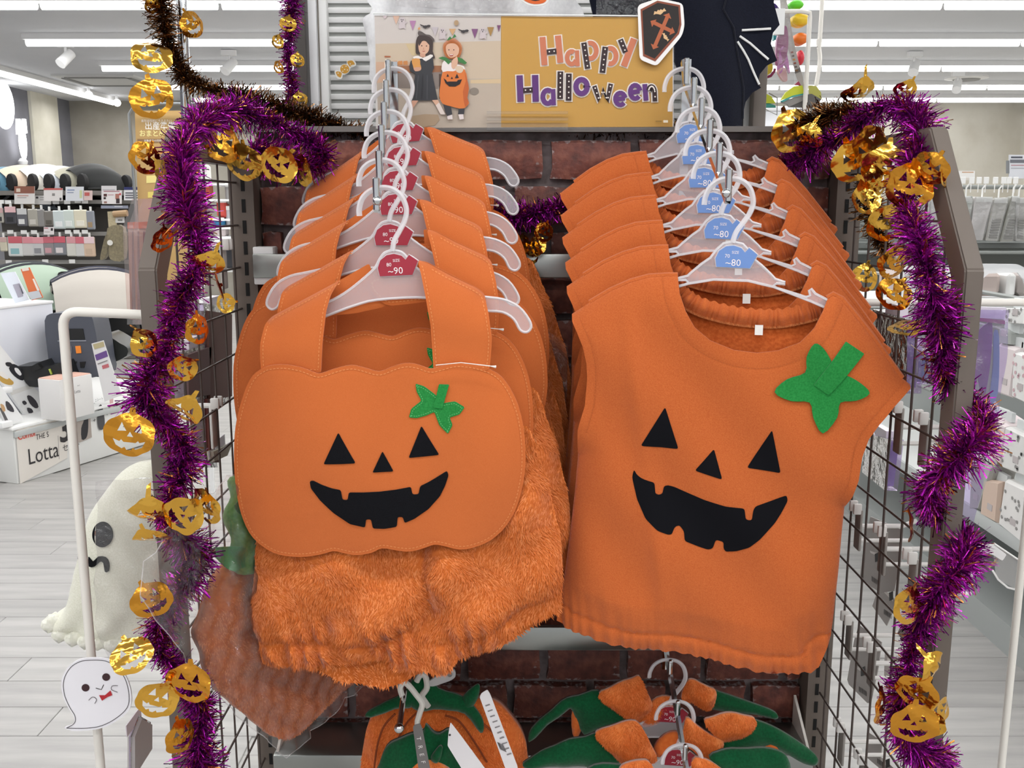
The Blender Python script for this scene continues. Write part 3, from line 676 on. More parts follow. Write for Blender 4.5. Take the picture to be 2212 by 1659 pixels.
def make_romper():
    t = thing('bib_romper', 'x', 'romper', O5, (0, 0, 0), 'orange pumpkin bib rompers on the left arm')
    bib = sheet_obj('bib', ORANGE, t, BIB, 0.0048, F_B, 0.0022)
    stitches('edge_stitching', bib_in, f_bib, bib, THREAD, closed=True)
    for n_, p_, r_ in (('eye', EYE_L, 0.0022), ('nose', NOSE, 0.0018), ('eye', EYE_R, 0.0022), ('mouth', MOUTH, 0.0022)):
        q = rc(FL.pts(p_), r_); o = sheet_obj(n_, BLACKFELT, bib, q, 0.0045, lambda X, Z: f_bib(X, Z), 0.0012, off=-0.0013); o['label'] = 'black felt %s' % n_
    lf = rc(FL.pts(LEAF), 0.002); o = sheet_obj('leaf', GREEN, bib, lf, 0.004, f_bib, 0.0012, off=-0.0013); o['label'] = 'green felt leaf with stitched rim'
    o = sheet_obj('stem', GREEN, bib, rc(FL.pts(STEM), 0.001), 0.004, f_bib, 0.0012, off=-0.0026)
    ls = inset(lf, 0.0022); stitches('leaf_stitching', ls, f_bib, bib, C('#5cb06a', 0.8), 0.0016, 0.0012, 0.0004, off=-0.0016, closed=True)
    for p_, fo in ((STRAP_L, FOLD_L), (STRAP_R, FOLD_R)):
        q = rc(FL.pts(p_), 0.004); ff = f_strap(fo); o = sheet_obj('shoulder_strap', ORANGE, t, q, 0.006, ff, 0.0018)
        stitches('strap_stitching', inset(q, 0.0035), ff, o, THREAD, closed=True)
    sheet_obj('back_yoke', ORANGE, t, rc(FL.pts(YOKE), 0.003), 0.007, lambda X, Z: 0.006 + 0.004 * np.clip((O5.z * 0 - 0.12 - Z) / 0.1, 0, 1) + 0.001 * np.sin(X * 60), 0.0018)
    q = rc(FL.pts(TAB), 0.006); o = sheet_obj('snap_tab', ORANGE, t, q, 0.006, lambda X, Z: 0.0032 + 0 * X, 0.0018); stitches('tab_stitching', inset(q, 0.004), lambda X, Z: 0.0032 + 0 * X, o, THREAD, closed=True)
    v, f = sheet(SHF, 0.005, f_short); sv, sf = sheet(SHB, 0.007, f_shortb)
    b = MB(); b.add(v, f); b.add([(p[0], p[1], p[2]) for p in sv], sf); sh = b.obj('plush_shorts', FURBASE, t, True, 180); sh['label'] = 'fluffy orange plush shorts with gathered legs'
    pile('plush_pile', v, f, 60000, 0.0056, 0.0007, sh, [FUR, FURBASE], (0.1, -0.15, -1), 0.35)
    pile('plush_pile', [(p[0], p[1] - 0.001, p[2]) for p in sv], sf, 15000, 0.0054, 0.0008, sh, [FUR, FURBASE], (0.1, -0.15, -1), 0.35)
    MB().tube([(*FL.p(948, 775)[:1], -0.047, FL.p(948, 775)[1]), (FL.p(1000, 770)[0], -0.046, FL.p(1000, 770)[1]), (FL.p(1062, 779)[0], -0.040, FL.p(1062, 779)[1]), (FL.p(1072, 781)[0], -0.038, FL.p(1072, 781)[1])], [0.0005, 0.0005, 0.0006, 0.0018], 6).obj('tag_pin', C('#f2ece4', 0.4), t)
    return t
romper = make_romper()
LROLL = [R(5.5), R(4), R(2.5), R(2), R(1), 0]
LNAMES = ['rearmost orange bib romper, hung nearest the bricks', 'orange bib romper second from the brick wall on the left arm', 'orange bib romper third from the brick wall on the left arm',
          'orange bib romper third from the front, its wide bib edge swung left', 'second orange bib romper, just behind the front smiling one', 'front orange bib romper with smiling pumpkin bib and plush shorts']
LX = [0, 0, 0.004, -0.002, 0.012, 0]
for i in (5, 4, 3, 2, 1, 0):
    o = romper if i == 5 else copy_tree(romper)
    loc = at(*LHOOK[i], HY[i]); o.location = loc + Vector((LX[i], 0, 0)); o.rotation_euler = (0, -LROLL[i], 0); o['label'] = LNAMES[i]
    if i in (3, 2):
        for ch in o.children:
            if ch.name.startswith('bib'): ch.scale.x = 1.17; ch.location.x = bxc * -0.17
    hanger('drop', loc, (0, R(-3.5) if i == 5 else -LROLL[i], 0), 'frosted hanger with red size chip, %s on the left arm' % ['sixth and rearmost', 'fifth from the front', 'fourth from the front', 'third from the front', 'second from the front', 'frontmost'][i],
           'frosted hangers of the rompers', '80', '90', RED)

# ------------------------------------------------------------------ pumpkin sweatshirt tops (right)
YAWR = [R(3), R(5), R(7), R(9), R(11), R(13)]
Q5 = at(*RHOOK[5], HY[5]); FR = Frame(Q5, -YAWR[5])
z5 = lambda L: zm(L, 1180, 560, 1.804)
SHO_L = [(512, 62), (470, 62), (400, 66), (330, 85), (250, 120), (170, 168), (100, 213)]
ARM_L = [(104, 240), (125, 280), (150, 335), (164, 400), (166, 460), (158, 560), (130, 655)]
SID_L = [(124, 760), (112, 900), (98, 1020), (75, 1200), (52, 1330), (42, 1405)]
HEM = [(75, 1432), (140, 1455), (200, 1478), (280, 1500), (350, 1510), (480, 1518), (600, 1540), (680, 1562), (750, 1583), (830, 1600), (900, 1606), (970, 1606), (1030, 1604), (1062, 1588)]
SID_R = [(1085, 1530), (1108, 1470), (1122, 1360), (1140, 1200), (1152, 1060), (1162, 965)]
ARM_R = [(1190, 915), (1212, 850), (1226, 760), (1250, 690), (1290, 632), (1350, 565), (1418, 502)]
SHO_R = [(1418, 488), (1385, 462), (1330, 385), (1270, 300), (1200, 212), (1150, 152), (1118, 136), (1098, 150)]
NECK = [(1075, 200), (1040, 262), (985, 318), (900, 350), (820, 358), (730, 345), (640, 308), (580, 258), (545, 195), (522, 130)]
FRONT = FR.pts(z5(SHO_L + ARM_L + SID_L + HEM + SID_R + ARM_R + SHO_R + NECK))
BNECK = [(1060, 172), (1000, 190), (900, 208), (800, 205), (700, 190), (600, 160), (540, 118)]
BACK = FR.pts(z5(SHO_L + ARM_L + SID_L + HEM + SID_R + ARM_R + SHO_R + BNECK))
SEAML = FR.pts(z5(SHO_L)); SEAMR = FR.pts(z5(SHO_R)); SIDEL = FR.pts(z5(SID_L)); SIDER = FR.pts(z5(SID_R)); HEML = FR.pts(z5([(42, 1405)] + HEM + [(1085, 1530)])); NECKL = FR.pts(z5([(512, 62)] + NECK[::-1] + [(1098, 150)]))
ALL = FR.pts(z5(ARM_L)); ARL = FR.pts(z5(ARM_R))
def f_body(sgn):
    def f(X, Z):
        d = np.minimum(np.minimum(dist(X, Z, SEAML), dist(X, Z, SEAMR)), np.minimum(dist(X, Z, SIDEL), dist(X, Z, SIDER)))
        h = dist(X, Z, HEML)
        y = -0.0175 * (1 - np.exp(-d / 0.022))
        y *= 0.35 + 0.65 * np.clip(h / 0.06, 0, 1)
        w = np.sin(X * 430 + 2.2 * np.sin(X * 71) + Z * 40) + 0.5 * np.sin(X * 163 + 1.0) 
        y += 0.0030 * w * np.exp(-h / 0.026) - 0.002 * np.exp(-((h - 0.012) / 0.008) ** 2) + 0.0026 * np.exp(-((h - 0.0235) / 0.0022) ** 2)
        k = np.clip(d / 0.05, 0, 1) * np.clip(h / 0.05, 0, 1)
        y += k * (0.0034 * np.sin(X * 36 - Z * 12 + 0.5) * np.clip((-0.30 - Z) / 0.12, 0, 1) + 0.0028 * np.sin(X * 48 + Z * 40))
        y += -0.004 * np.exp(-((X + 0.105 + (Z + 0.2) * 0.15) / 0.012) ** 2) * np.clip(h / 0.08, 0, 1) * k
        return (y if sgn < 0 else -y * 0.9)
    return f
fb = f_body(-1)
n_in = [tuple(a) for a in cat_rom([Vector(p) for p in NECKL], 3, False)]
def offs(line, d):
    out = []; P = [Vector(p) for p in line]
    for i in range(len(P)):
        t = (P[min(i + 1, len(P) - 1)] - P[max(0, i - 1)]).normalized(); out.append(tuple(P[i] + Vector((-t.y, t.x)) * d))
    return out
NS = offs(n_in, -0.0175); AS_L = offs([tuple(a) for a in cat_rom([Vector(p) for p in ALL], 3, False)], 0.0105); AS_R = offs([tuple(a) for a in cat_rom([Vector(p) for p in ARL], 3, False)], 0.0105)
HS = offs([tuple(a) for a in cat_rom([Vector(p) for p in HEML], 3, False)], 0.0225)
def f_front(X, Z):
    y = fb(X, Z)
    for L in (NS, AS_L, AS_R): y = y + 0.0008 * np.exp(-(dist(X, Z, L) / 0.0013) ** 2)
    return y
TE_L = z5([(468, 563), (519, 724), (374, 713)]); TNOSE = z5([(655, 725), (687, 840), (582, 806)]); TE_R = z5([(878, 651), (911, 820), (782, 799)])
TMOUTH = z5([(347, 806), (358, 826), (378, 840), (426, 856), (430, 897), (442, 903), (456, 900), (462, 872), (476, 868), (500, 873), (560, 897), (620, 920), (700, 943), (772, 952), (777, 995), (800, 999), (806, 960), (815, 946), (870, 930), (935, 908), (939, 930), (915, 975), (890, 1012), (830, 1075), (790, 1106), (740, 1121), (700, 1122), (692, 1110), (692, 1083), (662, 1074), (650, 1108), (632, 1112), (600, 1100), (543, 1076), (540, 1040), (522, 1017), (504, 1024), (494, 1050), (480, 1052), (440, 1035), (392, 990), (360, 920), (348, 870), (340, 835)])
TLEAF = z5([(1040, 320), (1075, 338), (1108, 392), (1130, 440), (1165, 443), (1215, 470), (1252, 510), (1200, 538), (1140, 547), (1128, 605), (1073, 665), (1036, 605), (1022, 547), (950, 540), (887, 505), (935, 458), (1005, 432), (1010, 372)])
TSTEM = z5([(1162, 313), (1234, 362), (1096, 519), (1038, 480)])
def make_top():
    t = thing('sleeveless_top', 'x', 'top', Q5, (0, 0, -YAWR[5]), 'orange pumpkin sweatshirt tops on the right arm')
    fr = sheet_obj('front_panel', SWEAT, t, FRONT, 0.0036, f_front, 0.0024); fr['label'] = 'orange front with black pumpkin face'
    bk = sheet_obj('back_panel', FLEECE, t, BACK, 0.007, f_body(1), 0.0024); bk['label'] = 'back seen from inside, brushed orange fleece'
    for L in (NS, AS_L, AS_R, HS): stitches('seam_stitching', L, fb, fr, C('#b25a28', 0.9), 0.002, 0.0016, 0.0004, -0.0005)
    for n_, p_ in (('eye', TE_L), ('nose', TNOSE), ('eye', TE_R), ('mouth', TMOUTH)):
        o = sheet_obj(n_, BLACKPRINT, fr, rc(FR.pts(p_), 0.003), 0.0048, fb, 0.0005, off=-0.0007); o['label'] = 'black printed %s' % n_
    lf = lambda X, Z: fb(X, Z) - 0.0018 - 0.0015 * np.clip(dist(X, Z, FR.pts(TSTEM), True) / 0.02, 0, 1)
    o = sheet_obj('leaf', GREEN, fr, sm(FR.pts(TLEAF), 3), 0.005, lf, 0.0014); o['label'] = 'large green felt leaf'
    o = sheet_obj('stem', GREEN, fr, rc(FR.pts(TSTEM), 0.0012), 0.005, lambda X, Z: fb(X, Z) - 0.0034, 0.0014); o['label'] = 'green felt stem strip'
    # gathered elastic band along the back neck, with its overlocked lower edge
    bn = [Vector(p) for p in FR.pts(z5([(1096, 158)] + BNECK + [(515, 80)]))]; ln = cat_rom(bn, 22, False); b = MB(); v = []; f = []; N = len(ln); rows = 7
    for i, p in enumerate(ln):
        tg = (ln[min(i + 1, N - 1)] - ln[max(0, i - 1)]).normalized(); nn = Vector((tg.y, -tg.x)); nn = nn if nn.y < 0 else -nn
        for j in range(rows):
            s_ = j / (rows - 1); w = math.sin(i * 1.15 + math.sin(i * 0.37) * 2.2) * (0.35 + 0.65 * math.sin(s_ * math.pi)); q = p + nn * (s_ * 0.0225 - 0.003) + Vector((0, 0.0012 * math.sin(i * 0.8) * (1 - s_)))
            v.append((q.x, 0.0095 - 0.0042 * math.sin(min(1, s_ * 1.15) * math.pi) - 0.0022 * w, q.y))
    for i in range(N - 1):
        for j in range(rows - 1): f.append((i * rows + j, i * rows + j + 1, (i + 1) * rows + j + 1, (i + 1) * rows + j))
    b.add(v, f); nb = b.obj('gathered_neckband', SWEAT, t, True, 180); nb['label'] = 'gathered elastic neckband'
    zz = MB()
    for i in range(0, N - 2):
        q = Vector(v[i * rows + rows - 1]); q2 = Vector(v[(i + 1) * rows + rows - 2]); q3 = Vector(v[(i + 1) * rows + rows - 1])
        zz.tube([q + Vector((0, -0.001, 0)), q2 + Vector((0, -0.001, -0.001)), q3 + Vector((0, -0.001, 0))], 0.0004, 4)
    stuff(zz.obj('overlock_stitching', THREAD, nb))
    p = FR.p(1640, 704); MB().box((p[0], 0.0055, p[1] - 0.0055), (0.0092, 0.0012, 0.0118)).obj('care_label', C('#efece6', 0.6), t, False)
    # folded shoulder rolls
    for L, n_ in ((SHO_R[1:], 1), (SHO_L[:-1], 0)):
        MB().tube([(x, 0.003, z - 0.001) for x, z in FR.pts(z5(L))], 0.0042, 8).obj('shoulder_seam', SWEAT, t)
    return t
top = make_top()
RN = ['rearmost orange pumpkin top, hung nearest the bricks', 'orange pumpkin top second from the brick wall on the right arm', 'orange pumpkin top third from the brick wall on the right arm', 'orange pumpkin top third from the front on the right arm',
      'second orange pumpkin top, its green leaf tip showing behind the front one', 'front orange pumpkin top with toothy black face and big green leaf']
RROLL = [R(3.5), R(3), R(2), R(1.5), R(0.5), 0]
for i in (5, 4, 3, 2, 1, 0):
    o = top if i == 5 else copy_tree(top)
    loc = at(*RHOOK[i], HY[i]); o.location = loc; o.rotation_euler = (0, -RROLL[i], -YAWR[i]); o['label'] = RN[i]
    hanger('notch', loc, (0, R(1.2) - RROLL[i], -YAWR[i]), 'frosted notched hanger with blue size chip, %s on the right arm' % ['sixth and rearmost', 'fifth from the front', 'fourth from the front', 'third from the front', 'second from the front', 'frontmost'][i],
           'frosted hangers of the tops', '70', '80', BLUE)
# ------------------------------------------------------------------ tinsel garlands with foil pumpkins
def pumpkin_outline():
    o = []
    for k in range(64):
        a = 2 * math.pi * k / 64; r = 1 - 0.055 * abs(math.sin(a * 3.0 + 0.25)) ** 4; x, z = r * math.sin(a) * 1.08, r * math.cos(a) * 0.92
        o.append((x, z))
    # stem
    return [p for p in o if not (abs(p[0]) < 0.13 and p[1] > 0)][:1] * 0 + [(-0.14, 0.90), (-0.10, 1.12), (0.10, 1.16), (0.13, 0.90)] + [p for p in o[1:-1] if not (abs(p[0]) < 0.17 and p[1] > 0)]
PO = pumpkin_outline()
PH = [[(-0.52, 0.12), (-0.16, 0.16), (-0.34, 0.52)], [(0.52, 0.12), (0.16, 0.16), (0.34, 0.52)], [(-0.13, -0.08), (0.13, -0.08), (0, 0.14)],
      [(-0.66, -0.20), (-0.40, -0.30), (-0.34, -0.22), (-0.24, -0.32), (0.24, -0.32), (0.34, -0.22), (0.40, -0.30), (0.66, -0.20), (0.52, -0.48), (0.26, -0.60), (0.18, -0.52), (0.06, -0.64), (-0.10, -0.64), (-0.18, -0.52), (-0.30, -0.60), (-0.54, -0.46)]]
FOILS = []
def foil_mesh(i):
    rr = random.Random(100 + i); r = 0.0275
    kx, kz = rr.uniform(-7, 7), rr.uniform(-5, 5); a1 = rr.uniform(0, 3); d = rr.uniform(0.3, 1.4); c = rr.uniform(-0.012, 0.012)
    curl = [(0, 0), (0.012, 30), (-0.012, -30), (0.004, 50), (0.02, 10), (0, 0)][i % 6]
    def f(X, Z):
        u = X * math.cos(d) + Z * math.sin(d)
        y = kx * X * X * 1.0 + kz * Z * Z + 0.0012 * np.sin(u * 260 + a1) + 0.003 * np.abs(u - c) / 0.02
        return y + curl[0] * np.clip((Z - 0.006) / 0.02, 0, 1.5) ** 2
    b = MB(); b.add(*sheet([(x * r, z * r) for x, z in PO], 0.0042, f, 0.0, [[(x * r, z * r) for x, z in h] for h in PH]))
    return b.mesh('foil_pumpkin', [GOLD if i % 3 else GOLD2], True, 180)
for i in range(9): FOILS.append(foil_mesh(i))
FN = [0]
def foil_at(g, px, py, Y, dia, yaw=0, tilt=0, roll=0, var=None):
    i = FN[0]; FN[0] += 1; p = at(px, py, Y); depth = (p - EYEV).dot(Vector((0, CP, -SP))); s = (dia / FPX * depth) / 0.0575
    o = link('foil_pumpkin', FOILS[(i * 4 + 1) % 9 if var is None else var], g, p - g.location, (R(tilt), R(roll), R(yaw))); o.scale = (s, s, s); return o
def garland(name, label, pts, r, dens, kind, foils=()):
    P = [at(a, b, c) for a, b, c in pts]; o = P[0]; t = thing(name, label, 'garland', o)
    mats, pr = ([PURPLE, DPURPLE, COPPER], [0.5, 0.36, 0.14]) if kind == 'p' else ([BRONZE, BRONZE2, COPPER], [0.6, 0.3, 0.1])
    tinsel('tinsel', [p - o for p in P], r, dens, mats, pr, t); bpy.context.view_layer.update()
    for f in foils: foil_at(t, *f)
    return t
garland('tinsel_garland', 'purple tinsel garland with gold foil pumpkins winding down the left post',
    [(545, 318, 1.33), (610, 345, 1.36), (672, 362, 1.385), (702, 335, 1.39), (650, 296, 1.385), (585, 262, 1.36), (515, 240, 1.33), (450, 250, 1.26), (400, 305, 1.17), (392, 375, 1.10), (402, 450, 1.06), (428, 520, 1.05), (425, 580, 1.045), (392, 640, 1.04), (372, 700, 1.035), (360, 760, 1.03), (325, 815, 1.02), (312, 862, 1.02), (345, 905, 1.03), (392, 950, 1.05), (398, 1010, 1.045), (372, 1060, 1.035), (350, 1110, 1.03), (395, 1160, 1.05), (432, 1200, 1.06), (415, 1245, 1.05), (365, 1300, 1.035), (340, 1360, 1.03), (352, 1410, 1.03), (405, 1470, 1.045), (440, 1540, 1.05), (425, 1600, 1.05), (450, 1690, 1.05)],
    0.034, 9000, 'p',
    [(478, 305, 1.29, 96, 25, -10, 42, 3), (522, 352, 1.30, 92, -20, 15, 12, 5), (602, 356, 1.32, 84, 30, 10, 40, 2), (650, 368, 1.34, 70, -30, 20, 70, 5), (318, 342, 1.10, 78, 55, 10, 30, 3), (350, 372, 1.07, 62, -50, 0, -20, 2), (440, 300, 1.25, 60, 40, 40, 0, 1),
     (448, 578, 1.04, 70, 30, 62, 25, 4), (470, 622, 1.04, 66, -20, 50, 70, 6), (488, 655, 1.05, 44, 50, 20, 80, 8), (432, 712, 1.03, 74, 66, 5, 5, 3), (318, 742, 1.0, 70, 58, 0, -8, 4), (395, 888, 1.0, 84, 20, 52, 35, 7), (280, 940, 0.985, 110, 4, -4, 8, 0),
     (320, 1118, 1.0, 88, 15, 55, 5, 4), (330, 1165, 1.0, 84, -10, 66, -10, 1), (395, 1115, 1.0, 92, 30, 25, 60, 7), (440, 1095, 1.02, 92, -35, 10, 20, 5), (328, 1297, 0.99, 92, 10, 0, -28, 0), (283, 1415, 0.985, 92, 25, -42, -22, 5), (408, 1478, 0.99, 104, -8, 0, 5, 0), (340, 1512, 0.985, 92, 25, -5, 30, 8), (395, 1592, 0.985, 82, 62, 0, 0, 3), (355, 520, 1.05, 66, 70, 15, 0, 6), (395, 795, 1.02, 70, 60, 30, 40, 2)])
garland('tinsel_garland', 'purple tinsel garland with gold foil pumpkins winding down the right post',
    [(1690, 362, 1.42), (1745, 335, 1.40), (1800, 300, 1.37), (1855, 265, 1.33), (1915, 228, 1.28), (1972, 245, 1.23), (1992, 300, 1.19), (1972, 370, 1.15), (1955, 440, 1.12), (1978, 500, 1.07), (2000, 570, 1.045), (2015, 640, 1.04), (2035, 720, 1.04), (2035, 800, 1.05), (2075, 855, 1.07), (2125, 905, 1.03), (2095, 965, 0.995), (2040, 1015, 1.0), (2005, 1060, 1.03), (2020, 1105, 1.05), (2075, 1150, 1.06), (2085, 1205, 1.01), (2050, 1250, 0.99), (2010, 1300, 1.01), (1985, 1360, 1.02), (1965, 1430, 1.02), (1948, 1500, 1.01), (1945, 1570, 1.01), (1985, 1620, 1.02), (2040, 1640, 1.06), (2030, 1700, 1.05)],
    0.034, 9000, 'p',
    [(1715, 282, 1.38, 104, 20, 0, -30, 5), (1745, 300, 1.38, 60, -40, 40, 20, 4), (1690, 366, 1.40, 60, 40, 0, 0, 3), (1850, 348, 1.27, 104, -15, 15, -30, 5), (1888, 318, 1.22, 100, 30, 10, 35, 6), (1912, 362, 1.20, 100, -10, 20, 10, 7), (1965, 402, 1.11, 112, 10, 0, 12, 0), (2008, 365, 1.10, 80, -35, 25, 35, 3), (2042, 380, 1.1, 52, 50, 0, 50, 1),
     (1916, 482, 1.18, 92, 5, 8, 2, 8), (1870, 432, 1.2, 66, -40, 0, 40, 7), (1895, 400, 1.2, 80, 20, 30, 0, 4), (1935, 572, 1.15, 84, 35, 35, 30, 3), (1930, 636, 1.14, 78, -30, 0, 30, 6), (1960, 705, 1.09, 86, 20, 48, 10, 2), (1945, 540, 1.18, 62, 60, 20, 0, 1), (1872, 600, 1.30, 70, 20, 0, 10, 5), (1855, 208, 1.34, 74, 20, 66, 0, 4), (1955, 195, 1.26, 52, 20, 60, 20, 1), (2000, 790, 1.03, 80, 64, 0, 0, 7), (2140, 935, 1.02, 62, 55, 20, 20, 2), (1975, 1135, 1.0, 84, 68, 0, -10, 3),
     (2130, 1228, 1.02, 52, 40, 66, 10, 1), (1968, 1310, 0.985, 96, 30, 0, 20, 5), (2045, 1305, 1.0, 60, 60, 10, 40, 2), (1912, 1525, 0.985, 92, 55, 0, 0, 3), (1980, 1500, 0.98, 92, -20, 12, 30, 6), (2022, 1455, 0.985, 88, 30, 30, -30, 4), (1975, 1565, 0.965, 104, -4, 0, 2, 0), (2035, 1535, 0.985, 72, 40, 20, 60, 7), (2010, 1565, 0.985, 64, -40, 10, -10, 1)])
garland('tinsel_garland', 'dark bronze tinsel garland hung on the chrome pole and along the rack top',
    [(340, -25, 1.52), (352, 50, 1.52), (372, 115, 1.52), (405, 170, 1.50), (468, 195, 1.49), (540, 215, 1.485), (615, 238, 1.48), (690, 262, 1.48), (745, 279, 1.48), (800, 286, 1.48)], 0.03, 9000, 'b',
    [(325, 118, 1.46, 88, 10, -12, 5, 4), (328, 212, 1.44, 98, 0, -5, -12, 0), (418, 52, 1.53, 64, 58, 0, -28, 3), (330, 12, 1.50, 40, 60, 30, 0, 1)])
garland('tinsel_garland', 'dark bronze tinsel at the right, over the top of the mesh panel', [(1712, 278, 1.42), (1760, 262, 1.40), (1805, 246, 1.37), (1850, 238, 1.34)], 0.03, 9000, 'b')
garland('tinsel_garland', 'dark bronze tinsel tail hanging inside the right mesh panel', [(1868, 385, 1.36), (1880, 430, 1.36), (1888, 480, 1.36), (1900, 520, 1.36), (1920, 545, 1.36)], 0.027, 8000, 'b')
garland('tinsel_garland', 'bronze tinsel lying on the rack top behind the sign', [(1235, 281, 1.487), (1300, 279, 1.487), (1370, 280, 1.487), (1440, 279, 1.487), (1500, 277, 1.487)], 0.02, 8000, 'b', [(1280, 270, 1.48, 30, 0, 50, 20), (1400, 270, 1.48, 36, 20, 50, 0), (1330, 273, 1.48, 30, -30, 40, 50)])
garland('tinsel_garland', 'slim purple tinsel garland hanging beside the dark post, above the rack', [(632, -30, 1.60), (628, 50, 1.60), (622, 120, 1.60), (630, 180, 1.60), (622, 225, 1.58), (580, 252, 1.54)], 0.021, 9000, 'p',
    [(622, 52, 1.56, 36, 10, 10, 10), (644, 130, 1.57, 34, 40, 0, 0), (602, 145, 1.57, 30, 60, 0, 20), (650, 215, 1.58, 34, 30, 10, 0), (600, 90, 1.57, 32, 50, 0, 10)])
garland('tinsel_garland', 'short purple tinsel garland across the bricks between the two arms', [(1035, 470, 1.435), (1080, 468, 1.43), (1130, 466, 1.43), (1180, 455, 1.43), (1230, 445, 1.43)], 0.032, 9000, 'p',
    [(1178, 502, 1.39, 48, 30, 10, 20), (1150, 545, 1.41, 60, 50, 0, 10), (1120, 525, 1.42, 50, 30, 20, 0), (1095, 505, 1.42, 34, 10, 40, 40), (1160, 530, 1.40, 44, -40, 0, 60)])

# ------------------------------------------------------------------ chrome pole, posts and louvre panel behind
t = thing('chrome_pole', 'chrome pole rising behind the left mesh panel', 'pole', at(400, 270, 1.56))
p1 = at(389, -60, 1.56); MB().tube([(0, 0, -0.25), (p1.x - t.location.x + 0.0, 0, p1.z - t.location.z)], 0.0085, 12).obj('tube', CHROME, t); MB().lathe([(0.016, -0.27), (0.016, -0.25), (0.009, -0.24)], seg=14).obj('foot_collar', CHROME, t)
YL = 1.78
def up(px, w, Y=YL, z1=2.25, name='post', m=TAUPE, d=0.04, dy=0.0):
    p = at(px, 200, Y); return (p.x, Y + dy, z1 / 2), (w, d, z1), m
t = thing('louvre_panel', 'white louvred panel standing behind the rack top', 'panel', (at(1150, 200, YL).x, YL, 0))
lx0, lx1 = at(704, 150, YL).x - t.location.x, at(1600, 150, YL).x - t.location.x
MB().box(((lx0 + lx1) / 2, 0.010, 1.2), (lx1 - lx0, 0.006, 2.1), C('#c2c4c0', 0.7)).obj('backing', None, t, False)
for x in (lx0, lx1): MB().rbox((x, 0.0, 1.2), (0.014, 0.03, 2.1), 0.002, C('#f4f4f2', 0.5)).obj('stile', None, t)
z0 = at(1000, 330, YL).z; pz = at(720, 6, YL).z - at(720, 27.1, YL).z
slat = MB().rbox((0, 0, 0), (lx1 - lx0 - 0.014, 0.004, pz * 0.56), 0.001, C('#fbfbfa', 0.5), Matrix.Rotation(R(18), 3, 'X')).mesh('slat')
for k in range(22): link('slat', slat, t, ((lx0 + lx1) / 2, 0.001, z0 + k * pz))
for nm_, pxa, pxb, m_, lab, dy, hh in (('steel_post', 640, 668, C('#3d3733', 0.5), 'dark brown steel post left of the louvred panel', -0.03, 2.3), ('steel_post', 662, 692, C('#fafafc', 0.5), 'white upright strip beside the dark post', 0.0, 2.3), ('steel_post', 690, 705, C('#a39c92', 0.5), 'grey-beige strip between white upright and louvres', 0.012, 2.3),
                             ('steel_post', 1624, 1652, TAUPE, 'brown slotted post at the right behind the bat cape', -0.03, at(1640, 130, 1.75).z), ('steel_post', 1598, 1626, C('#dadad8', 0.5), 'white upright strip beside the right brown post', 0.0, at(1640, 130, 1.75).z)):
    a, b_ = at(pxa, 200, YL + dy).x, at(pxb, 200, YL + dy).x; t = thing(nm_, lab, 'post', ((a + b_) / 2, YL + dy, 0))
    MB().rbox((0, 0, hh / 2), (b_ - a, 0.03, hh), 0.002, m_).obj('upright', None, t); MB().box((0, 0, 0.006), (b_ - a + 0.015, 0.05, 0.012), m_).obj('foot', None, t, False)
# candy sticker
fr = Frame(at(745, 150, YL - 0.012)); t = thing('candy_sticker', 'die-cut sticker of a mustard wrapped candy with dots on the louvres', 'sticker', fr.O)
zc = lambda L: zm(L, 600, 0, 5.53)
sheet_obj('card', C('#f4f2ec', 0.6), t, sm(fr.pts(zc([(678, 855), (700, 838), (730, 840), (742, 795), (790, 765), (822, 765), (825, 725), (860, 712), (905, 712), (938, 770), (900, 800), (868, 812), (850, 862), (800, 892), (775, 895), (768, 935), (735, 945), (700, 925)])), 3), 0.01, None, 0.0012)
P_ = Print(fr, -0.0003); P_.poly(zc([(694, 862), (730, 852), (752, 862), (765, 880), (752, 925), (730, 918), (712, 905)]), '#dba23f', 3); P_.poly(zc([(830, 738), (862, 724), (896, 728), (920, 770), (890, 775), (868, 798), (845, 775)]), '#dba23f', 3)
q = zc([(800, 825)])[0]; P_.disc(q[0], q[1], 9.8, '#dba23f')
for a, b_ in ((-5, -4), (3, -6), (0, 1), (-4, 5), (6, 2), (-14, 9), (12, -11), (-12, 5), (14, -7)): P_.disc(q[0] + a, q[1] + b_, 1.3, '#f6efdc', n=8)
P_.obj('print', t)

# ------------------------------------------------------------------ happy halloween sign
YS = 1.45; fr = Frame(at(1131, 160, YS)); t = thing('acrylic_sign', 'clear acrylic sign holder with a Happy Halloween poster and a photo of two children', 'sign', fr.O)
zq = lambda L: zm(L, 640, 0, 2.6333); zp = lambda L: zm(L, 800, 20, 6.145)
c4 = fr.pts([(809, 33), (1392, 38), (1455, 38), (1455, 274), (812, 278)]); sheet_obj('poster', C('#dfdad6', 0.6), t, c4, 0.05, None, 0.0008)
cv = fr.pts([(807, 30), (1457, 36), (1456, 278), (810, 281)]); b = MB(); b.prism(cv, -0.0042, -0.003); b.obj('front_sheet', ACRYL, t, False); b = MB(); b.prism(cv, 0.002, 0.004); b.obj('rear_sheet', ACRYL, t, False)
MB().tube([(x, -0.0036, z) for x, z in fr.pts([(807, 30), (1457, 36)])], 0.001, 6).obj('bright_edge', C('#f2f5f4', 0.2), t)
b = MB(); 
for y0, y1 in ((242, 248), (256, 262), (268, 283)):
    p = fr.pts([(1052, y0), (1226, y0), (1226, y1), (1052, y1)]); b.prism(p, -0.012, -0.006)
b.obj('base_clip', film('acrylic_clip', '#fafafa', 0.02, 0.025, 5, 0.1, 1.2), t, False)
S1 = Print(fr, -0.0006)
S1.poly(zp([(55, 90), (1732, 92), (1732, 960), (1735, 1570), (110, 1578)]), '#d2c9c3')
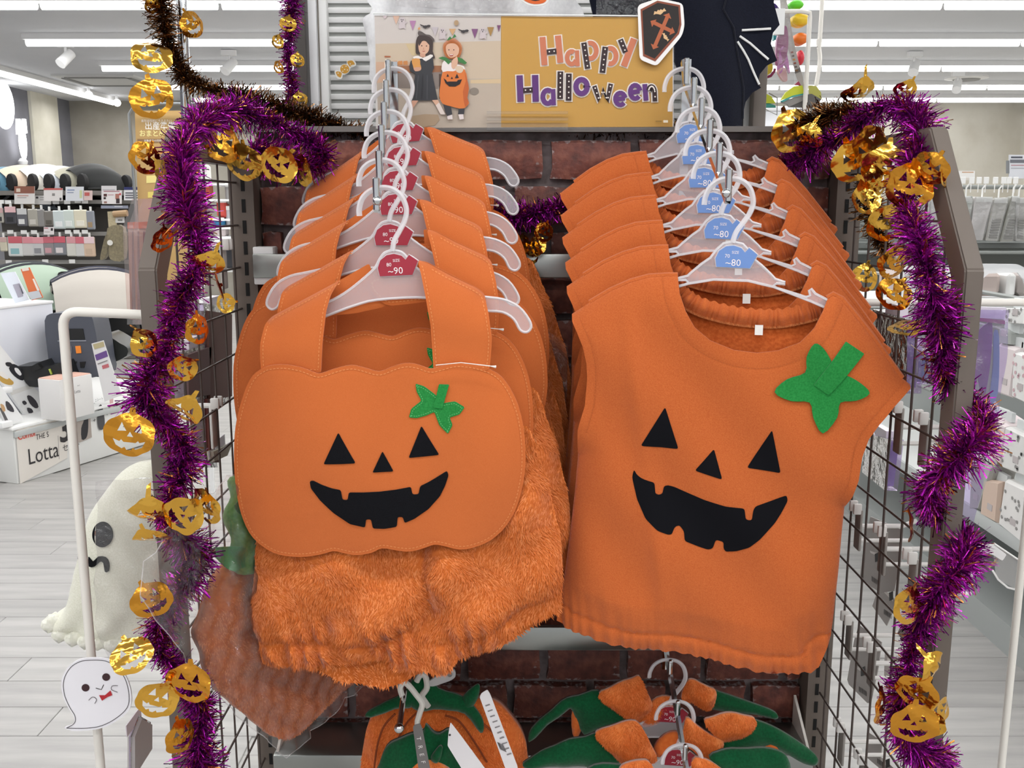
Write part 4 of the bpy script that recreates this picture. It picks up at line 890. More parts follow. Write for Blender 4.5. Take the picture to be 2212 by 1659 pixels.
S1.poly(zp([(70, 460), (1732, 420), (1732, 960), (75, 960)]), '#d0bda6'); S1.poly(zp([(85, 930), (1732, 920), (1732, 1570), (110, 1578)]), '#c2b3a3')
S1.poly(zp([(75, 700), (530, 700), (530, 940), (80, 980)]), '#d2ad92'); S1.poly(zp([(1330, 940), (1732, 925), (1732, 985), (1330, 985)]), '#d9c09a')
S1.poly(zp([(470, 460), (600, 460), (620, 615), (550, 615)]), '#d3bd94')
S1.poly(zp([(280, 750), (950, 750), (950, 835), (280, 855)]), '#a26a45'); S1.poly(zp([(340, 850), (950, 835), (950, 990), (920, 990), (900, 1060), (380, 1050)]), '#8d8078'); S1.poly(zp([(800, 860), (830, 860), (840, 1180), (810, 1180)]), '#5c4538'); S1.poly(zp([(910, 860), (945, 860), (945, 1190), (915, 1190)]), '#5c4538')
for x in (330, 400, 470): S1.poly(zp([(x - 30, 690), (x + 25, 685), (x + 28, 740), (x - 30, 740)]), '#d08a4c')
S1.poly(zp([(190, 620), (270, 622), (270, 640), (190, 640)]), '#b0643e'); S1.disc(*zp([(1380, 1090)])[0], 10, '#8f8478', 8)
S1.poly(zp([(540, 1420), (900, 1400), (860, 1540), (560, 1560)]), '#b59c80', 2)
for x, y, w, h_, c_ in ((345, 90, 90, 115, '#dcb6a0'), (565, 155, 85, 130, '#b884ad'), (860, 240, 90, 125, '#c5bcc0'), (1092, 262, 92, 90, '#d3a878'), (1387, 264, 86, 128, '#84507e'), (1597, 240, 90, 125, '#ab8549'), (1706, 215, 50, 90, '#7d4a72'), (195, 90, 60, 45, '#cdbdc0')):
    S1.poly(zp([(x - w / 2, y), (x + w / 2, y), (x, y + h_)]), c_)
for x, y in ((425, 190), (960, 330), (1495, 325)):
    S1.poly(zp([(x - 30, y - 70), (x, y - 80), (x + 30, y - 70), (x + 36, y - 20), (x + 68, y - 30), (x + 50, y + 5), (x + 38, y + 10), (x + 45, y + 75), (x + 15, y + 62), (x - 15, y + 72), (x - 50, y + 65), (x - 38, y + 5), (x - 62, y - 30), (x - 36, y - 22)]), '#cfc3c4', 2)
    for a, b_ in ((-14, -48), (10, -46), (-4, -25)): S1.disc(*zp([(x + a, y + b_)])[0], 1.0, '#3a3436', 1.6, 8)
for x, y in ((735, 228), (1240, 290)):
    S1.poly(zp([(x - 78, y - 28), (x - 60, y - 2), (x - 40, y + 2), (x - 30, y + 20), (x, y + 34), (x + 30, y + 14), (x + 50, y + 18), (x + 70, y - 4), (x + 50, y - 18), (x + 20, y - 12), (x + 10, y - 6), (x, y - 12), (x - 10, y - 6), (x - 30, y - 10)]), '#3b3538')
S1.poly(zp([(633, 255), (645, 250), (650, 235), (658, 252), (672, 256), (660, 266), (664, 280), (650, 272), (638, 280)]), '#d99a5c'); S1.disc(*zp([(1143, 185)])[0], 5, '#b99c7a', 6)
# girl in the dark dress
SK = '#d9ad92'; SK2 = '#cf9d84'
S1.poly(zp([(610, 420), (650, 350), (730, 335), (800, 365), (835, 440), (830, 560), (860, 640), (840, 660), (780, 620), (640, 600), (605, 580)]), '#40322f', 2)
S1.poly(zp([(640, 350), (640, 295), (690, 305), (740, 340), (790, 345), (850, 400), (845, 440), (800, 380), (720, 350)]), '#5d5350', 2)
S1.poly(zp([(645, 460), (690, 420), (770, 430), (785, 520), (760, 580), (710, 605), (660, 580), (642, 520)]), SK, 3); S1.poly(zp([(645, 460), (700, 390), (790, 440), (785, 480), (740, 430), (690, 430), (655, 490)]), '#40322f', 2)
S1.poly(zp([(660, 590), (735, 600), (730, 640), (665, 640)]), SK2)
for x in (685, 748): S1.disc(*zp([(x, 490 + (x - 685) * 0.05)])[0], 1.4, '#3a2a26', 1.2, 8)
S1.stroke(zp([(695, 560), (712, 566), (728, 558)]), 1.2, '#b0574e'); S1.stroke(zp([(713, 515), (706, 535), (716, 538)]), 0.8, '#c08c74')
S1.poly(zp([(540, 690), (640, 650), (740, 670), (830, 640), (848, 780), (820, 850), (900, 1215), (540, 1218), (600, 860), (530, 830), (520, 760)]), '#34353a', 1)
S1.poly(zp([(570, 640), (640, 620), (700, 650), (800, 605), (835, 630), (740, 695), (690, 660), (600, 665)]), '#e9e2dc', 2)
S1.poly(zp([(555, 670), (655, 660), (665, 730), (680, 790), (640, 825), (590, 820), (570, 760)]), '#d7974f', 2); S1.poly(zp([(580, 780), (670, 775), (670, 815), (600, 828)]), SK2, 2)
S1.poly(zp([(560, 1215), (640, 1215), (560, 1330), (545, 1400), (530, 1390), (535, 1300)]), SK2); S1.poly(zp([(820, 1210), (900, 1205), (985, 1380), (960, 1400), (930, 1390), (880, 1290)]), SK); S1.poly(zp([(870, 1280), (915, 1240), (1000, 1400), (935, 1400)]), '#e2d3cb')
for a, c_ in ((640, '#45464b'), (700, '#2a2b30'), (760, '#45464b')): S1.stroke(zp([(a, 880), (a - 15 + (a - 700) * 0.2, 1200)]), 2.5, c_)
# child in the pumpkin suit
S1.poly(zp([(965, 520), (985, 450), (1060, 395), (1130, 400), (1200, 460), (1220, 540), (1180, 640), (1080, 665), (1000, 630)]), '#d8793a', 3)
S1.poly(zp([(1005, 500), (1050, 462), (1130, 465), (1178, 520), (1170, 600), (1120, 640), (1060, 645), (1015, 590)]), SK, 3)
S1.poly(zp([(1015, 420), (1060, 365), (1085, 395), (1120, 335), (1145, 370), (1100, 390), (1040, 420)]), '#3f7a42', 1)
for x in (1045, 1110): S1.disc(*zp([(x, 545)])[0], 1.4, '#35241f', 1.1, 8)
S1.poly(zp([(1045, 605), (1110, 600), (1095, 630), (1062, 632)]), '#a94f44', 1); S1.poly(zp([(1050, 607), (1106, 603), (1095, 614), (1060, 616)]), '#f0e6df')
S1.poly(zp([(950, 760), (990, 680), (1080, 720), (1240, 760), (1250, 830), (1150, 850), (970, 840)]), '#e7dedb', 2)
S1.poly(zp([(965, 840), (1100, 830), (1250, 800), (1290, 950), (1310, 1060), (1290, 1180), (1312, 1250), (1260, 1310), (1200, 1325), (1060, 1290), (960, 1255), (918, 1150), (935, 1000)]), '#d8783a', 2)
S1.poly(zp([(1250, 830), (1290, 950), (1308, 1060), (1290, 1180), (1308, 1240), (1260, 1300), (1230, 1100), (1270, 960)]), '#bf6030', 2)
S1.poly(zp([(905, 655), (960, 635), (1015, 650), (1075, 700), (1040, 740), (990, 690)]), '#3f7a42', 1); S1.poly(zp([(1150, 640), (1220, 660), (1285, 715), (1260, 740), (1190, 710), (1150, 670)]), '#3f7a42', 1)
S1.poly(zp([(1085, 690), (1130, 650), (1150, 630), (1165, 690), (1150, 760), (1110, 800), (1080, 770)]), SK, 2); S1.poly(zp([(1130, 770), (1200, 760), (1240, 800), (1210, 850), (1150, 840)]), '#d8c1a8', 2)
for q in ([(1030, 862), (1048, 900), (1012, 902)], [(1085, 900), (1100, 930), (1070, 932)], [(1152, 862), (1178, 918), (1125, 922)]): S1.poly(zp(q), '#2a2024')
S1.poly(zp([(975, 920), (1010, 948), (1020, 968), (1060, 965), (1150, 965), (1165, 945), (1220, 935), (1190, 1000), (1130, 1032), (1050, 1030), (1000, 985)]), '#231c20', 0)
S1.poly(zp([(970, 1270), (1075, 1300), (1090, 1400), (1020, 1420), (995, 1360)]), '#3c3b40', 0); S1.poly(zp([(1175, 1325), (1255, 1320), (1245, 1400), (1165, 1400)]), '#3c3b40')
S1.poly(zp([(1020, 1425), (1090, 1405), (1095, 1465), (1030, 1465)]), '#e4d8d6', 1); S1.poly(zp([(1170, 1400), (1235, 1398), (1245, 1460), (1190, 1470)]), '#e4d8d6', 1)
S1.obj('photo_print', t)
S2 = Print(fr, -0.0006); S2.poly(zq([(1165, 92), (2140, 100), (2140, 722), (1165, 724)]), '#cb9c48')
def wob(pts): return pts
LET = []
def let(strokes, w, col): LET.append((strokes, w, col))
CORAL, DARK_, PURP = '#d07c5a', '#331d21', '#62337a'
def arc(cx, cy, rx, ry, a0, a1, n=14): return [(cx + rx * math.cos(R(a0 + (a1 - a0) * k / n)), cy - ry * math.sin(R(a0 + (a1 - a0) * k / n))) for k in range(n + 1)]
let([[(1400, 212), (1412, 372)], [(1488, 204), (1502, 358)]], 34, CORAL); let([[(1425, 298), (1480, 292)]], 30, DARK_)
let([arc(1566, 330, 26, 36, 60, 340)], 26, CORAL); let([[(1596, 288), (1600, 378)]], 24, CORAL)
let([arc(1672, 290, 34, 44, 110, -110)], 27, CORAL); let([[(1635, 244), (1657, 392)]], 30, DARK_)
let([arc(1786, 320, 32, 44, 110, -110)], 27, CORAL); let([[(1757, 268), (1740, 415)]], 32, DARK_)
let([[(1920, 222), (1862, 378)]], 36, CORAL); let([[(1842, 226), (1872, 300)]], 30, DARK_)
let([[(1270, 430), (1276, 580)], [(1358, 428), (1362, 580)]], 36, PURP); let([[(1290, 516), (1345, 512)]], 30, DARK_)
let([arc(1430, 552, 28, 38, 50, 330)], 28, PURP); let([[(1460, 508), (1464, 600)]], 26, PURP)
let([[(1502, 408), (1500, 564)]], 32, DARK_); let([[(1550, 420), (1548, 574)]], 32, DARK_)
let([arc(1622, 494, 32, 40, 0, 360, 20)], 30, PURP)
let([[(1694, 490), (1722, 574), (1742, 512), (1768, 574), (1788, 478)]], 26, DARK_)
let([arc(1842, 564, 28, 34, 10, 320), [(1818, 566), (1868, 560)]], 26, PURP)
let([arc(1926, 524, 28, 38, 10, 320), [(1902, 528), (1952, 520)]], 26, PURP)
let([[(1980, 480), (1988, 574)]], 28, PURP); let([arc(2018, 528, 18, 34, 160, 0, 10) + [(2038, 578)]], 26, DARK_)
for st, w, c_ in LET:
    for s_ in st:
        d0 = (Vector(s_[0]) - Vector(s_[1])).normalized() * 6; d1 = (Vector(s_[-1]) - Vector(s_[-2])).normalized() * 6
        S2.stroke(zq([tuple(Vector(s_[0]) + d0)] + s_[1:-1] + [tuple(Vector(s_[-1]) + d1)]), (w + 15) / 2.6333, '#f3ebe3')
for st, w, c_ in LET:
    for s_ in st: S2.stroke(zq(s_), w / 2.6333, c_)
for st, w, c_ in LET:
    if c_ != DARK_: continue
    for s_ in st:
        for a, b_ in zip(s_[:-1], s_[1:]):
            n_ = max(1, int((Vector(b_) - Vector(a)).length / 26))
            for k in range(n_): q = Vector(a).lerp(Vector(b_), (k + 0.5) / n_); S2.disc(*zq([tuple(q)])[0], 1.7, '#f3ebe3', n=8)
S2.poly(zq([(2040, 688), (2075, 688), (2075, 697), (2040, 697)]), '#a07a38'); S2.poly(zq([(2084, 686), (2110, 686), (2110, 700), (2084, 700)]), '#f0e6d0'); S2.obj('lettering_print', t)
# coffin sticker on the sign's corner
fr2 = Frame(at(1432, 70, YS - 0.008)); t2 = thing('coffin_sticker', 'die-cut black coffin sticker with a copper cross on the sign corner', 'sticker', fr2.O)
def zr(L): return zm(L, 1400, 0, 2.724)
sheet_obj('card', C('#f3f1ef', 0.6), t2, rc(fr2.pts(zr([(-62, 30), (62, -12), (205, 20), (215, 150), (200, 210), (50, 390), (-50, 350)])), 0.006), 0.02, None, 0.0015)
P2 = Print(fr2, -0.0003); P2.poly(zr([(-45, 55), (55, 4), (188, 30), (196, 145), (182, 200), (42, 362), (-30, 330)]), '#8a4a35'); P2.poly(zr([(-34, 64), (56, 16), (178, 40), (184, 142), (172, 192), (38, 345), (-22, 318)]), '#27211f')
for s_ in ([(115, 95), (38, 275)], [(30, 132), (140, 185)]): P2.stroke(zr(s_), 22 / 2.724, '#b5623f')
for c_ in ((118, 88), (34, 280), (24, 130), (146, 188)):
    v = (Vector(c_) - Vector((82, 165))).normalized(); n_ = Vector((-v.y, v.x)); c0 = Vector(c_); P2.poly(zr([tuple(c0 + v * 12), tuple(c0 - v * 14 + n_ * 26), tuple(c0 - v * 14 - n_ * 26)]), '#b5623f')
for x, y, s_, a in ((68, 68, 1.0, -12), (104, 218, 0.75, 60)):
    M = Matrix.Rotation(R(a), 2); P2.poly(zr([tuple(Vector((x, y)) + M @ Vector(q) * s_) for q in ((-40, 12), (-30, -8), (-18, -2), (-8, -12), (0, -6), (8, -12), (18, -4), (30, -14), (38, 6), (22, 6), (12, 14), (0, 20), (-12, 14), (-24, 10))]), '#e0b98a')
P2.obj('print', t2)

# ------------------------------------------------------------------ white cape, black bag, bat cape, pumpkin card above the sign
fr = Frame(at(1000, 60, 1.66)); t = thing('white_ghost_cape', 'white satin cape in a clear bag hanging behind the sign', 'cape', fr.O)
def fw(X, Z): return 0.010 * np.sin(X * 55 + Z * 20) + 0.006 * np.sin(X * 110 - Z * 35 + 1)
sheet_obj('cloth', fabric('white_satin', '#e8e8ea', '#f2f2f3', 200, 0.4), t, sm(fr.pts([(790, -60), (806, 20), (784, 40), (790, 75), (800, 130), (800, 175), (840, 200), (1000, 215), (1150, 200), (1240, 120), (1262, 40), (1235, -10), (1200, -60)]), 3), 0.012, fw, 0.003)
sheet_obj('clear_bag', CELLO, t, fr.pts([(845, -60), (860, 20), (1110, 32), (1120, -60)]), 0.012, lambda X, Z: -0.022 + 0.004 * np.sin(X * 160 + Z * 90), 0)
fr = Frame(at(1155, 5, 1.60)); t = thing('pumpkin_card', 'orange die-cut pumpkin card cut off by the top edge', 'sign', fr.O)
sheet_obj('card', C('#f2f0ee', 0.6), t, sm(fr.pts([(1118, -40), (1122, -5), (1140, 10), (1160, 13), (1180, 8), (1190, -12), (1190, -40)]), 3), 0.02, None, 0.0015); P3 = Print(fr, -0.0004); P3.poly([(1124, -38), (1127, -6), (1142, 6), (1160, 9), (1178, 4), (1185, -14), (1185, -38)], '#e2672c', 3); P3.poly([(1140, -10), (1155, -6), (1172, -11), (1165, 1), (1148, 1)], '#2a1c1c', 2); P3.obj('print', t)
fr = Frame(at(1340, 10, 1.62)); t = thing('black_bagged_costume', 'black costume in a shiny plastic bag above the sign', 'costume', fr.O)
sheet_obj('cloth', NAVY, t, sm(fr.pts([(1282, -50), (1280, 25), (1300, 60), (1380, 70), (1420, 40), (1420, -50)]), 3), 0.015, lambda X, Z: 0.004 * np.sin(X * 90 + Z * 60), 0.006)
sheet_obj('clear_bag', film('crinkled_bag', '#dfe2ee', 0.08, 0.03, 55, 1.0), t, fr.pts([(1286, -50), (1286, 42), (1400, 46), (1400, -50)]), 0.012, lambda X, Z: -0.014 + 0.004 * np.sin(X * 190 + Z * 130) + 0.003 * np.sin(Z * 260 - X * 90), 0)
fr = Frame(at(1570, 140, 1.66)); t = thing('bat_cape', 'navy black cape with scalloped bat wing edge and white rib lines', 'cape', fr.O)
def fbt(X, Z): return -0.008 * np.exp(-((X - fr.p(1585, 100)[0]) / 0.03) ** 2) + 0.006 * np.sin(X * 50 + Z * 10)
BC = [(1425, -60), (1452, 120), (1470, 160), (1520, 200), (1545, 250), (1560, 283), (1585, 286), (1602, 280), (1605, 245), (1611, 220), (1626, 200), (1645, 189), (1638, 180), (1642, 160), (1656, 142), (1677, 132), (1672, 118), (1664, 95), (1668, 72), (1682, 55), (1678, 40), (1670, 10), (1668, -60)]
sheet_obj('cloth', NAVY, t, fr.pts(BC), 0.010, fbt, 0.004)
MB().tube([(x, fbt(np.array([x]), np.array([z]))[0] - 0.002, z) for x, z in fr.pts(zr([(470, -60), (440, 60), (500, 165), (520, 300), (560, 520), (555, 700)]))], 0.0014, 6).obj('centre_seam', NAVY, t)
b = MB()
for s_ in ([(550, 180), (717, 173)], [(537, 215), (600, 255), (660, 310), (705, 352)], [(523, 247), (560, 300), (590, 350), (620, 420), (655, 497)]):
    b.tube([(x, fbt(np.array([x]), np.array([z]))[0] - 0.0015, z) for x, z in fr.pts(zr(s_))], 0.0019, 6)
o = b.obj('rib_piping', C('#f2f2f0', 0.6), t); o['label'] = 'white piping lines'
MB().blob((*fr.p(1582, 278)[:1], 0.0, fr.p(1582, 278)[1]), (0.018, 0.010, 0.008), NAVY).obj('gathered_cuff', None, t)
# ------------------------------------------------------------------ white pipe hoops
def hoop(name, label, pts, r):
    P = [at(*q) for q in pts]; o = P[-1].copy(); o.z = 0
    path = [P[0]]; c = P[1]; a = (P[0] - c).normalized(); d = (P[2] - c).normalized(); q = 0.035
    for k in range(9):
        t_ = k / 8; path.append((c + a * q) * (1 - t_) ** 2 + c * 2 * t_ * (1 - t_) + (c + d * q) * t_ * t_)
    path.append(Vector((P[2].x, P[2].y, 0.01))); t = thing(name, label, 'rail', o)
    MB().tube([p - o for p in path], r, 14).obj('pipe', WHITEP, t); MB().lathe([(r * 1.9, 0), (r * 1.9, 0.012), (r * 1.05, 0.02)], seg=16).obj('foot_cap', WHITEP, t); return t
p = at(128, 671, 1.18); pb = at(176, 1120, 1.18)
def vert_at(px, py, Y): return at(px, py, Y)
c = at(136, 672, 1.16)
def hoop3(label, start, corner, r, name='pipe_hoop'):
    o = Vector((corner.x, corner.y, 0)); path = [start]; a = (start - corner).normalized(); d = Vector((0, 0, -1)); q = 0.02
    for k in range(9):
        t_ = k / 8; path.append((corner + a * q) * (1 - t_) ** 2 + corner * 2 * t_ * (1 - t_) + (corner + d * q) * t_ * t_)
    path.append(Vector((corner.x, corner.y, 0.01))); t = thing(name, label, 'rail', o)
    MB().tube([p - o for p in path], r, 14).obj('pipe', WHITEP, t); MB().lathe([(r * 1.9, 0), (r * 1.9, 0.012), (r * 1.05, 0.02)], seg=16).obj('foot_cap', WHITEP, t); return t
hoop3('white pipe hoop left of the rack, bent down at its top corner', Vector((at(312, 672, 1.12).x, 1.12, c.z)), at(134, 672, 1.12), 0.0056)
cr = at(2264, 653, 1.35); hoop3('white pipe hoop behind the right mesh panel', Vector((at(1860, 653, 1.35).x, 1.35, cr.z)), cr, 0.0056)

# ghost sign clipped on the left pipe
fr = Frame(at(210, 1500, 1.095)); t = thing('ghost_sign', 'small white die-cut card ghost with red bow tie on the left pipe', 'sign', fr.O); zg = lambda L: zm(L, 0, 1000, 2.518)
G1 = [(350, 1440), (398, 1420), (400, 1380), (370, 1330), (340, 1260), (335, 1180), (370, 1110), (430, 1070), (500, 1060), (580, 1065), (640, 1100), (690, 1170), (715, 1260), (705, 1340), (640, 1400), (560, 1440), (480, 1455), (400, 1458)]
sheet_obj('card', C('#e9e7ec', 0.5), t, sm(fr.pts(zg(G1)), 4), 0.02, None, 0.0018)
Pg = Print(fr, -0.0003); gl = zg([(362, 1442), (405, 1415), (408, 1375), (378, 1325), (350, 1255), (348, 1180), (382, 1115), (436, 1080), (500, 1072), (575, 1077), (632, 1110), (680, 1172), (702, 1260), (692, 1330), (632, 1388), (555, 1428), (475, 1442), (362, 1442)]); Pg.stroke(gl, 1.4, '#4a4448', 4)
for x, y in ((466, 1222), (578, 1164)): q = zg([(x, y)])[0]; Pg.disc(q[0], q[1], 8.6, '#3a1f22', 8.2, 20)
Pg.stroke(zg([(522, 1224), (552, 1232), (565, 1205)]), 1.6, '#2c2224'); Pg.stroke(zg([(483, 1290), (505, 1272), (526, 1285), (516, 1308)]), 1.3, '#5a5054', 5); Pg.stroke(zg([(642, 1210), (612, 1212), (608, 1232), (640, 1246)]), 1.3, '#5a5054', 5)
Pg.poly(zg([(540, 1262), (572, 1262), (602, 1236), (612, 1262), (586, 1272), (556, 1292)]), '#b3262f'); Pg.obj('print', t)
MB().tube([(fr.p(204, 1500)[0], 0.004, 0.02), (fr.p(204, 1500)[0], 0.014, 0.02)], 0.008, 8).obj('clip', C('#dcdcdc', 0.4), t)

# ------------------------------------------------------------------ ghost plush outside the left panel
GO = at(262, 1190, 1.34); fr = Frame(GO, R(-8)); t = thing('ghost_plush', 'white knitted ghost costume with black eyes and wavy mouth, hung at the left', 'plush', GO, (0, 0, R(-8)))
KNIT = fabric('white_knit', '#d9d8c6', '#e9e8da', 500, strength=0.8)
GH = sm(fr.pts([(300, 1000), (262, 1020), (225, 1065), (190, 1120), (170, 1200), (155, 1260), (142, 1310), (122, 1325), (120, 1350), (140, 1372), (172, 1372), (200, 1384), (235, 1382), (262, 1392), (300, 1392), (350, 1380), (390, 1300), (395, 1100), (350, 1010)]), 4)
def fgh(X, Z):
    e = dist(X, Z, GH, True); return -0.03 * (1 - np.exp(-e / 0.010)) + 0.004 * np.sin(X * 90 + 3 * np.sin(Z * 30)) * np.clip((-0.02 - Z) / 0.1, 0, 1)
sheet_obj('body', KNIT, t, GH, 0.007, fgh, 0.02, angle=180)
for n_, q in (('eye', [(x, y) for x, y in zg(arc(553, 392, 57, 68, 0, 345, 22))]), ('mouth', zg([(476, 515), (500, 540), (530, 512), (570, 515), (590, 545), (588, 590), (568, 592), (560, 545), (540, 540), (512, 565), (480, 566)])), ('eye', zg([(405, 452), (415, 480), (420, 535), (398, 536), (392, 500)]))):
    o = sheet_obj(n_, BLACKFELT, t, sm(Frame(GO - fr.n * 0.033, R(-8)).pts(q), 2), 0.006, fgh, 0.002, off=-0.0025); o['label'] = 'black felt %s' % n_
b = MB()
for k in range(9):
    x, y = [(128, 1345), (150, 1366), (178, 1374), (205, 1380), (232, 1382), (262, 1388), (292, 1388), (322, 1384), (350, 1378)][k]; q = fr.p(x, y); b.blob((q[0], -0.012, q[1] + 0.006), (0.014, 0.02, 0.013), None, 12, 8, lambda p: 1 + 0.15 * math.sin(9 * p.x + 7 * p.y))
b.obj('fluffy_hem', fabric('white_boucle', '#dcdccd', '#efeee4', 160, strength=1.0), t)
sheet_obj('clear_bag', CELLO, t, fr.pts([(268, 1010), (262, 1300), (300, 1400), (420, 1395), (430, 1000)]), 0.01, lambda X, Z: -0.07 + 0.004 * np.sin(X * 120 + Z * 80), 0)

# ------------------------------------------------------------------ bagged plush pumpkin hood, lower left
A0, A1 = at(640, 1350, 1.235), at(330, 1250, 1.03); yw = math.atan2(A0.y - A1.y, A0.x - A1.x); BO = at(560, 1330, 1.19); fr = Frame(BO, yw)
t = thing('bagged_plush_hood', 'orange plush pumpkin hood with green stem in a clear bag, lower left', 'costume', BO, (0, 0, yw))
PB = sm(fr.pts([(470, 1245), (448, 1290), (438, 1340), (430, 1372), (440, 1415), (450, 1455), (468, 1488), (498, 1516), (540, 1550), (580, 1584), (612, 1596), (650, 1585), (690, 1535), (730, 1500), (780, 1440), (780, 1280), (700, 1215), (600, 1190), (520, 1210)]), 4)
def fpb(X, Z):
    e = dist(X, Z, PB, True); return -0.028 * (1 - np.exp(-e / 0.02)) + 0.003 * np.sin(X * 60 + Z * 45) + 0.002 * np.sin(Z * 130 - X * 60)
bv, bf = sheet(PB, 0.006, fpb, 0.01); b = MB(); b.add(bv, bf); ph = b.obj('plush_body', FURBASE, t, True, 180); v, f = sheet(PB, 0.007, fpb); pile('plush_pile', v, f, 16000, 0.004, 0.0007, ph, [FUR, FURBASE], (0, -0.1, -1), 0.3)
frs = Frame(BO - fr.n * 0.03, yw)
st = [Vector((*frs.p(x, y), 0)) for x, y in ((556, 1225), (545, 1170), (540, 1115), (544, 1070), (552, 1040))]
MB().tube([(p.x, -0.02, p.y) for p in cat_rom(st, 4, False)], [0.022 + 0.004 * math.sin(i) for i in range(17)], 14).obj('plush_stem', fabric('green_plush', '#4c8a3c', '#66a04e', 200, strength=1.0), t)
for q in ([(452, 1186), (490, 1178), (540, 1185), (600, 1200), (560, 1215), (520, 1225), (500, 1232), (475, 1222)], [(500, 1090), (525, 1080), (560, 1095), (540, 1108), (515, 1110)]):
    sheet_obj('leaf', GREEN, t, sm(frs.pts(q), 3), 0.006, lambda X, Z: -0.036 + 0.003 * np.sin(X * 90), 0.0015)
BAG = Frame(BO - fr.n * 0.046, yw).pts([(495, 1028), (430, 1085), (356, 1148), (318, 1215), (302, 1285), (372, 1385), (444, 1478), (534, 1564), (620, 1638), (700, 1560), (782, 1482), (760, 1300), (640, 1120), (560, 1020)])
def fbag(X, Z): return -0.046 + 0.0035 * np.sin(X * 75 + Z * 120) + 0.0025 * np.sin(X * 190 - Z * 60 + 1) + 0.0018 * np.sin(Z * 260 + X * 210)
sheet_obj('clear_bag', film('bag_film', '#f6f4f4', 0.03, 0.06, 26, 0.5), t, BAG, 0.006, fbag, 0, angle=180)
bb = Frame(BO, yw); ed = resample(BAG, 0.01); MB().tube([(x, float(fbag(np.array([x]), np.array([z]))[0]), z) for x, z in ed], 0.0006, 5, None, True).obj('bag_seam', plastic('bag_seam', '#dddadb', 0.3), t)
fr2 = Frame(at(1195, 850, 1.40)); t = thing('green_pompom_toy', 'green pompom in a clear bag, deep between the two stacks', 'toy', fr2.O)
MB().blob((0, 0, 0), (0.012, 0.012, 0.016), fabric('moss_pompom', '#55702c', '#6d8a3c', 260, strength=1.0), 16, 10).obj('pompom', None, t); sheet_obj('leaf', DGREEN, t, fr2.pts([(1172, 895), (1190, 890), (1212, 920), (1195, 930), (1178, 915)]), 0.01, None, 0.002)
sheet_obj('clear_bag', CELLO, t, fr2.pts([(1165, 700), (1225, 740), (1220, 960), (1205, 1060), (1175, 960)]), 0.01, lambda X, Z: -0.02 + 0.003 * np.sin(X * 200 + Z * 100), 0)

# ------------------------------------------------------------------ lower arm, hooded capes (right), hats (left)
def lower_arm(pegs, end, Ys, label, bpx):
    tops = [at(x, y, Y) for (x, y), Y in zip(pegs, Ys)]; e = at(*end); b0 = at(*bpx, 1.418); t = thing('waterfall_arm', label, 'display arm', b0)
    low = [p - Vector((0, 0, 0.022)) for p in tops]
    MB().tube([b0 * 0] + [p - b0 for p in low] + [e - b0], 0.0045, 6).obj('sloping_bar', CHROME, t)
    MB().tube([(0, 0, 0.03), (0, 0, -0.04)], 0.006, 8).obj('upright_bracket', CHROME, t)
    for p, q in zip(tops, low): MB().tube([q - b0, p - b0], 0.0036, 8).obj('peg', CHROME, t); 
    for p in tops: MB().blob(p - b0, (0.0038, 0.0038, 0.0038), None, 10, 6).obj('peg_tip', CHROME, t)
    return t
YC = [1.34, 1.28, 1.22]
lower_arm([(1449, 1429), (1465, 1517), (1481, 1612)], (1492, 1720, 1.18), YC, 'chrome stepped arm carrying the green and orange capes', (1437, 1392))
zl = lambda L: zm(L, 1100, 1300, 2.911)
PLUSH = fabric('orange_fleece', '#d9682a', '#e57a38', 160, strength=0.9)
def puffy(name, L, mat, fr, parent, bulge, y0, thick=0.006, fur=0, step=0.006, lab=None):
    q = sm(fr.pts(L), 3); ff = lambda X, Z: y0 - bulge * (1 - np.exp(-dist(X, Z, q, True) / (bulge * 0.9))) + 0.0018 * np.sin(X * 130 + Z * 60) * (bulge > 0.008)
    v, f = sheet(q, step, ff, thick); b = MB(); b.add(v, f); o = b.obj(name, mat, parent, True, 180)
    if fur: v2, f2 = sheet(q, step, ff); pile('plush_pile', v2, f2, fur, 0.0045, 0.0006, o, [FUR2, PLUSH], (0, -0.1, -1), 0.5)
    if lab: o['label'] = lab
    return o
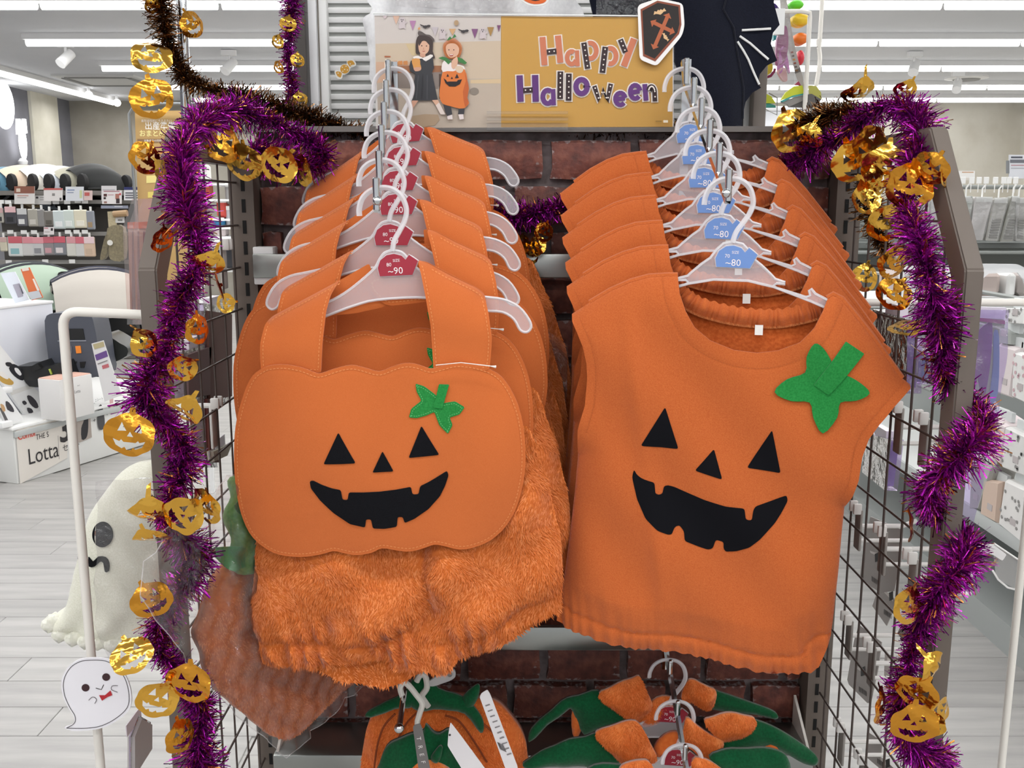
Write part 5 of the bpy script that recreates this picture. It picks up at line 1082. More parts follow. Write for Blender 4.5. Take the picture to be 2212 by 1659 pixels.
CAPES = [
 dict(hook=(1444, 1432), lab='upper green and orange hooded cape on the lower right arm', parts=[('leaf_collar', [(330, 640), (440, 600), (560, 575), (640, 640), (760, 735), (740, 800), (560, 810), (470, 850), (400, 700), (360, 700), (240, 790), (125, 895), (140, 810), (240, 720)], DGREEN, 0.010, 0.004, 0), ('leaf_collar', [(1260, 560), (1310, 575), (1400, 605), (1500, 640), (1640, 690), (1695, 725), (1675, 748), (1560, 720), (1400, 705), (1260, 680), (1200, 640)], DGREEN, 0.008, 0.004, 0),
   ('plush_hood', [(565, 575), (640, 530), (760, 480), (815, 462), (850, 540), (900, 640), (860, 690), (790, 745), (700, 690), (620, 640)], FUR2, 0.014, -0.004, 7000), ('plush_hood', [(1120, 500), (1160, 486), (1200, 505), (1250, 530), (1300, 560), (1290, 620), (1240, 665), (1150, 620), (1080, 600)], FUR2, 0.014, -0.004, 5000), ('plush_body', [(800, 740), (900, 640), (1000, 612), (1060, 640), (1000, 720), (860, 790)], FUR2, 0.010, 0.006, 4000), ('lining_flap', [(402, 700), (488, 708), (440, 860), (400, 850)], PLUSH, 0.004, 0.008, 0)]),
 dict(hook=(1460, 1522), lab='middle green and orange hooded cape on the lower right arm', parts=[('leaf_collar', [(100, 1020), (200, 960), (330, 900), (480, 862), (560, 850), (640, 920), (720, 1000), (600, 1060), (400, 1045), (150, 1060), (90, 1050)], DGREEN, 0.012, 0.004, 0), ('leaf_collar', [(1500, 765), (1580, 770), (1700, 815), (1800, 880), (1900, 950), (1948, 1000), (1930, 1045), (1860, 1030), (1740, 960), (1620, 930), (1480, 950), (1340, 1000), (1240, 1000), (1330, 880), (1400, 850)], DGREEN, 0.012, 0.004, 0),
   ('plush_hood', [(542, 822), (600, 785), (700, 755), (795, 742), (840, 800), (890, 890), (925, 975), (830, 1000), (720, 1005), (640, 940), (580, 870)], FUR2, 0.016, -0.006, 9000), ('plush_hood', [(1225, 745), (1300, 720), (1400, 698), (1480, 715), (1548, 742), (1520, 800), (1440, 850), (1350, 865), (1290, 820)], FUR2, 0.016, -0.002, 7000), ('plush_hood', [(1110, 720), (1180, 770), (1260, 820), (1340, 860), (1320, 920), (1250, 985), (1180, 930), (1100, 860)], FUR2, 0.014, -0.008, 7000), ('plush_body', [(920, 930), (980, 860), (1060, 840), (1080, 920), (1000, 980), (930, 990)], PLUSH, 0.008, 0.006, 0), ('lining_flap', [(1618, 880), (1700, 885), (1690, 950), (1610, 940)], PLUSH, 0.004, 0.002, 0)]),
 dict(hook=(1476, 1616), lab='lowest green and orange hooded cape, cut off by the bottom edge', parts=[('plush_hood', [(690, 1040), (760, 1005), (860, 985), (900, 1040), (940, 1150), (820, 1200), (700, 1140)], FUR2, 0.016, -0.006, 7000), ('plush_hood', [(1150, 990), (1240, 985), (1330, 1035), (1400, 1100), (1300, 1200), (1180, 1150)], FUR2, 0.016, -0.006, 7000), ('leaf_collar', [(1260, 985), (1400, 940), (1560, 935), (1690, 945), (1755, 990), (1760, 1080), (1600, 1130), (1400, 1110)], DGREEN, 0.010, 0.002, 0), ('leaf_collar', [(500, 1060), (640, 1030), (760, 1070), (700, 1160), (500, 1120)], DGREEN, 0.010, 0.002, 0)])]
for i, cdef in enumerate(CAPES):
    O = at(*cdef['hook'], YC[i] + 0.008); fr = Frame(O); t = thing('hooded_cape', cdef['lab'], 'cape', O, (0, 0, 0), 'green and orange capes on the lower arm')
    for n_, L, m_, bu, y0, fu in cdef['parts']: puffy(n_, zl(L), m_, fr, t, bu, y0, 0.008, fu)
    hg = hanger('drop', O, (0, R(3), 0), 'frosted hanger with red size chip, %s on the lower right arm' % ['highest', 'middle', 'lowest'][i], 'frosted hangers of the capes', '70', '90', RED)
zt_ = lambda L: zm(L, 400, 1300, 2.911)
# back plush pumpkin cape and front hat with tags
O = at(905, 1490, 1.33); fr = Frame(O); t = thing('pumpkin_cape', 'large orange plush pumpkin cape with dark green leaf collar, lower left', 'cape', O)
puffy('plush_body', zt_([(1090, 1200), (1100, 1060), (1110, 950), (1150, 780), (1250, 690), (1350, 640), (1550, 610), (1800, 640), (1950, 660), (2060, 770), (2130, 880), (2152, 1000), (2140, 1200), (1700, 1260), (1300, 1260)]), PLUSH, fr, t, 0.032, 0.01, 0.02, 16000, 0.008)
for L in ([(1145, 670), (1190, 630), (1260, 590), (1340, 560), (1420, 500), (1500, 470), (1500, 560), (1420, 620), (1330, 630), (1240, 660), (1180, 684)], [(1400, 560), (1450, 430), (1520, 420), (1600, 500), (1750, 560), (1840, 640), (1880, 720), (1860, 780), (1760, 660), (1620, 630), (1480, 640)], [(1738, 620), (1745, 570), (1790, 510), (1840, 480), (1856, 500), (1842, 560), (1800, 630), (1770, 650)]):
    puffy('leaf_collar', zt_(L), DGREEN, fr, t, 0.010, -0.022, 0.006)
for k, L in enumerate(([(1330, 660), (1260, 740), (1220, 860), (1200, 1000)], [(1480, 640), (1400, 720), (1330, 850)], [(1640, 670), (1720, 700), (1800, 800), (1900, 960)], [(1850, 700), (1960, 800), (2040, 940)])):
    MB().tube([(*fr.p(*q)[:1], -0.0205, fr.p(*q)[1]) for q in [tuple(a) for a in cat_rom([Vector(p) for p in zt_(L)], 5, False)]], 0.0016, 6).obj('segment_seam', C('#8a3c14', 0.9), t)
O2 = at(880, 1585, 1.24); fr3 = Frame(O2); t3 = thing('pumpkin_hat', 'orange plush hat with dark green leaf brim in front of the pumpkin cape', 'hat', O2)
puffy('leaf_brim', zt_([(1180, 1200), (1215, 1040), (1260, 930), (1330, 880), (1400, 850), (1490, 830), (1512, 785), (1560, 830), (1600, 840), (1660, 820), (1715, 880), (1705, 960), (1760, 1040), (1800, 1200), (1500, 1260)]), DGREEN, fr3, t3, 0.022, 0.0, 0.012)
puffy('plush_crown', zt_([(1380, 1200), (1400, 1050), (1440, 990), (1500, 960), (1565, 955), (1640, 990), (1690, 1050), (1710, 1200)]), FUR2, fr3, t3, 0.022, -0.018, 0.01, 7000)
puffy('leaf_stem', zt_([(1552, 930), (1600, 860), (1625, 870), (1610, 935), (1580, 960)]), DGREEN, fr3, t3, 0.010, -0.022, 0.006)
# white plastic hooks and peg
def tag_card(name, L, fr, y, lab, m_, thing_cat='tag'):
    t = thing(name, lab, thing_cat, fr.O + Vector((0, 0, 0))); sheet_obj('card', m_, t, rc(fr.pts(zt_(L)), 0.002), 0.02, lambda X, Z: y + 0 * X, 0.0008); return t
pg = at(862, 1573, 1.17); p0_ = at(876, 1474, 1.30); t = thing('display_peg', 'chrome peg with ball end holding the pumpkin cape and hat', 'display arm', p0_)
MB().tube([(0, 0.10, 0.06), (0, 0, 0), pg - p0_], 0.0042, 10).obj('rod', CHROME, t); MB().blob(pg - p0_, (0.0066, 0.0066, 0.0066), None, 14, 10).obj('ball_end', CHROME, t)
fr4 = Frame(at(885, 1490, 1.255)); t = thing('plastic_hook', 'cream plastic hook of the orange hat, over the chrome peg', 'hook', fr4.O)
WH2 = plastic('milky_plastic', '#e4e0d8', 0.92, 0.35)
q = [Vector((*fr4.p(a, b_), 0)) for a, b_ in zt_([(1368, 600), (1352, 545), (1370, 510), (1400, 520), (1450, 580), (1490, 640), (1475, 700), (1460, 770), (1490, 850)])]
MB().tube([(p.x, 0, p.y) for p in cat_rom(q, 5, False)], 0.0042, 8).obj('hook', WH2, t); MB().box((fr4.p(*zt_([(1490, 855)])[0])[0], 0.01, fr4.p(*zt_([(1490, 855)])[0])[1]), (0.01, 0.02, 0.006)).obj('clip', WH2, t)
fr5 = Frame(at(912, 1480, 1.30)); t = thing('plastic_hook', 'white plastic hook and clip arm of the pumpkin cape', 'hook', fr5.O)
q = [Vector((*fr5.p(a, b_), 0)) for a, b_ in zt_([(1455, 500), (1480, 460), (1510, 470), (1520, 540), (1490, 590), (1510, 630), (1530, 660)])]
MB().tube([(p.x, 0, p.y) for p in cat_rom(q, 5, False)], 0.0045, 8).obj('hook', WH2, t)
MB().prism(rc(fr5.pts(zt_([(1500, 520), (1620, 440), (1665, 412), (1700, 430), (1702, 470), (1670, 492), (1560, 530)])), 0.004), -0.002, 0.002).obj('clip_arm', plastic('clear_arm', '#e6e4e4', 0.55), t); q = fr5.p(*zt_([(1665, 452)])[0]); MB().lathe([(0.0035, -0.001), (0.0035, 0.0008)], (q[0], -0.003, q[1]), 12, C('#8a8a8a', 0.3, 1), Matrix.Rotation(R(90), 3, 'X')).obj('rivet', None, t)
fr6 = Frame(at(905, 1600, 1.19)); t = tag_card('swing_tag', [(1432, 790), (1440, 775), (1478, 765), (1492, 800), (1560, 1150), (1480, 1150)], fr6, 0.0, 'narrow grey swing tag with white letters TREF hanging over the hat', C('#6f6b69', 0.5))
for s_, y in (('T', 862), ('R', 915), ('E', 965), ('F', 1012), ('I', 1060)):
    a, b_ = zt_([(1454 + (y - 862) * 0.19, y - 12)])[0]; txt(s_, fr6, a, b_, 9, C('#e6e2df', 0.6), t, -0.0006, R(80), 'lettering')
fr7 = Frame(at(1010, 1600, 1.20)); t = tag_card('swing_tag', [(1650, 905), (1655, 830), (1668, 758), (1690, 785), (1740, 850), (1960, 1150), (1800, 1150)], fr7, 0.0, 'blank white slanted swing tag in front of the pumpkin cape', C('#e6e2e4', 0.5)); q = fr7.p(*zt_([(1664, 836)])[0]); MB().lathe([(0.0016, 0), (0.0016, 0.0006)], (q[0], -0.0002, q[1]), 10, C('#3a3636', 0.6), Matrix.Rotation(R(90), 3, 'X')).obj('eyelet', None, t)
fr8 = Frame(at(1075, 1570, 1.22)); t = tag_card('swing_tag', [(1852, 600), (1862, 575), (1900, 552), (1918, 580), (2090, 1035), (2100, 1150), (2050, 1150)], fr8, 0.0, 'white printed swing tag with small barcode, right of the pumpkin cape', C('#e8e4e6', 0.5))
P8 = Print(fr8, -0.0003)
rr = random.Random(3)
for k in range(10):
    x, y = 1890 + k * 15, 650 + k * 34; P8.poly(zt_([(x - 4, y), (x + 26 + rr.uniform(-6, 8), y - 10), (x + 29, y - 2), (x, y + 8)]), '#8b8688')
for k in range(9): x, y = 1962 + k * 4.6, 880 + k * 2; P8.poly(zt_([(x, y), (x + rr.choice([1.5, 2.6]), y - 1), (x + 22, y + 46), (x + 20, y + 47)]), '#3a3538')
P8.obj('print', t)

# ------------------------------------------------------------------ hooks and cards on the right mesh panel
HK = C('#d5d2ce', 0.4); PLATE = C('#8d8883', 0.5); CARD = C('#a8a19d', 0.5)
z2 = lambda a, b: (1700 + a / 2.769, 1060 + b / 2.769)
z1 = lambda a, b: (1740 + a / 3.772, 640 + b / 3.772)
HKS = [(z2(410, 100), 0), (z2(555, 230), 1), (z2(735, 390), 0), (z2(355, 760), 0), (z2(490, 920), 1), (z2(310, 1400), 0), (z2(435, 1590), 1), (z1(940, 985), 0), (z1(735, 893), 0)]
HN = ['first hook in the row below the sleeve', 'second hook in the row below the sleeve, big card', 'third hook below the sleeve, by the post', 'back hook of the middle row', 'front hook of the middle row, rounded card', 'back hook of the lowest row', 'front hook of the lowest row', 'hook beside the post at sleeve height', 'hook just right of the sleeve tip']
for i, ((px, py), kind) in enumerate(HKS):
    p = atx(px, py, PXR); t = thing('wire_hook', 'white hook on the right mesh: ' + HN[i].replace(', big card', '').replace(', rounded card', ''), 'hook', p)
    MB().rbox((0.0, 0.008, 0.0), (0.012, 0.006, 0.016), 0.002, HK).obj('clip', None, t); MB().rbox((0.0, -0.008, 0.0), (0.012, 0.006, 0.016), 0.002, HK).obj('clip', None, t)
    MB().rbox((0.006, 0, -0.032), (0.004, 0.022, 0.062), 0.0015, PLATE).obj('back_plate', None, t)
    MB().tube([(0.006, 0, -0.028), (0.07, 0, -0.028), (0.09, 0, -0.02)], 0.0035, 8, HK).obj('rod', None, t); MB().tube([(0.006, 0, -0.05), (0.08, 0, -0.05)], 0.003, 8, HK).obj('price_rod', None, t)
def back_card(L, x, lab, slot):
    P = [atx(*z2(a, b_), PXR + x) for a, b_ in L]; o = sum(P, Vector()) / len(P); t = thing('header_card', lab, 'card', o)
    b = MB(); n = len(P); v = [q - o for q in P] + [q - o + Vector((0.0012, 0, 0)) for q in P]; b.add(v, [tuple(range(n)), tuple(range(2 * n - 1, n - 1, -1))] + [(i, (i + 1) % n, (i + 1) % n + n, i + n) for i in range(n)]); b.obj('card', CARD, t, False)
    Q = [atx(*z2(a, b_), PXR + x - 0.0008) - o for a, b_ in slot]; b = MB(); b.add(Q, [tuple(range(len(Q)))]); b.obj('hang_slot', C('#e3dfdb', 0.6), t, False)
    c_ = sum((Vector(q) for q in L), Vector((0, 0))) / len(L); b = MB(); yb = max(q[1] for q in L) - 60
    xm_ = min(q[0] for q in L) + 70
    for k in range(8):
        q = [atx(*z2(xm_ + k * 6 + d, yb - 40 + k * 4 + e), PXR + x - 0.0008) - o for d, e in ((0, 0), (3, 2), (3, 32), (0, 30))]; b.add(q, [(0, 1, 2, 3)])
    b.obj('barcode', C('#3a3432', 0.7), t, False); b = MB(); q = [atx(*z2(a, b_), PXR + x - 0.001) - o for a, b_ in [(slot[0][0] + 30, slot[0][1] + 20), (slot[0][0] + 55, slot[0][1] + 10), (slot[0][0] + 55, slot[0][1] + 60), (slot[0][0] + 32, slot[0][1] + 70)]]; b.add(q, [(0, 1, 2, 3)]); b.obj('black_tie', C('#151315', 0.6), t, False)
back_card([(500, 155), (690, 235), (680, 420), (640, 600), (560, 610), (440, 535), (436, 510), (470, 250)], 0.11, 'grey back of a large header card on the upper hooks', [(495, 358), (560, 380), (560, 400), (500, 372)])
back_card([(545, 590), (640, 640), (650, 680), (595, 808), (510, 690)], 0.13, 'grey tilted header card below the large one', [(580, 590), (640, 640), (636, 665), (582, 610)])
back_card([(430, 800), (565, 905), (545, 1060), (500, 1270), (480, 1270), (370, 1160), (360, 1130), (400, 900)], 0.11, 'grey rounded header card on the middle hooks', [(410, 1040), (460, 1075), (460, 1095), (412, 1060)])
back_card([(480, 1440), (570, 1500), (560, 1590), (640, 1660), (600, 1700), (470, 1590)], 0.11, 'grey header card on the lowest hooks', [(560, 1590), (610, 1640), (606, 1660), (560, 1610)])
back_card([(690, 790), (770, 850), (760, 930), (700, 910), (660, 850)], 0.06, 'small grey header card beside the front post', [(700, 890), (735, 900), (735, 910), (700, 902)])
back_card([(585, 970), (690, 1010), (690, 1160), (580, 1120)], 0.16, 'grey header card behind the purple garland', [(600, 1000), (650, 1020), (650, 1034), (600, 1016)])
# purple fancy-dress packs hung outside the right panel
def pack_quad(name, L, X, m_, lab, cat, dx=0.02, extra=None):
    P = [atx(a, b_, X) for a, b_ in L]; o = sum(P, Vector()) / len(P); t = thing(name, lab, cat, o); n = len(P); b = MB(); v = [q - o for q in P] + [q - o + Vector((dx, 0, 0)) for q in P]
    b.add(v, [tuple(range(n)), tuple(range(2 * n - 1, n - 1, -1))] + [(i, (i + 1) % n, (i + 1) % n + n, i + n) for i in range(n)]); b.obj('clear_bag', film(name + '_film_%d' % len(bpy.data.materials), '#e8def2', 0.06, 0.08, 30, 0.8), t, False)
    c_ = MB(); k = [q - o for q in P]; ctr = sum(k, Vector()) / n; k = [ctr + (q - ctr) * 0.86 for q in k]; v = [q + Vector((0.004, 0, 0)) for q in k] + [q + Vector((dx - 0.004, 0, 0)) for q in k]
    c_.add(v, [tuple(range(n)), tuple(range(2 * n - 1, n - 1, -1))] + [(i, (i + 1) % n, (i + 1) % n + n, i + n) for i in range(n)]); c_.obj('contents', m_, t, False)
    top_ = sorted(P, key=lambda q: -q.z)[:2]; m2 = (top_[0] + top_[1]) / 2 - o; MB().box(m2 + Vector((dx / 2, 0, 0.006)), (dx * 0.6, 0.05, 0.016), C('#e8e2ea', 0.5)).obj('header', None, t, False); return t
IRI = C('#7a4aae', 0.3); VIO = C('#6b3a94', 0.5); MAG = C('#a03a92', 0.5); BLU = C('#7d93bc', 0.4)
pack_quad('fancy_dress_pack', [(1885, 668), (1960, 690), (1958, 850), (1880, 835)], PXR + 0.03, VIO, 'violet fancy-dress pack behind the mesh near the sleeve tip', 'packet')
pack_quad('fancy_dress_pack', [(1925, 740), (1985, 760), (1980, 830), (1920, 820)], PXR + 0.06, BLU, 'blue-grey fancy-dress pack behind the mesh near the garland', 'packet')
pack_quad('fancy_dress_pack', [(1868, 935), (1925, 950), (1912, 1060), (1862, 1020)], PXR + 0.10, IRI, 'iridescent violet pack behind the mesh below the sleeve', 'packet')
fr = Frame(at(2105, 790, 1.22)); t = thing('fairy_wing_pack', 'purple fairy wings in a tall iridescent clear bag right of the post', 'packet', fr.O)
sheet_obj('clear_bag', film('iri_bag', '#cdbfe6', 0.06, 0.10, 24, 0.6), t, fr.pts([(2040, 665), (2172, 668), (2164, 760), (2150, 880), (2120, 1000), (2095, 1130), (2060, 1130), (2040, 900)]), 0.012, lambda X, Z: -0.012 + 0.003 * np.sin(X * 120 + Z * 60), 0)
for L, h_ in (([(2110, 725), (2135, 700), (2147, 702), (2142, 790), (2128, 860), (2112, 800)], '#8a2f9a'), ([(2100, 700), (2118, 730), (2112, 820), (2095, 870), (2085, 760)], '#9a3aa6'), ([(2150, 720), (2160, 728), (2156, 850), (2140, 870), (2148, 790)], '#7fa0cc'), ([(2062, 820), (2095, 880), (2088, 1000), (2070, 1120), (2058, 1000)], '#6a4ea8'), ([(2120, 850), (2145, 860), (2130, 880), (2112, 890)], '#a56a50')):
    sheet_obj('wing', C(h_, 0.35, 0.3), t, sm(fr.pts(L), 3), 0.012, lambda X, Z: 0.004 * np.sin(X * 90), 0.002)
MB().prism(fr.pts([(2085, 662), (2172, 664), (2168, 690), (2085, 684)]), -0.003, 0.003).obj('header', C('#d9d2de', 0.5), t, False); MB().prism(fr.pts([(2085, 683), (2168, 692), (2168, 700), (2085, 690)]), -0.0035, 0.0035).obj('header_stripe', C('#a62a86', 0.5), t, False)

# packs hung outside the left mesh panel
for k, (x0_, x1_, lab) in enumerate(((272, 292, 'orange-edged clear pack beside the left post, outermost of three'), (290, 312, 'orange-edged clear pack beside the left post, middle of three'), (308, 345, 'orange-edged clear pack beside the left post, innermost of three'))):
    Y = 1.30 - 0.06 * k; fr = Frame(at((x0_ + x1_) / 2, 500, Y)); t = thing('hanging_pack', lab, 'packet', fr.O)
    xo = 270 + 12 * k; w_ = 60 - 8 * k
    sheet_obj('clear_bag', film('pack_film_%d' % k, '#f0dcd8', 0.05, 0.10, 20, 0.5), t, fr.pts([(xo + 18, 430), (xo + w_ + 14, 428), (xo + w_, 700), (xo + 8, 700), (xo, 488)]), 0.02, lambda X, Z: -0.006 + 0.002 * np.sin(X * 90 + Z * 40), 0)
    sheet_obj('insert_card', C('#b08a7c', 0.6), t, fr.pts([(xo + 6, 482), (xo + w_ - 4, 480), (xo + w_ - 6, 690), (xo + 12, 690)]), 0.03, None, 0.004); MB().prism(fr.pts([(xo + 6, 480), (xo + w_ - 4, 478), (xo + w_ - 4, 492), (xo + 6, 494)]), -0.001, 0.005).obj('orange_edge', C('#d0602e', 0.5), t, False)
    MB().prism(fr.pts([(xo + 16, 500), (xo + 22, 500), (xo + 22, 690), (xo + 16, 690)]), -0.0015, 0.0).obj('maroon_stripe', C('#7a2436', 0.5), t, False)
for k, (L, h_, lab) in enumerate((([(440, 655), (500, 665), (500, 870), (445, 880)], '#6d4a42', 'brown costume pack behind the left mesh panel'), ([(395, 760), (455, 740), (452, 860), (398, 870)], '#7a6262', 'grey-brown costume pack behind the garland at left'), ([(440, 850), (462, 850), (470, 1010), (448, 1010)], '#6a3028', 'narrow maroon pack low behind the left mesh'))):
    pack_quad('fancy_dress_pack', L, PXL - 0.06, C(h_, 0.6), lab, 'packet', -0.02)
for k, (px, py, lab) in enumerate(((468, 870, 'white display hook on the left mesh panel behind the rompers'), (446, 1595, 'white display hook low on the left mesh panel by the garland'), (420, 385, 'grey hook at the top of the left mesh panel'), (490, 528, 'white display hook on the left mesh panel beside the uppermost bibs'))):
    p = atx(px, py, PXL); t = thing('wire_hook', lab, 'hook', p)
    MB().rbox((0, 0.008, 0), (0.012, 0.006, 0.016), 0.002, HK).obj('clip', None, t); MB().rbox((0, -0.008, 0), (0.012, 0.006, 0.016), 0.002, HK).obj('clip', None, t); MB().rbox((-0.006, 0, -0.032), (0.004, 0.022, 0.062), 0.0015, HK).obj('back_plate', None, t); MB().tube([(-0.006, 0, -0.004), (-0.035, 0, -0.004), (-0.045, 0, 0.004)], 0.0036, 8, HK).obj('rod', None, t)
pack_quad('header_card', [(300, 1545), (326, 1560), (326, 1620), (282, 1690), (282, 1590)], PXL - 0.10, C('#b9b4b2', 0.5), 'grey card hanging low outside the left panel', 'card', -0.002)
pack_quad('header_card', [(452, 975), (500, 955), (488, 985), (455, 1000)], PXL - 0.05, C('#b8b2a2', 0.6), 'pale card corner behind the left mesh above the cellophane', 'card', -0.002)
# ------------------------------------------------------------------ stroller department, left background
def qbox(name, px0, py0, px1, py1, Y, d, m, parent, r=0.004):
    a, b_ = at(px0, py1, Y), at(px1, py0, Y); c = (a + b_) / 2 + Vector((0, d / 2, 0)) - parent.location
    return MB().rbox(c, (abs(b_.x - a.x), d, abs(b_.z - a.z)), min(r, d * 0.3, abs(b_.x - a.x) * 0.3, abs(b_.z - a.z) * 0.3), m, seg=1).obj(name, None, parent, True)
YB1 = 9.0
DK, RAILM = C('#57534f', 0.6), C('#8c8a86', 0.4)
o = at(160, 560, YB1); o.z = 0; t = thing('product_shelf', 'dark grey shop shelf full of baby packets below the row of strollers', 'shelf', o)
x0, x1 = at(-60, 500, YB1).x - o.x, at(345, 500, YB1).x - o.x; zt = at(150, 412, YB1).z
MB().box(((x0 + x1) / 2, 0.55, zt / 2), (x1 - x0, 0.04, zt)).obj('back_panel', DK, t, False)
MB().box(((x0 + x1) / 2, 0.3, zt - 0.02), (x1 - x0, 0.62, 0.04)).obj('top_board', C('#77736e', 0.5), t, False)
for py in (436, 505, 566): MB().box(((x0 + x1) / 2, 0.02, at(150, py, YB1).z), (x1 - x0, 0.03, 0.035)).obj('price_rail', RAILM, t, False)
MB().box(((x0 + x1) / 2, 0.25, 0.08), (x1 - x0, 0.6, 0.16)).obj('base', C('#6c6862', 0.6), t, False)
z6 = lambda a, b: (a / 6.144, 330 + b / 6.144)
def packet(x0_, y0_, x1_, y1_, col, head, lab, grp, Y=YB1 - 0.06, extra=None):
    a, b_ = z6(x0_, y0_), z6(x1_, y1_); o = at((a[0] + b_[0]) / 2, (a[1] + b_[1]) / 2, Y); t = thing('packet', lab, 'packet', o, group=grp)
    qbox('bag', a[0], a[1], b_[0], b_[1], Y, 0.03, C(col, 0.35), t, 0.01)
    if head: qbox('header', a[0], a[1], b_[0], a[1] + (b_[1] - a[1]) * 0.34, Y - 0.004, 0.005, C(head, 0.5), t, 0.002)
    if extra: qbox('print', a[0] + (b_[0] - a[0]) * 0.2, a[1] + (b_[1] - a[1]) * 0.6, b_[0] - (b_[0] - a[0]) * 0.2, b_[1] - (b_[1] - a[1]) * 0.12, Y - 0.003, 0.004, C(extra, 0.5), t, 0.001)
    mid = (a[0] + b_[0]) / 2; qbox('hanging_hook', mid - 1.5, a[1] - 9, mid + 1.5, a[1] + 1, Y, 0.02, C('#e8e8e6', 0.4), t, 0.002)
R1 = [(-20, 730, 30, 930, '#b0aca4', '#c9a4a4', '#3c3a3a', 'grey packet at the left edge of the picture, upper packet row'), (62, 715, 200, 945, '#4a4a50', '#e2b9bc', '#2c2c30', 'black sock packet with pink header, upper row'), (225, 740, 345, 975, '#66666c', '#c8c8c8', '#d8d8d6', 'charcoal packet next to the pink-headed one, upper row'),
      (372, 745, 495, 980, '#aaa69c', None, '#c6c2ba', 'beige packet in the upper row, left of the grey gap'), (500, 750, 580, 985, '#8e8c8a', None, None, 'narrow grey packet in the upper row'), (585, 770, 710, 975, '#7c7872', None, '#5c5850', 'taupe packet in the upper row, left of the mint packets'),
      (705, 765, 850, 1012, '#ccd6d6', None, '#e4e6e6', 'pale mint packet, first of two in the upper row'), (845, 758, 975, 1005, '#ced8d2', None, '#e2e6e2', 'pale mint packet, second of two in the upper row'), (985, 755, 1145, 1000, '#ded8c2', None, '#e8e4d6', 'cream packet in the upper row, right of the mint ones'), (1150, 770, 1240, 1020, '#8e929a', None, '#a08a6c', 'grey-blue packet at the right end of the upper row')]
for q in R1: packet(*q[:4], q[4], q[5], q[7], 'upper row of packets', extra=q[6])
R2 = [(0, 1120, 80, 1310, '#cfc8b4', '#c8a8a4', None, 'cream packet at the left edge, lower packet row'), (110, 1110, 285, 1375, '#dadcda', '#c8646e', '#8fb8bc', 'large white packet with red header and teal side, lower row'), (300, 1115, 430, 1370, '#cdcbc9', '#d98f98', None, 'white packet right of the teal-sided one, lower row'), (430, 1120, 570, 1365, '#c6c6c6', '#dd98a0', '#8c8c90', 'white-and-grey packet with pink header, lower row'),
      (575, 1115, 705, 1360, '#8d898b', '#c46a76', '#c89aa0', 'grey packet with dark pink header, lower row'), (715, 1110, 860, 1360, '#84868c', '#cc5f6c', '#d8d0d0', 'slate packet with round red print, lower row'), (885, 1112, 995, 1375, '#d2d0c8', '#d69aa0', None, 'ivory narrow packet, third from the right in the lower row'), (1005, 1115, 1110, 1378, '#d0cfcd', '#cf6f7c', None, 'pale narrow packet, second from the right in the lower row'), (1115, 1115, 1245, 1380, '#d9bfa8', '#e6ccd0', '#cbb39c', 'peach packet at the right end of the lower row')]
for q in R2: packet(*q[:4], q[4], q[5], q[7], 'lower row of packets', extra=q[6])
ORD = ['first', 'second', 'third', 'fourth', 'fifth', 'sixth', 'seventh', 'eighth', 'ninth', 'tenth']
for k, (x, y) in enumerate([(10, 650), (105, 655), (235, 655), (380, 650), (740, 655), (890, 655), (1030, 640), (1125, 648), (135, 1050), (315, 1052), (450, 1052), (900, 1050), (1015, 1048), (1125, 1048), (115, 1450), (600, 1440), (955, 1440)]):
    a = z6(x - 38, y - 24); b_ = z6(x + 38, y + 26); row = 'top rail' if y < 700 else 'middle rail' if y < 1100 else 'bottom rail'
    o = at(*z6(x, y), YB1 - 0.03); t = thing('price_tag', '%s small white price tag from the left on the %s of the packet shelf' % (ORD[k if k < 8 else k - 8 if k < 14 else k - 14], row), 'price tag', o, group='white price tags on the %s' % row); qbox('tag', a[0], a[1], b_[0], b_[1], YB1 - 0.05, 0.004, C('#e6e6e4', 0.5), t, 0.001)
def sign_card(a0, b0, a1, b1, cols, lab, Y=YB1 - 0.1, tilt=0, f=z6, name='info_card'):
    p0_, p1_ = f(a0, b0), f(a1, b1); fr = Frame(at((p0_[0] + p1_[0]) / 2, (p0_[1] + p1_[1]) / 2, Y)); t = thing(name, lab, 'sign', fr.O)
    sheet_obj('card', C(cols[0], 0.5), t, fr.pts([(p0_[0], p0_[1]), (p1_[0], p0_[1]), (p1_[0], p1_[1]), (p0_[0], p1_[1])]), 0.2, None, 0.004); P_ = Print(fr, -0.002); w, h = p1_[0] - p0_[0], p1_[1] - p0_[1]
    for q in cols[1:]: u0, v0, u1, v1, c_ = q; P_.poly([(p0_[0] + w * u0, p0_[1] + h * v0), (p0_[0] + w * u1, p0_[1] + h * v0), (p0_[0] + w * u1, p0_[1] + h * v1), (p0_[0] + w * u0, p0_[1] + h * v1)], c_)
    P_.obj('print', t); return t
sign_card(190, 445, 460, 680, ['#dedbd8', (0, 0, 1, .4, '#8c5a4a'), (.1, .12, .3, .32, '#d8c8b8'), (.15, .5, .7, .56, '#c49a92'), (.15, .62, .6, .66, '#a8a2a0')], 'white card with a brown photo band on the packet shelf')
sign_card(455, 565, 675, 685, ['#e4e2e0', (.1, .15, .25, .35, '#3a3638'), (.35, .2, .85, .28, '#b0acaa'), (.35, .45, .75, .52, '#b0acaa')], 'low white card with small black icons on the packet shelf', YB1 + 0.0)
sign_card(580, 470, 830, 640, ['#e2dedc', (0, 0, 1, .14, '#c4615c'), (.45, .4, .6, .6, '#8c8886'), (.85, .75, .95, .95, '#4a4648')], 'white card with a red stripe on the packet shelf')
sign_card(870, 450, 1110, 640, ['#d9dce2', (.1, .2, .5, .27, '#7f8fb4'), (.1, .38, .45, .44, '#8a94ac'), (.78, .25, .92, .8, '#c9d0a0')], 'pale blue card with a green bottle picture on the packet shelf')
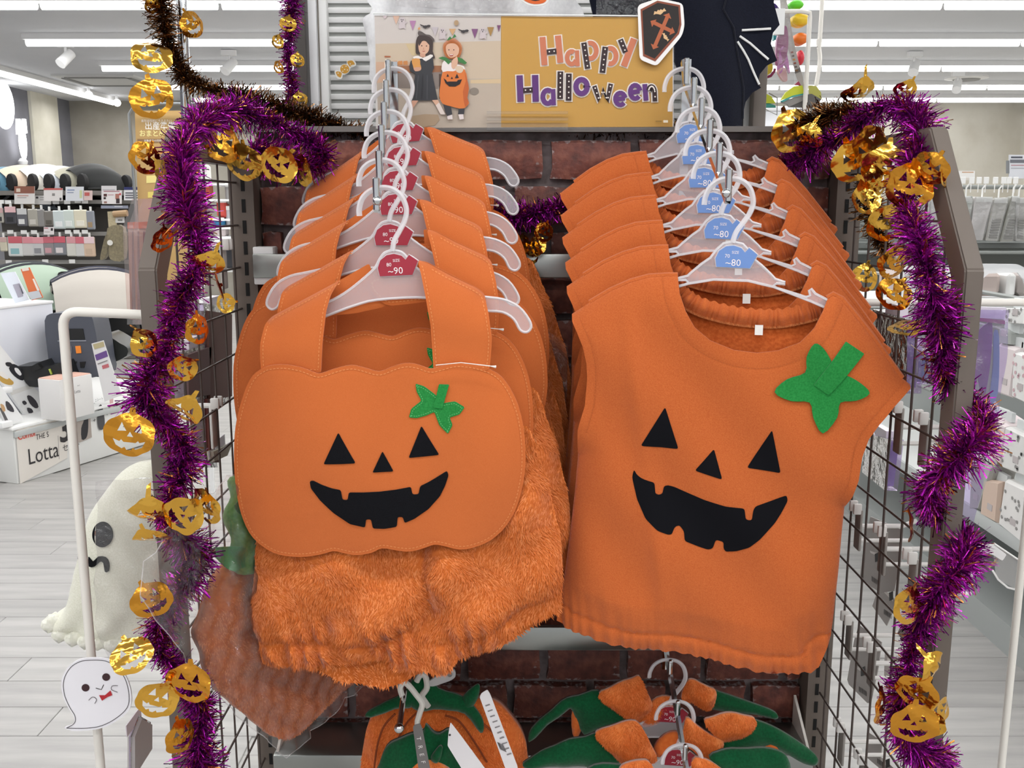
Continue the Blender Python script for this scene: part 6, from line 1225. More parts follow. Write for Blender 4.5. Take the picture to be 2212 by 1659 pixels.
sign_card(1105, 500, 1225, 630, ['#d8c0bc', (.15, .2, .7, .55, '#c0605c')], 'small pink price card right of the pale blue card')
sign_card(1345, 438, 1545, 640, ['#d6d4d6', (.1, .25, .9, .3, '#a09ca0')], 'plain white card behind the baby photo card', YB1 - 0.04)
sign_card(1355, 500, 1615, 680, ['#e6e2e2', (.08, .03, .9, .1, '#b07a84'), (.08, .25, .25, .45, '#5a3a38'), (.08, .5, .2, .65, '#3a2c2c'), (.3, .3, .6, .36, '#c09aa0'), (.68, .25, .88, .65, '#b0786a'), (.72, .6, .9, .95, '#3a3034'), (.88, .2, .97, .35, '#c4505c'), (.1, .8, .25, .95, '#9c7a70')], 'white card with a small baby photo and red dots on the packet shelf')
sign_card(1645, 455, 1890, 630, ['#e2e2e4', (0, 0, 1, .22, '#2c3266'), (.08, .4, .9, .5, '#6a6a72'), (.08, .58, .85, .68, '#6a6a72'), (.08, .76, .8, .86, '#6a6a72')], 'white notice with dark blue heading at the end of the packet shelf')
sign_card(580, 985, 715, 1085, ['#e2dcdc', (.05, .1, .45, .2, '#b05a60'), (.7, .15, .92, .5, '#3a3434'), (.1, .6, .6, .7, '#b0aaa8')], 'small white card on the middle rail of the packet shelf')
# beige carrier display at the right end
o = at(*z6(1550, 1100), YB1 - 0.1); t = thing('baby_carrier', 'khaki baby carrier with a round white tag hung at the end of the packet shelf', 'carrier', o)
fr = Frame(o); KH = fabric('khaki_cloth', '#7d7462', '#92896f', 60)
def zb6(L): return [z6(*p) for p in L]
sheet_obj('panel', KH, t, sm(fr.pts(zb6([(1460, 1000), (1660, 990), (1670, 1400), (1500, 1410), (1480, 1250)])), 3), 0.05, lambda X, Z: -0.05 + 0.01 * np.sin(X * 30), 0.06); sheet_obj('waist_belt', KH, t, sm(fr.pts(zb6([(1400, 1100), (1470, 1060), (1440, 1200), (1400, 1380), (1330, 1420), (1350, 1280)])), 3), 0.05, None, 0.06)
sheet_obj('shoulder_strap', fabric('cream_strap', '#b3a78a', '#c4b99c', 60), t, fr.pts(zb6([(1425, 780), (1530, 775), (1535, 985), (1440, 985)])), 0.05, None, 0.03); MB().tube([(*fr.p(*z6(1520, 815)), 0)[:1] + (-0.02, fr.p(*z6(1520, 815))[1]), (fr.p(*z6(1700, 800))[0], -0.02, fr.p(*z6(1700, 800))[1])], 0.03, 10).obj('wood_bar', C('#a88a66', 0.5), t)
q = fr.p(*z6(1508, 1190)); MB().lathe([(0.025, 0), (0.025, 0.004)], (q[0], -0.08, q[1]), 18, C('#e4e2dc', 0.5), Matrix.Rotation(R(90), 3, 'X')).obj('round_tag', None, t, False)
sign_card(1340, 700, 1700, 740, ['#8d93a4', (.5, .1, .8, .5, '#c4c8d0')], 'blue-grey rail strip above the khaki carrier'); sign_card(1530, 850, 1650, 930, ['#d8d8d8', (.3, .4, .8, .7, '#8a8a88')], 'white label card beside the cream strap of the carrier')

# strollers: hood, lining, frame, seat
FRM = C('#2c2a2c', 0.4)
def stroller(px, py, Y, s, yaw, hood, lining, lab, rest_z, full=True, band=None):
    o = at(px, py, Y); t = thing('stroller', lab, 'stroller', Vector((o.x, o.y, rest_z)), (0, 0, yaw)); h = o.z - rest_z
    m1 = fabric('hood_' + hood, hood, hood, 80); Wd, Rr = 0.20 * s, 0.24 * s
    def shell(t0, t1, rr, m_, nm, w=1.0):
        b = MB(); v = []; f = []; N, Mm = 14, 10
        for lay, q in ((0, 1.0), (1, 0.97)):
            for i in range(N + 1):
                a = R(t0 + (t1 - t0) * i / N)
                for j in range(Mm + 1):
                    u = -1 + 2 * j / Mm; r_ = rr * q * math.sqrt(max(0.05, 1 - 0.42 * u * u)) * (1 + 0.02 * math.sin(i * 2.0))
                    v.append((r_ * math.cos(a) * 1.12, Wd * u * w * q, h + r_ * math.sin(a) - rr * 0.5))
        k = (N + 1) * (Mm + 1)
        for i in range(N):
            for j in range(Mm):
                a_ = i * (Mm + 1) + j; f.append((a_, a_ + 1, a_ + Mm + 2, a_ + Mm + 1)); f.append((a_ + k + Mm + 1, a_ + k + Mm + 2, a_ + k + 1, a_ + k))
        for i in range(N):
            for j in (0, Mm): a_ = i * (Mm + 1) + j; f.append((a_, a_ + Mm + 1, a_ + Mm + 1 + k, a_ + k) if j == 0 else (a_, a_ + k, a_ + Mm + 1 + k, a_ + Mm + 1))
        for j in range(Mm):
            f.append((j, j + k, j + 1 + k, j + 1)); a_ = N * (Mm + 1) + j; f.append((a_, a_ + 1, a_ + 1 + k, a_ + k))
        b.add(v, f); return b.obj(nm, m_, t, True, 40)
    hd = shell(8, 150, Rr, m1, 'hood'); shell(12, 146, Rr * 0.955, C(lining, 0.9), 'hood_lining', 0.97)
    if band: shell(74, 126, Rr * 1.012, C(band, 0.8), 'hood_band', 1.01)
    rim = [(Rr * math.sqrt(max(0.05, 1 - 0.42 * u * u)) * math.cos(R(8)) * 1.12, Wd * u, h + Rr * math.sqrt(max(0.05, 1 - 0.42 * u * u)) * math.sin(R(8)) - Rr * 0.5) for u in [-1 + 0.2 * k for k in range(11)]]
    MB().tube(rim, 0.008 * s, 6).obj('hood_rim', C(hood, 0.8), t)
    MB().rbox((-0.06 * s, 0, h - Rr * 0.75), (0.26 * s, 0.32 * s, 0.06 * s), 0.02 * s, C(lining, 0.9), Matrix.Rotation(R(15), 3, 'Y')).obj('seat', None, t); MB().rbox((-0.2 * s, 0, h - Rr * 0.35), (0.05 * s, 0.32 * s, 0.36 * s), 0.02 * s, C(lining, 0.9), Matrix.Rotation(R(-18), 3, 'Y')).obj('seat_back', None, t)
    for sd in (-1, 1):
        y = sd * Wd * 0.95; b = MB(); b.tube([(-0.30 * s, y, h + Rr * 0.25), (-0.12 * s, y, h - Rr * 0.6), (0.22 * s, y, max(0.07 * s, 0.06))], 0.011 * s, 6); b.tube([(0.16 * s, y, h - Rr * 0.55), (-0.10 * s, y, h - Rr * 0.9), (-0.28 * s, y, max(0.07 * s, 0.06))], 0.011 * s, 6); b.obj('frame_side', FRM, t)
        for xx in (0.22, -0.28): MB().lathe([(0.02 * s, -0.018 * s), (0.065 * s, -0.016 * s), (0.07 * s, 0), (0.065 * s, 0.016 * s), (0.02 * s, 0.018 * s)], (xx * s, y, 0.07 * s), 16, C('#1c1b1c', 0.7), Matrix.Rotation(R(90), 3, 'X')).obj('wheel', None, t)
    MB().tube([(-0.30 * s, -Wd * 0.95, h + Rr * 0.25), (-0.33 * s, 0, h + Rr * 0.32), (-0.30 * s, Wd * 0.95, h + Rr * 0.25)], 0.013 * s, 6).obj('handle', FRM, t)
    return t
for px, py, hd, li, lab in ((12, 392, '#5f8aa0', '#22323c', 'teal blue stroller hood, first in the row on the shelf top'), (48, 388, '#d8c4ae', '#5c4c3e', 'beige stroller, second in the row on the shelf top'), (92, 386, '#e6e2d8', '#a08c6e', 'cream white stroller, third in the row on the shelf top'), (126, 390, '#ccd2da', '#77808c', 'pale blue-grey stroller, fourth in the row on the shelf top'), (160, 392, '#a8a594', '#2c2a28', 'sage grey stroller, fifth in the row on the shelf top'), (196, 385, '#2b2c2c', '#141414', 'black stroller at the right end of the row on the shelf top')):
    stroller(px, py, YB1 + 0.45, 1.15, R(-38), hd, li, lab, at(150, 412, YB1).z)
stroller(62, 620, 7.0, 1.5, R(-40), '#a3b6a4', '#1c1e22', 'sage green stroller with a black hood band on the floor at left', 0.0, band='#23252c')
stroller(214, 632, 6.7, 1.48, R(-62), '#bab4ac', '#0f0f10', 'grey stroller with navy hood top on the floor beside the posts', 0.0, band='#2a2c3c')

# white plinths with signs
z7 = lambda a, b: (a / 5.185, 740 + b / 5.185)
PA, PB_ = atz(38, 1046, 0.0), atz(330, 955, 0.0); yw = math.atan2(PB_.y - PA.y, PB_.x - PA.x); dr = Vector((math.cos(yw), math.sin(yw), 0)); nr = Vector((-math.sin(yw), math.cos(yw), 0))
topz = None
d_ = ray(28, 930); n_ = nr; tt = (PA - EYEV).dot(n_) / d_.dot(n_); topz = (EYEV + d_ * tt).z
WPL = C('#dfdfdc', 0.5)
t = thing('display_plinth', 'low white display plinth with baby carrier seat advertising on its front', 'plinth', PA, (0, 0, yw)); PLN = 1.3
MB().rbox((PLN / 2, 0.45, topz / 2), (PLN, 0.9, topz), 0.004, WPL).obj('body', None, t)
MB().rbox((PLN / 2, 0.45, topz + 0.008), (PLN + 0.02, 0.92, 0.016), 0.004, C('#eeeeec', 0.4)).obj('top_board', None, t)
MB().rbox((PLN / 2, -0.008, topz - 0.022), (PLN, 0.014, 0.03), 0.003, C('#b9bcbb', 0.3)).obj('price_rail', None, t)
fr = Frame(PA, yw); P_ = Print(fr, -0.006)
P_.poly([z7(*q) for q in ((165, 985), (745, 760), (745, 1290), (215, 1585))], '#dcd6ce')
P_.poly([z7(*q) for q in ((845, 760), (995, 730), (1020, 1060), (865, 1125))], '#a79c94'); P_.poly([z7(*q) for q in ((915, 760), (995, 728), (998, 770), (918, 800))], '#5c7a4c')
P_.poly([z7(*q) for q in ((945, 830), (975, 810), (980, 900), (975, 1000), (955, 1070), (905, 1085), (900, 960), (920, 900))], '#2b2a2e', 2)
P_.poly([z7(*q) for q in ((1085, 760), (1105, 700), (1130, 700), (1155, 800), (1165, 900), (1150, 965), (1105, 975), (1085, 900))], '#4a4a4c', 2)
P_.poly([z7(*q) for q in ((1215, 620), (1260, 605), (1255, 770), (1225, 790))], '#d6b0b0'); P_.stroke([z7(640, 1040), z7(652, 1305)], 0.7, '#5c5856')
for cx, cy in ((1048, 868), (1190, 795)): P_.stroke([z7(cx - 13, cy + 5), z7(cx + 13, cy - 5)], 1.2, '#2c2a2c'); P_.stroke([z7(cx, cy - 18), z7(cx, cy + 18)], 1.0, '#2c2a2c')
P_.obj('front_print', t)
INK = C('#2e2b2d', 0.6)
def ptxt(s, a, b_, h, m_=INK, wide=1.0, roll=None, bold=0.0): 
    q = z7(a, b_); return txt(s, fr, q[0], q[1], h, m_, t, -0.008, 0.0, 'lettering', 'LEFT', wide, bold)
ptxt('Combi', 190, 1092, 14, C('#d4574a', 0.6), 0.85, bold=0.02); ptxt('THE S', 392, 1090, 12, INK, 0.8); ptxt('Lotta', 305, 1370, 36, INK, 0.78); ptxt('3', 652, 1120, 56, INK, 0.9, bold=0.02); ptxt('セット', 690, 1218, 13, INK, 0.9)
ptxt('1.シートホルダー', 830, 748, 6.5, INK, 0.8); ptxt('2.シート', 1055, 660, 5.5, INK, 0.8); ptxt('3.ベース', 1230, 580, 5, C('#a09a9c', 0.6), 0.8)
# white block with leaflets
b0 = at(113, 650, 5.4); bc_ = b0 - dr * 0.5 + nr * 0.25; t = thing('white_display_block', 'tall white display block behind the slanted leaflet boards', 'plinth', Vector((bc_.x, bc_.y, 0)), (0, 0, yw))
MB().rbox((0, 0, (b0.z + topz + 0.02) / 2), (1.0, 0.5, b0.z - topz - 0.02), 0.006, C('#dcdee6', 0.55)).obj('body', None, t); MB().rbox((0, 0, b0.z - 0.006), (1.01, 0.51, 0.016), 0.004, C('#f0f0f0', 0.4)).obj('top_board', None, t)
z8 = lambda a, b: (a / 6.38, 540 + b / 6.38)
def leaflet(L, col, shapes, lab, Y=5.2):
    fr = Frame(at(*L[0], Y)); t = thing('leaflet', lab, 'leaflet', fr.O); sheet_obj('card', C(col, 0.4), t, fr.pts(L), 0.2, lambda X, Z: -0.12 * (Z - fr.p(*L[0])[1]) , 0.006); P_ = Print(fr, -0.001)
    b = MB()
    for S_, c_ in shapes:
        v = [(a, 0.12 * -(z - fr.p(*L[0])[1]) - 0.002, z) for a, z in fr.pts(S_)]; b.add(v, [tuple(range(len(v)))], C(c_, 0.5))
    stuff(b.obj('print', None, t, False)); return t
leaflet([z8(5, 320), z8(205, 300), z8(385, 690), z8(180, 740)], '#dfe6f0', [([z8(170, 480), z8(260, 460), z8(300, 640), z8(230, 660)], '#a8a6b4'), ([z8(230, 470), z8(260, 465), z8(310, 600), z8(285, 610)], '#4c4c5c')], 'white leaflet with a stroller picture standing on the white block')
leaflet([z8(285, 265), z8(405, 240), z8(570, 660), z8(410, 700)], '#dd7444', [([z8(300, 255), z8(395, 240), z8(405, 280), z8(312, 295)], '#e8d8cc'), ([z8(355, 590), z8(520, 560), z8(560, 655), z8(410, 690)], '#c8ccd2'), ([z8(440, 400), z8(465, 395), z8(530, 560), z8(500, 570)], '#ece4dc')], 'orange leaflet standing beside the white one on the block', 5.15)
# slanted boards with carrier pictures
def board(L, shapes, lab, Y):
    fr = Frame(at(*z7(*L[0]), Y), yw); t = thing('info_board', lab, 'sign', fr.O, (0, 0, yw)); q = fr.pts([z7(*p) for p in L]); sheet_obj('board', C('#e8e8e8', 0.4), t, q, 0.3, None, 0.02); P_ = Print(fr, -0.001)
    for S_, c_, sm_ in shapes: P_.poly([z7(*p) for p in S_], c_, sm_)
    P_.obj('print', t); MB().rbox((q[-1][0] * 0.5 + q[-2][0] * 0.5, -0.01, min(q[-1][1], q[-2][1]) + 0.02), (abs(q[-1][0] - q[-2][0]) * 0.9, 0.05, 0.03), 0.004, WHITE).obj('foot_strip', None, t)
board([(-60, -40), (10, 40), (555, 710), (310, 845), (100, 560), (-80, 300)], [([(60, 225), (110, 220), (140, 250), (110, 270), (70, 260)], '#2c2a2e', 2), ([(100, 290), (130, 240), (190, 255), (250, 320), (280, 390), (250, 425), (190, 400), (130, 345)], '#232228', 2), ([(160, 285), (200, 290), (240, 350), (220, 370), (175, 330)], '#e6e4e4', 2), ([(-10, 330), (60, 370), (150, 440), (130, 475), (60, 465), (-10, 420)], '#c29a4c', 2), ([(-10, 330), (40, 330), (95, 395), (70, 410), (0, 370)], '#ece8e4', 2), ([(105, 545), (370, 455), (385, 500), (130, 590)], '#dcdad6', 0), ([(300, 600), (340, 595), (400, 650), (430, 720), (390, 735), (330, 680)], '#3a383e', 2), ([(245, 665), (275, 650), (300, 680), (270, 700)], '#3a383e', 2), ([(300, 730), (350, 740), (370, 780), (320, 790)], '#3a383e', 2), ([(440, 600), (470, 600), (490, 670), (460, 690)], '#5c5a4c', 2)], 'slanted white board with black baby seat pictures on the plinth', 4.95)
board([(-60, 420), (0, 470), (265, 855), (100, 940), (-60, 700)], [([(60, 660), (100, 670), (150, 740), (150, 780), (80, 750)], '#3c3a40', 2), ([(-10, 730), (20, 730), (90, 870), (60, 890)], '#5c5a5a', 0), ([(0, 690), (40, 700), (60, 760), (30, 770)], '#c09a70', 2)], 'small slanted white board at the left edge of the plinth', 4.75)
# seat base and box on the plinth
o = at(*z7(560, 470), 5.15); t = thing('seat_base', 'glossy black car seat base on a pink-topped box', 'car seat', o); BLK = C('#1d1e20', 0.25)
fr = Frame(o); sheet_obj('base', BLK, t, sm(fr.pts([z7(*p) for p in ((205, 260), (330, 245), (420, 240), (510, 195), (545, 250), (660, 235), (760, 200), (800, 300), (830, 390), (760, 420), (560, 470), (390, 470), (320, 380))]), 2), 0.05, lambda X, Z: -0.06 + 0 * X, 0.16); MB().prism(fr.pts([z7(*p) for p in ((430, 265), (500, 215), (540, 260), (440, 300))]), -0.08, -0.05).obj('latch', C('#0f0f10', 0.4), t, False); MB().prism(fr.pts([z7(*p) for p in ((610, 275), (625, 272), (650, 330), (635, 335))]), -0.07, -0.06).obj('indicator', C('#a9b84c', 0.4), t, False)
o = at(*z7(1048, 515), 5.12); t = thing('product_box', 'white cardboard box with pink top and the word Lotta under the seat base', 'box', Vector((o.x, o.y, topz + 0.016)), (0, 0, yw)); hz = at(*z7(1045, 350), 5.12).z - topz - 0.016
MB().rbox((-0.11, 0.08, hz / 2), (0.22, 0.15, hz), 0.004, C('#dcdad8', 0.5)).obj('carton', None, t); MB().box((-0.11, 0.08, hz + 0.002), (0.21, 0.14, 0.004), C('#e3b7a6', 0.5)).obj('printed_top', None, t, False)
frb = Frame(t.location, yw); txt('Lotta', frb, *z7(830, 570), 7, INK, t, -0.003, 0, 'lettering', 'LEFT', 0.8); txt('the S', frb, *z7(862, 490), 3, INK, t, -0.003, 0, 'lettering', 'LEFT', 0.8)
# child car seat back
o = at(205, 780, 5.3); t = thing('car_seat', 'dark blue-grey child car seat seen from behind, with an orange sticker', 'car seat', o); fr = Frame(o); SH = C('#4b4e58', 0.4)
sheet_obj('shell', SH, t, sm(fr.pts([z8(*p) for p in ((890, 850), (1150, 840), (1290, 850), (1350, 900), (1380, 1000), (1420, 1200), (1460, 1500), (1480, 1700), (1200, 1720), (940, 1700), (800, 1650), (740, 1300), (710, 950), (780, 860))]), 2), 0.06, lambda X, Z: -0.08 + 0 * X, 0.2)
MB().prism(fr.pts([z8(*p) for p in ((905, 1060), (1235, 1060), (1260, 1205), (920, 1210))]), -0.084, -0.07).obj('recess', C('#0d0d0f', 0.5), t, False); MB().prism(fr.pts([z8(*p) for p in ((1130, 1295), (1200, 1292), (1212, 1390), (1145, 1395))]), -0.085, -0.07).obj('sticker', C('#ee8a2e', 0.5), t, False)
MB().prism(fr.pts([z8(*p) for p in ((970, 1300), (1085, 1300), (1090, 1390), (980, 1390))]), -0.084, -0.07).obj('label_plate', C('#5c5c66', 0.5), t, False); MB().prism(fr.pts([z8(*p) for p in ((890, 1220), (1275, 1215), (1278, 1230), (892, 1235))]), -0.084, -0.07).obj('groove', C('#8a8d96', 0.4), t, False)
for q in (1000, 1110, 1230): MB().prism(fr.pts([z8(q - 40, 1510), z8(q + 40, 1505), z8(q + 20, 1590), z8(q - 30, 1590)]), -0.085, -0.07).obj('vent', C('#141416', 0.5), t, False)
leaflet([z8(1260, 1290), z8(1425, 1245), z8(1640, 2020), z8(1400, 2110)], '#e0dede', [([z8(1280, 1300), z8(1430, 1260), z8(1440, 1330), z8(1300, 1370)], '#b8ac86'), ([z8(1300, 1450), z8(1465, 1385), z8(1480, 1470), z8(1320, 1530)], '#6a4c8c'), ([z8(1390, 1600), z8(1480, 1570), z8(1490, 1620), z8(1400, 1650)], '#c06a70'), ([z8(1330, 1570), z8(1470, 1520), z8(1472, 1535), z8(1335, 1585)], '#8c8888')], 'tall price leaflet with gold and purple bands in front of the car seat', 5.0)
o = at(*z8(1620, 1420), 5.5); t = thing('seat_base', 'olive black seat base behind the price leaflet', 'car seat', o); fr = Frame(o); sheet_obj('base', C('#2c2e2c', 0.35), t, sm(fr.pts([z8(*p) for p in ((1430, 1170), (1560, 1180), (1700, 1270), (1800, 1330), (1795, 1440), (1640, 1520), (1500, 1570), (1440, 1560))]), 2), 0.05, lambda X, Z: -0.05 + 0 * X, 0.2); MB().prism(fr.pts([z8(*p) for p in ((1535, 1430), (1600, 1425), (1605, 1480), (1540, 1485))]), -0.055, -0.04).obj('label_plate', C('#b8baa0', 0.5), t, False)
# standing banner with Japanese text, metal stand
fr = Frame(at(345, 350, 7.6)); t = thing('standing_banner', 'tan standing banner with white and yellow Japanese lettering', 'banner', fr.O); zz3 = lambda a, b: (a / 3.16, b / 3.16)
sheet_obj('fabric', C('#bd9a62', 0.6), t, fr.pts([zz3(920, 755), (420, 239), (425, 620), zz3(960, 1960)]), 0.3, None, 0.01)
WT, YT = C('#f4f0e8', 0.6), C('#ece09a', 0.6)
txt('産院退院前にそろえたい', fr, *zz3(965, 832), 4.5, WT, t, -0.004, 0, 'lettering', 'LEFT', 1.0); txt('出産準備', fr, *zz3(990, 880), 13, WT, t, -0.004, 0, 'lettering', 'LEFT', 0.95, 0.01); txt('おまとめフェア', fr, *zz3(952, 928), 11, YT, t, -0.004, 0, 'lettering', 'LEFT', 0.95, 0.02)
Pb = Print(fr, -0.002); Pb.poly([zz3(938, 948), zz3(1300, 945), zz3(1300, 972), zz3(938, 975)], '#8c6a48'); Pb.poly([zz3(1000, 1200), zz3(1180, 1190), zz3(1180, 1240), zz3(1000, 1250)], '#e8d88a'); Pb.poly([zz3(1010, 1310), zz3(1180, 1305), zz3(1180, 1345), zz3(1010, 1350)], '#e4d070'); Pb.obj('print', t); txt('対象商品の同時', fr, *zz3(985, 967), 4, WT, t, -0.004)
A = at(*zz3(880, 740), 7.55); t = thing('metal_stand', 'thin grey metal stand in front of the tan banner', 'stand', A); q = at(*zz3(920, 1330), 7.55) - A; q2 = at(420, 224, 7.55) - A
MB().tube([q2, (0.05, 0, q2.z), (0, 0, -0.04), (q.x * 0.6, 0, q.z), (q.x, 0, -A.z + 0.01)], 0.012, 8).obj('tube', C('#8f9294', 0.35, 0.6), t); MB().rbox((q.x, 0, -A.z + 0.008), (0.4, 0.3, 0.016), 0.004, C('#8f9294', 0.4)).obj('foot', None, t)
# glowing white pottery shapes on the dark wall
for px, py, s, lab in ((40, 300, 1.0, 'white backlit hand-shaped wall light on the dark wall'), (-2, 225, 1.0, 'white round wall light cut off by the left edge')):
    p = atx(px, py, XL + 0.06); t = thing('wall_light', lab, 'light', p)
    if px > 0:
        b = MB(); b.blob((0.05, 0, -0.05), (0.03, 0.09, 0.22), LAMP, 14, 12); b.obj('body', None, t); MB().tube([(0.05, -0.06, 0.05), (0.05, -0.07, 0.24)], [0.045, 0.03], 10, LAMP).obj('finger', None, t); MB().tube([(0.05, 0.06, 0.08), (0.05, 0.08, 0.25)], [0.04, 0.028], 10, LAMP).obj('finger', None, t); MB().lathe([(0.05, -0.32), (0.06, -0.28), (0.03, -0.24)], (0.03, 0, 0), 12, WHITE).obj('base', None, t)
    else: MB().blob((0.05, 0, 0), (0.04, 0.26, 0.3), LAMP, 18, 12).obj('globe', None, t); MB().box((0, 0, 0), (0.04, 0.1, 0.1), WHITE).obj('bracket', None, t, False)

# things seen through the left mesh
for (a0, b0, a1, b1, c_, lab) in ((416, 355, 445, 395, '#d8d6d2', 'white carton seen through the top of the left mesh'), (437, 398, 450, 428, '#d8603a', 'orange-red pack seen through the left mesh'), (468, 430, 488, 470, '#c84a40', 'red pack seen through the left mesh'), (458, 470, 484, 488, '#3f8fc0', 'blue pack seen through the left mesh'), (486, 395, 508, 440, '#9c9a98', 'grey round pack seen through the left mesh'), (488, 445, 510, 490, '#b8b8bc', 'pale grey pack seen through the left mesh'), (460, 492, 485, 512, '#e2d4d4', 'pale pink carton seen through the left mesh'), (466, 530, 510, 580, '#3a3a40', 'black pram part seen through the left mesh')):
    o = at((a0 + a1) / 2, (b0 + b1) / 2, 4.6); t = thing('carton', lab, 'packet', o); qbox('body', a0, b0, a1, b1, 4.6, 0.08, C(c_, 0.5), t, 0.01); qbox('flap', a0, b0, a1, b0 + (b1 - b0) * 0.2, 4.595, 0.01, C('#dcdcda', 0.5), t, 0.002)
o = at(485, 519, 4.4); o.z = 0; t = thing('display_rack', 'narrow white display rack seen through the left mesh panel', 'rack', o); zz = at(485, 512, 4.4).z
MB().rbox((0, 0.3, zz - 0.02), (0.2, 0.8, 0.035), 0.004, WHITE).obj('top', None, t)
zr_ = at(485, 350, 4.4).z
for a in (-0.125, 0.10): MB().rbox((a, 0.62, zr_ / 2), (0.02, 0.02, zr_), 0.003, WHITE).obj('post', None, t); MB().rbox((a, 0.02, zz / 2 - 0.02), (0.02, 0.02, zz - 0.04), 0.003, WHITE).obj('leg', None, t)
for py in (396, 430, 472, 490, 582): MB().rbox((-0.012, 0.4, at(485, py, 4.6).z - 0.006), (0.25, 0.46, 0.01), 0.002, WHITE).obj('shelf_board', None, t)

# ------------------------------------------------------------------ right background: racks of baby bags
YR = 5.6; z9 = lambda a, b: (2020 + a / 4.484, 330 + b / 4.484)
o = at(2150, 480, YR); o.z = 0; t = thing('bag_rack', 'pale shop rack with a hanging rail of clear baby bags at the right', 'shelf', o); zt = at(2120, 402, YR).z; RB = C('#8e928f', 0.5)
MB().box((0.35, 0.42, zt / 2 - 0.02), (2.6, 0.03, zt - 0.1)).obj('back_panel', C('#7d807d', 0.7), t, False)
for py in (404, 545): MB().tube([(-0.95, 0, at(2120, py, YR).z), (1.65, 0, at(2120, py, YR).z)], 0.012, 8).obj('rail', RB, t)
for x in (-0.95, 1.65): MB().box((x, 0.2, zt / 2), (0.04, 0.4, zt)).obj('side_panel', C('#c6c8c6', 0.5), t, False)
MB().box((0.35, 0.2, at(2120, 530, YR).z), (2.6, 0.42, 0.03)).obj('shelf_board', C('#5d615f', 0.5), t, False)
MB().box((0.35, 0.2, 0.06), (2.6, 0.44, 0.12)).obj('base', C('#a8aaa8', 0.5), t, False)
BGS = [((-170, 420), (-60, 430), (-90, 770), (-190, 770), 'first from the left'), ((-60, 420), (60, 430), (40, 790), (-70, 790), 'second from the left'), ((180, 420), (275, 425), (245, 690), (170, 680), 'third from the left, half behind the post'), ((260, 430), (345, 420), (300, 740), (250, 760), 'fourth from the left, narrow'), ((375, 425), (545, 440), (440, 850), (310, 840), 'with shiny pale front'), ((550, 450), (690, 430), (590, 855), (470, 850), 'with striped bundle'), ((720, 420), (800, 430), (740, 860), (610, 860), 'with folded grey stripes'), ((760, 440), (870, 440), (850, 860), (750, 850), 'at the right edge')]
for i, (a, b_, c_, d_, w) in enumerate(BGS):
    P4 = [z9(*q) for q in (a, b_, c_, d_)]; ctr = (sum(q[0] for q in P4) / 4, sum(q[1] for q in P4) / 4); fr = Frame(at(*ctr, YR - 0.03)); t = thing('baby_bag', 'bag of folded cloths on the right rail, ' + w, 'packet', fr.O, group='clear bags on the upper right rail')
    q = fr.pts(P4); sheet_obj('bundle', C(('#b5b6ac', '#c2c2c0', '#a9aba3', '#9aa097', '#cdc9c8', '#b4b2ac', '#98988f', '#a8a6a2')[i], 0.5), t, rc(q, 0.01), 0.03, lambda X, Z: -0.02 + 0.006 * np.sin(X * 90 + i), 0.05)
    qq = [Vector(p) for p in q]; up_ = (qq[0] + qq[1]) / 2
    b = MB()
    if i in (5, 6, 7):
        for k in range(8): f0 = 0.5 + k * 0.06; l0 = qq[0].lerp(qq[3], f0); r0 = qq[1].lerp(qq[2], f0); b.tube([(l0.x + 0.015, -0.024, l0.y), (r0.x - 0.012, -0.024, r0.y)], 0.006, 5)
        b.obj('folded_edge', C('#8b8a84', 0.7), t)
    sheet_obj('clear_bag', film('baby_bag_film_%d' % i, '#f6f6f6', 0.09, 0.12, 18, 0.8), t, [tuple(p) for p in [qq[0], qq[1], qq[2], qq[3]]], 0.05, lambda X, Z: -0.032 + 0.004 * np.sin(X * 60 + Z * 50), 0)
    MB().tube([(up_.x, 0.01, up_.y - 0.01), (up_.x, 0.01, up_.y + 0.05), (up_.x + 0.015, 0.01, up_.y + 0.07)], 0.005, 5).obj('white_hook', C('#ececea', 0.4), t); MB().box((up_.x, -0.02, up_.y - 0.012), (abs(qq[1].x - qq[0].x) * 0.9, 0.01, 0.03)).obj('header', C('#d9dad8', 0.5), t, False)
for k, (a, b_, c_, d_, cols, lab) in enumerate(((105, 175, 385, 265, ['#e9e7e4', (.0, .75, 1, 1, '#d8d2ca'), (.55, .1, .95, .2, '#c9a080')], 'white card lying above the bag rail'), (75, 65, 138, 115, ['#2e3470', (.1, .3, .8, .6, '#5a60a0')], 'dark blue card corner beside the foil pumpkins'), (715, 20, 900, 250, ['#d6d8de', (.05, .2, 1, .34, '#6e7078'), (.1, .07, .7, .14, '#4c4e58'), (.1, .42, .8, .46, '#b08890'), (.1, .55, .9, .58, '#a8aab2')], 'white notice with grey heading at the right edge above the bags'), (690, 75, 720, 200, ['#7f8184'], 'grey side of the notice stand at the right edge'))):
    sign_card(a, b_, c_, d_, cols, lab, YR + 0.1, 0, z9)
for k, x in enumerate((150, 245, 330, 400, 470, 560, 640, 690, 755)):
    p0_ = z9(x, 255); t = thing('price_tag', '%s clear-fronted white price tag from the left on the upper bag rail' % ORD[k], 'price tag', at(p0_[0], p0_[1], YR - 0.06), group='price tags on the upper bag rail'); qbox('tag', z9(x, 235)[0], z9(x, 235)[1], z9(x + 55, 300)[0], z9(x + 55, 300)[1], YR - 0.06, 0.004, C('#e8e8e6', 0.4), t, 0.001); qbox('hook_arm', z9(x + 15, 300)[0], z9(x + 15, 300)[1], z9(x + 24, 385)[0], z9(x + 24, 385)[1], YR - 0.05, 0.01, C('#e6e6e4', 0.4), t, 0.001)
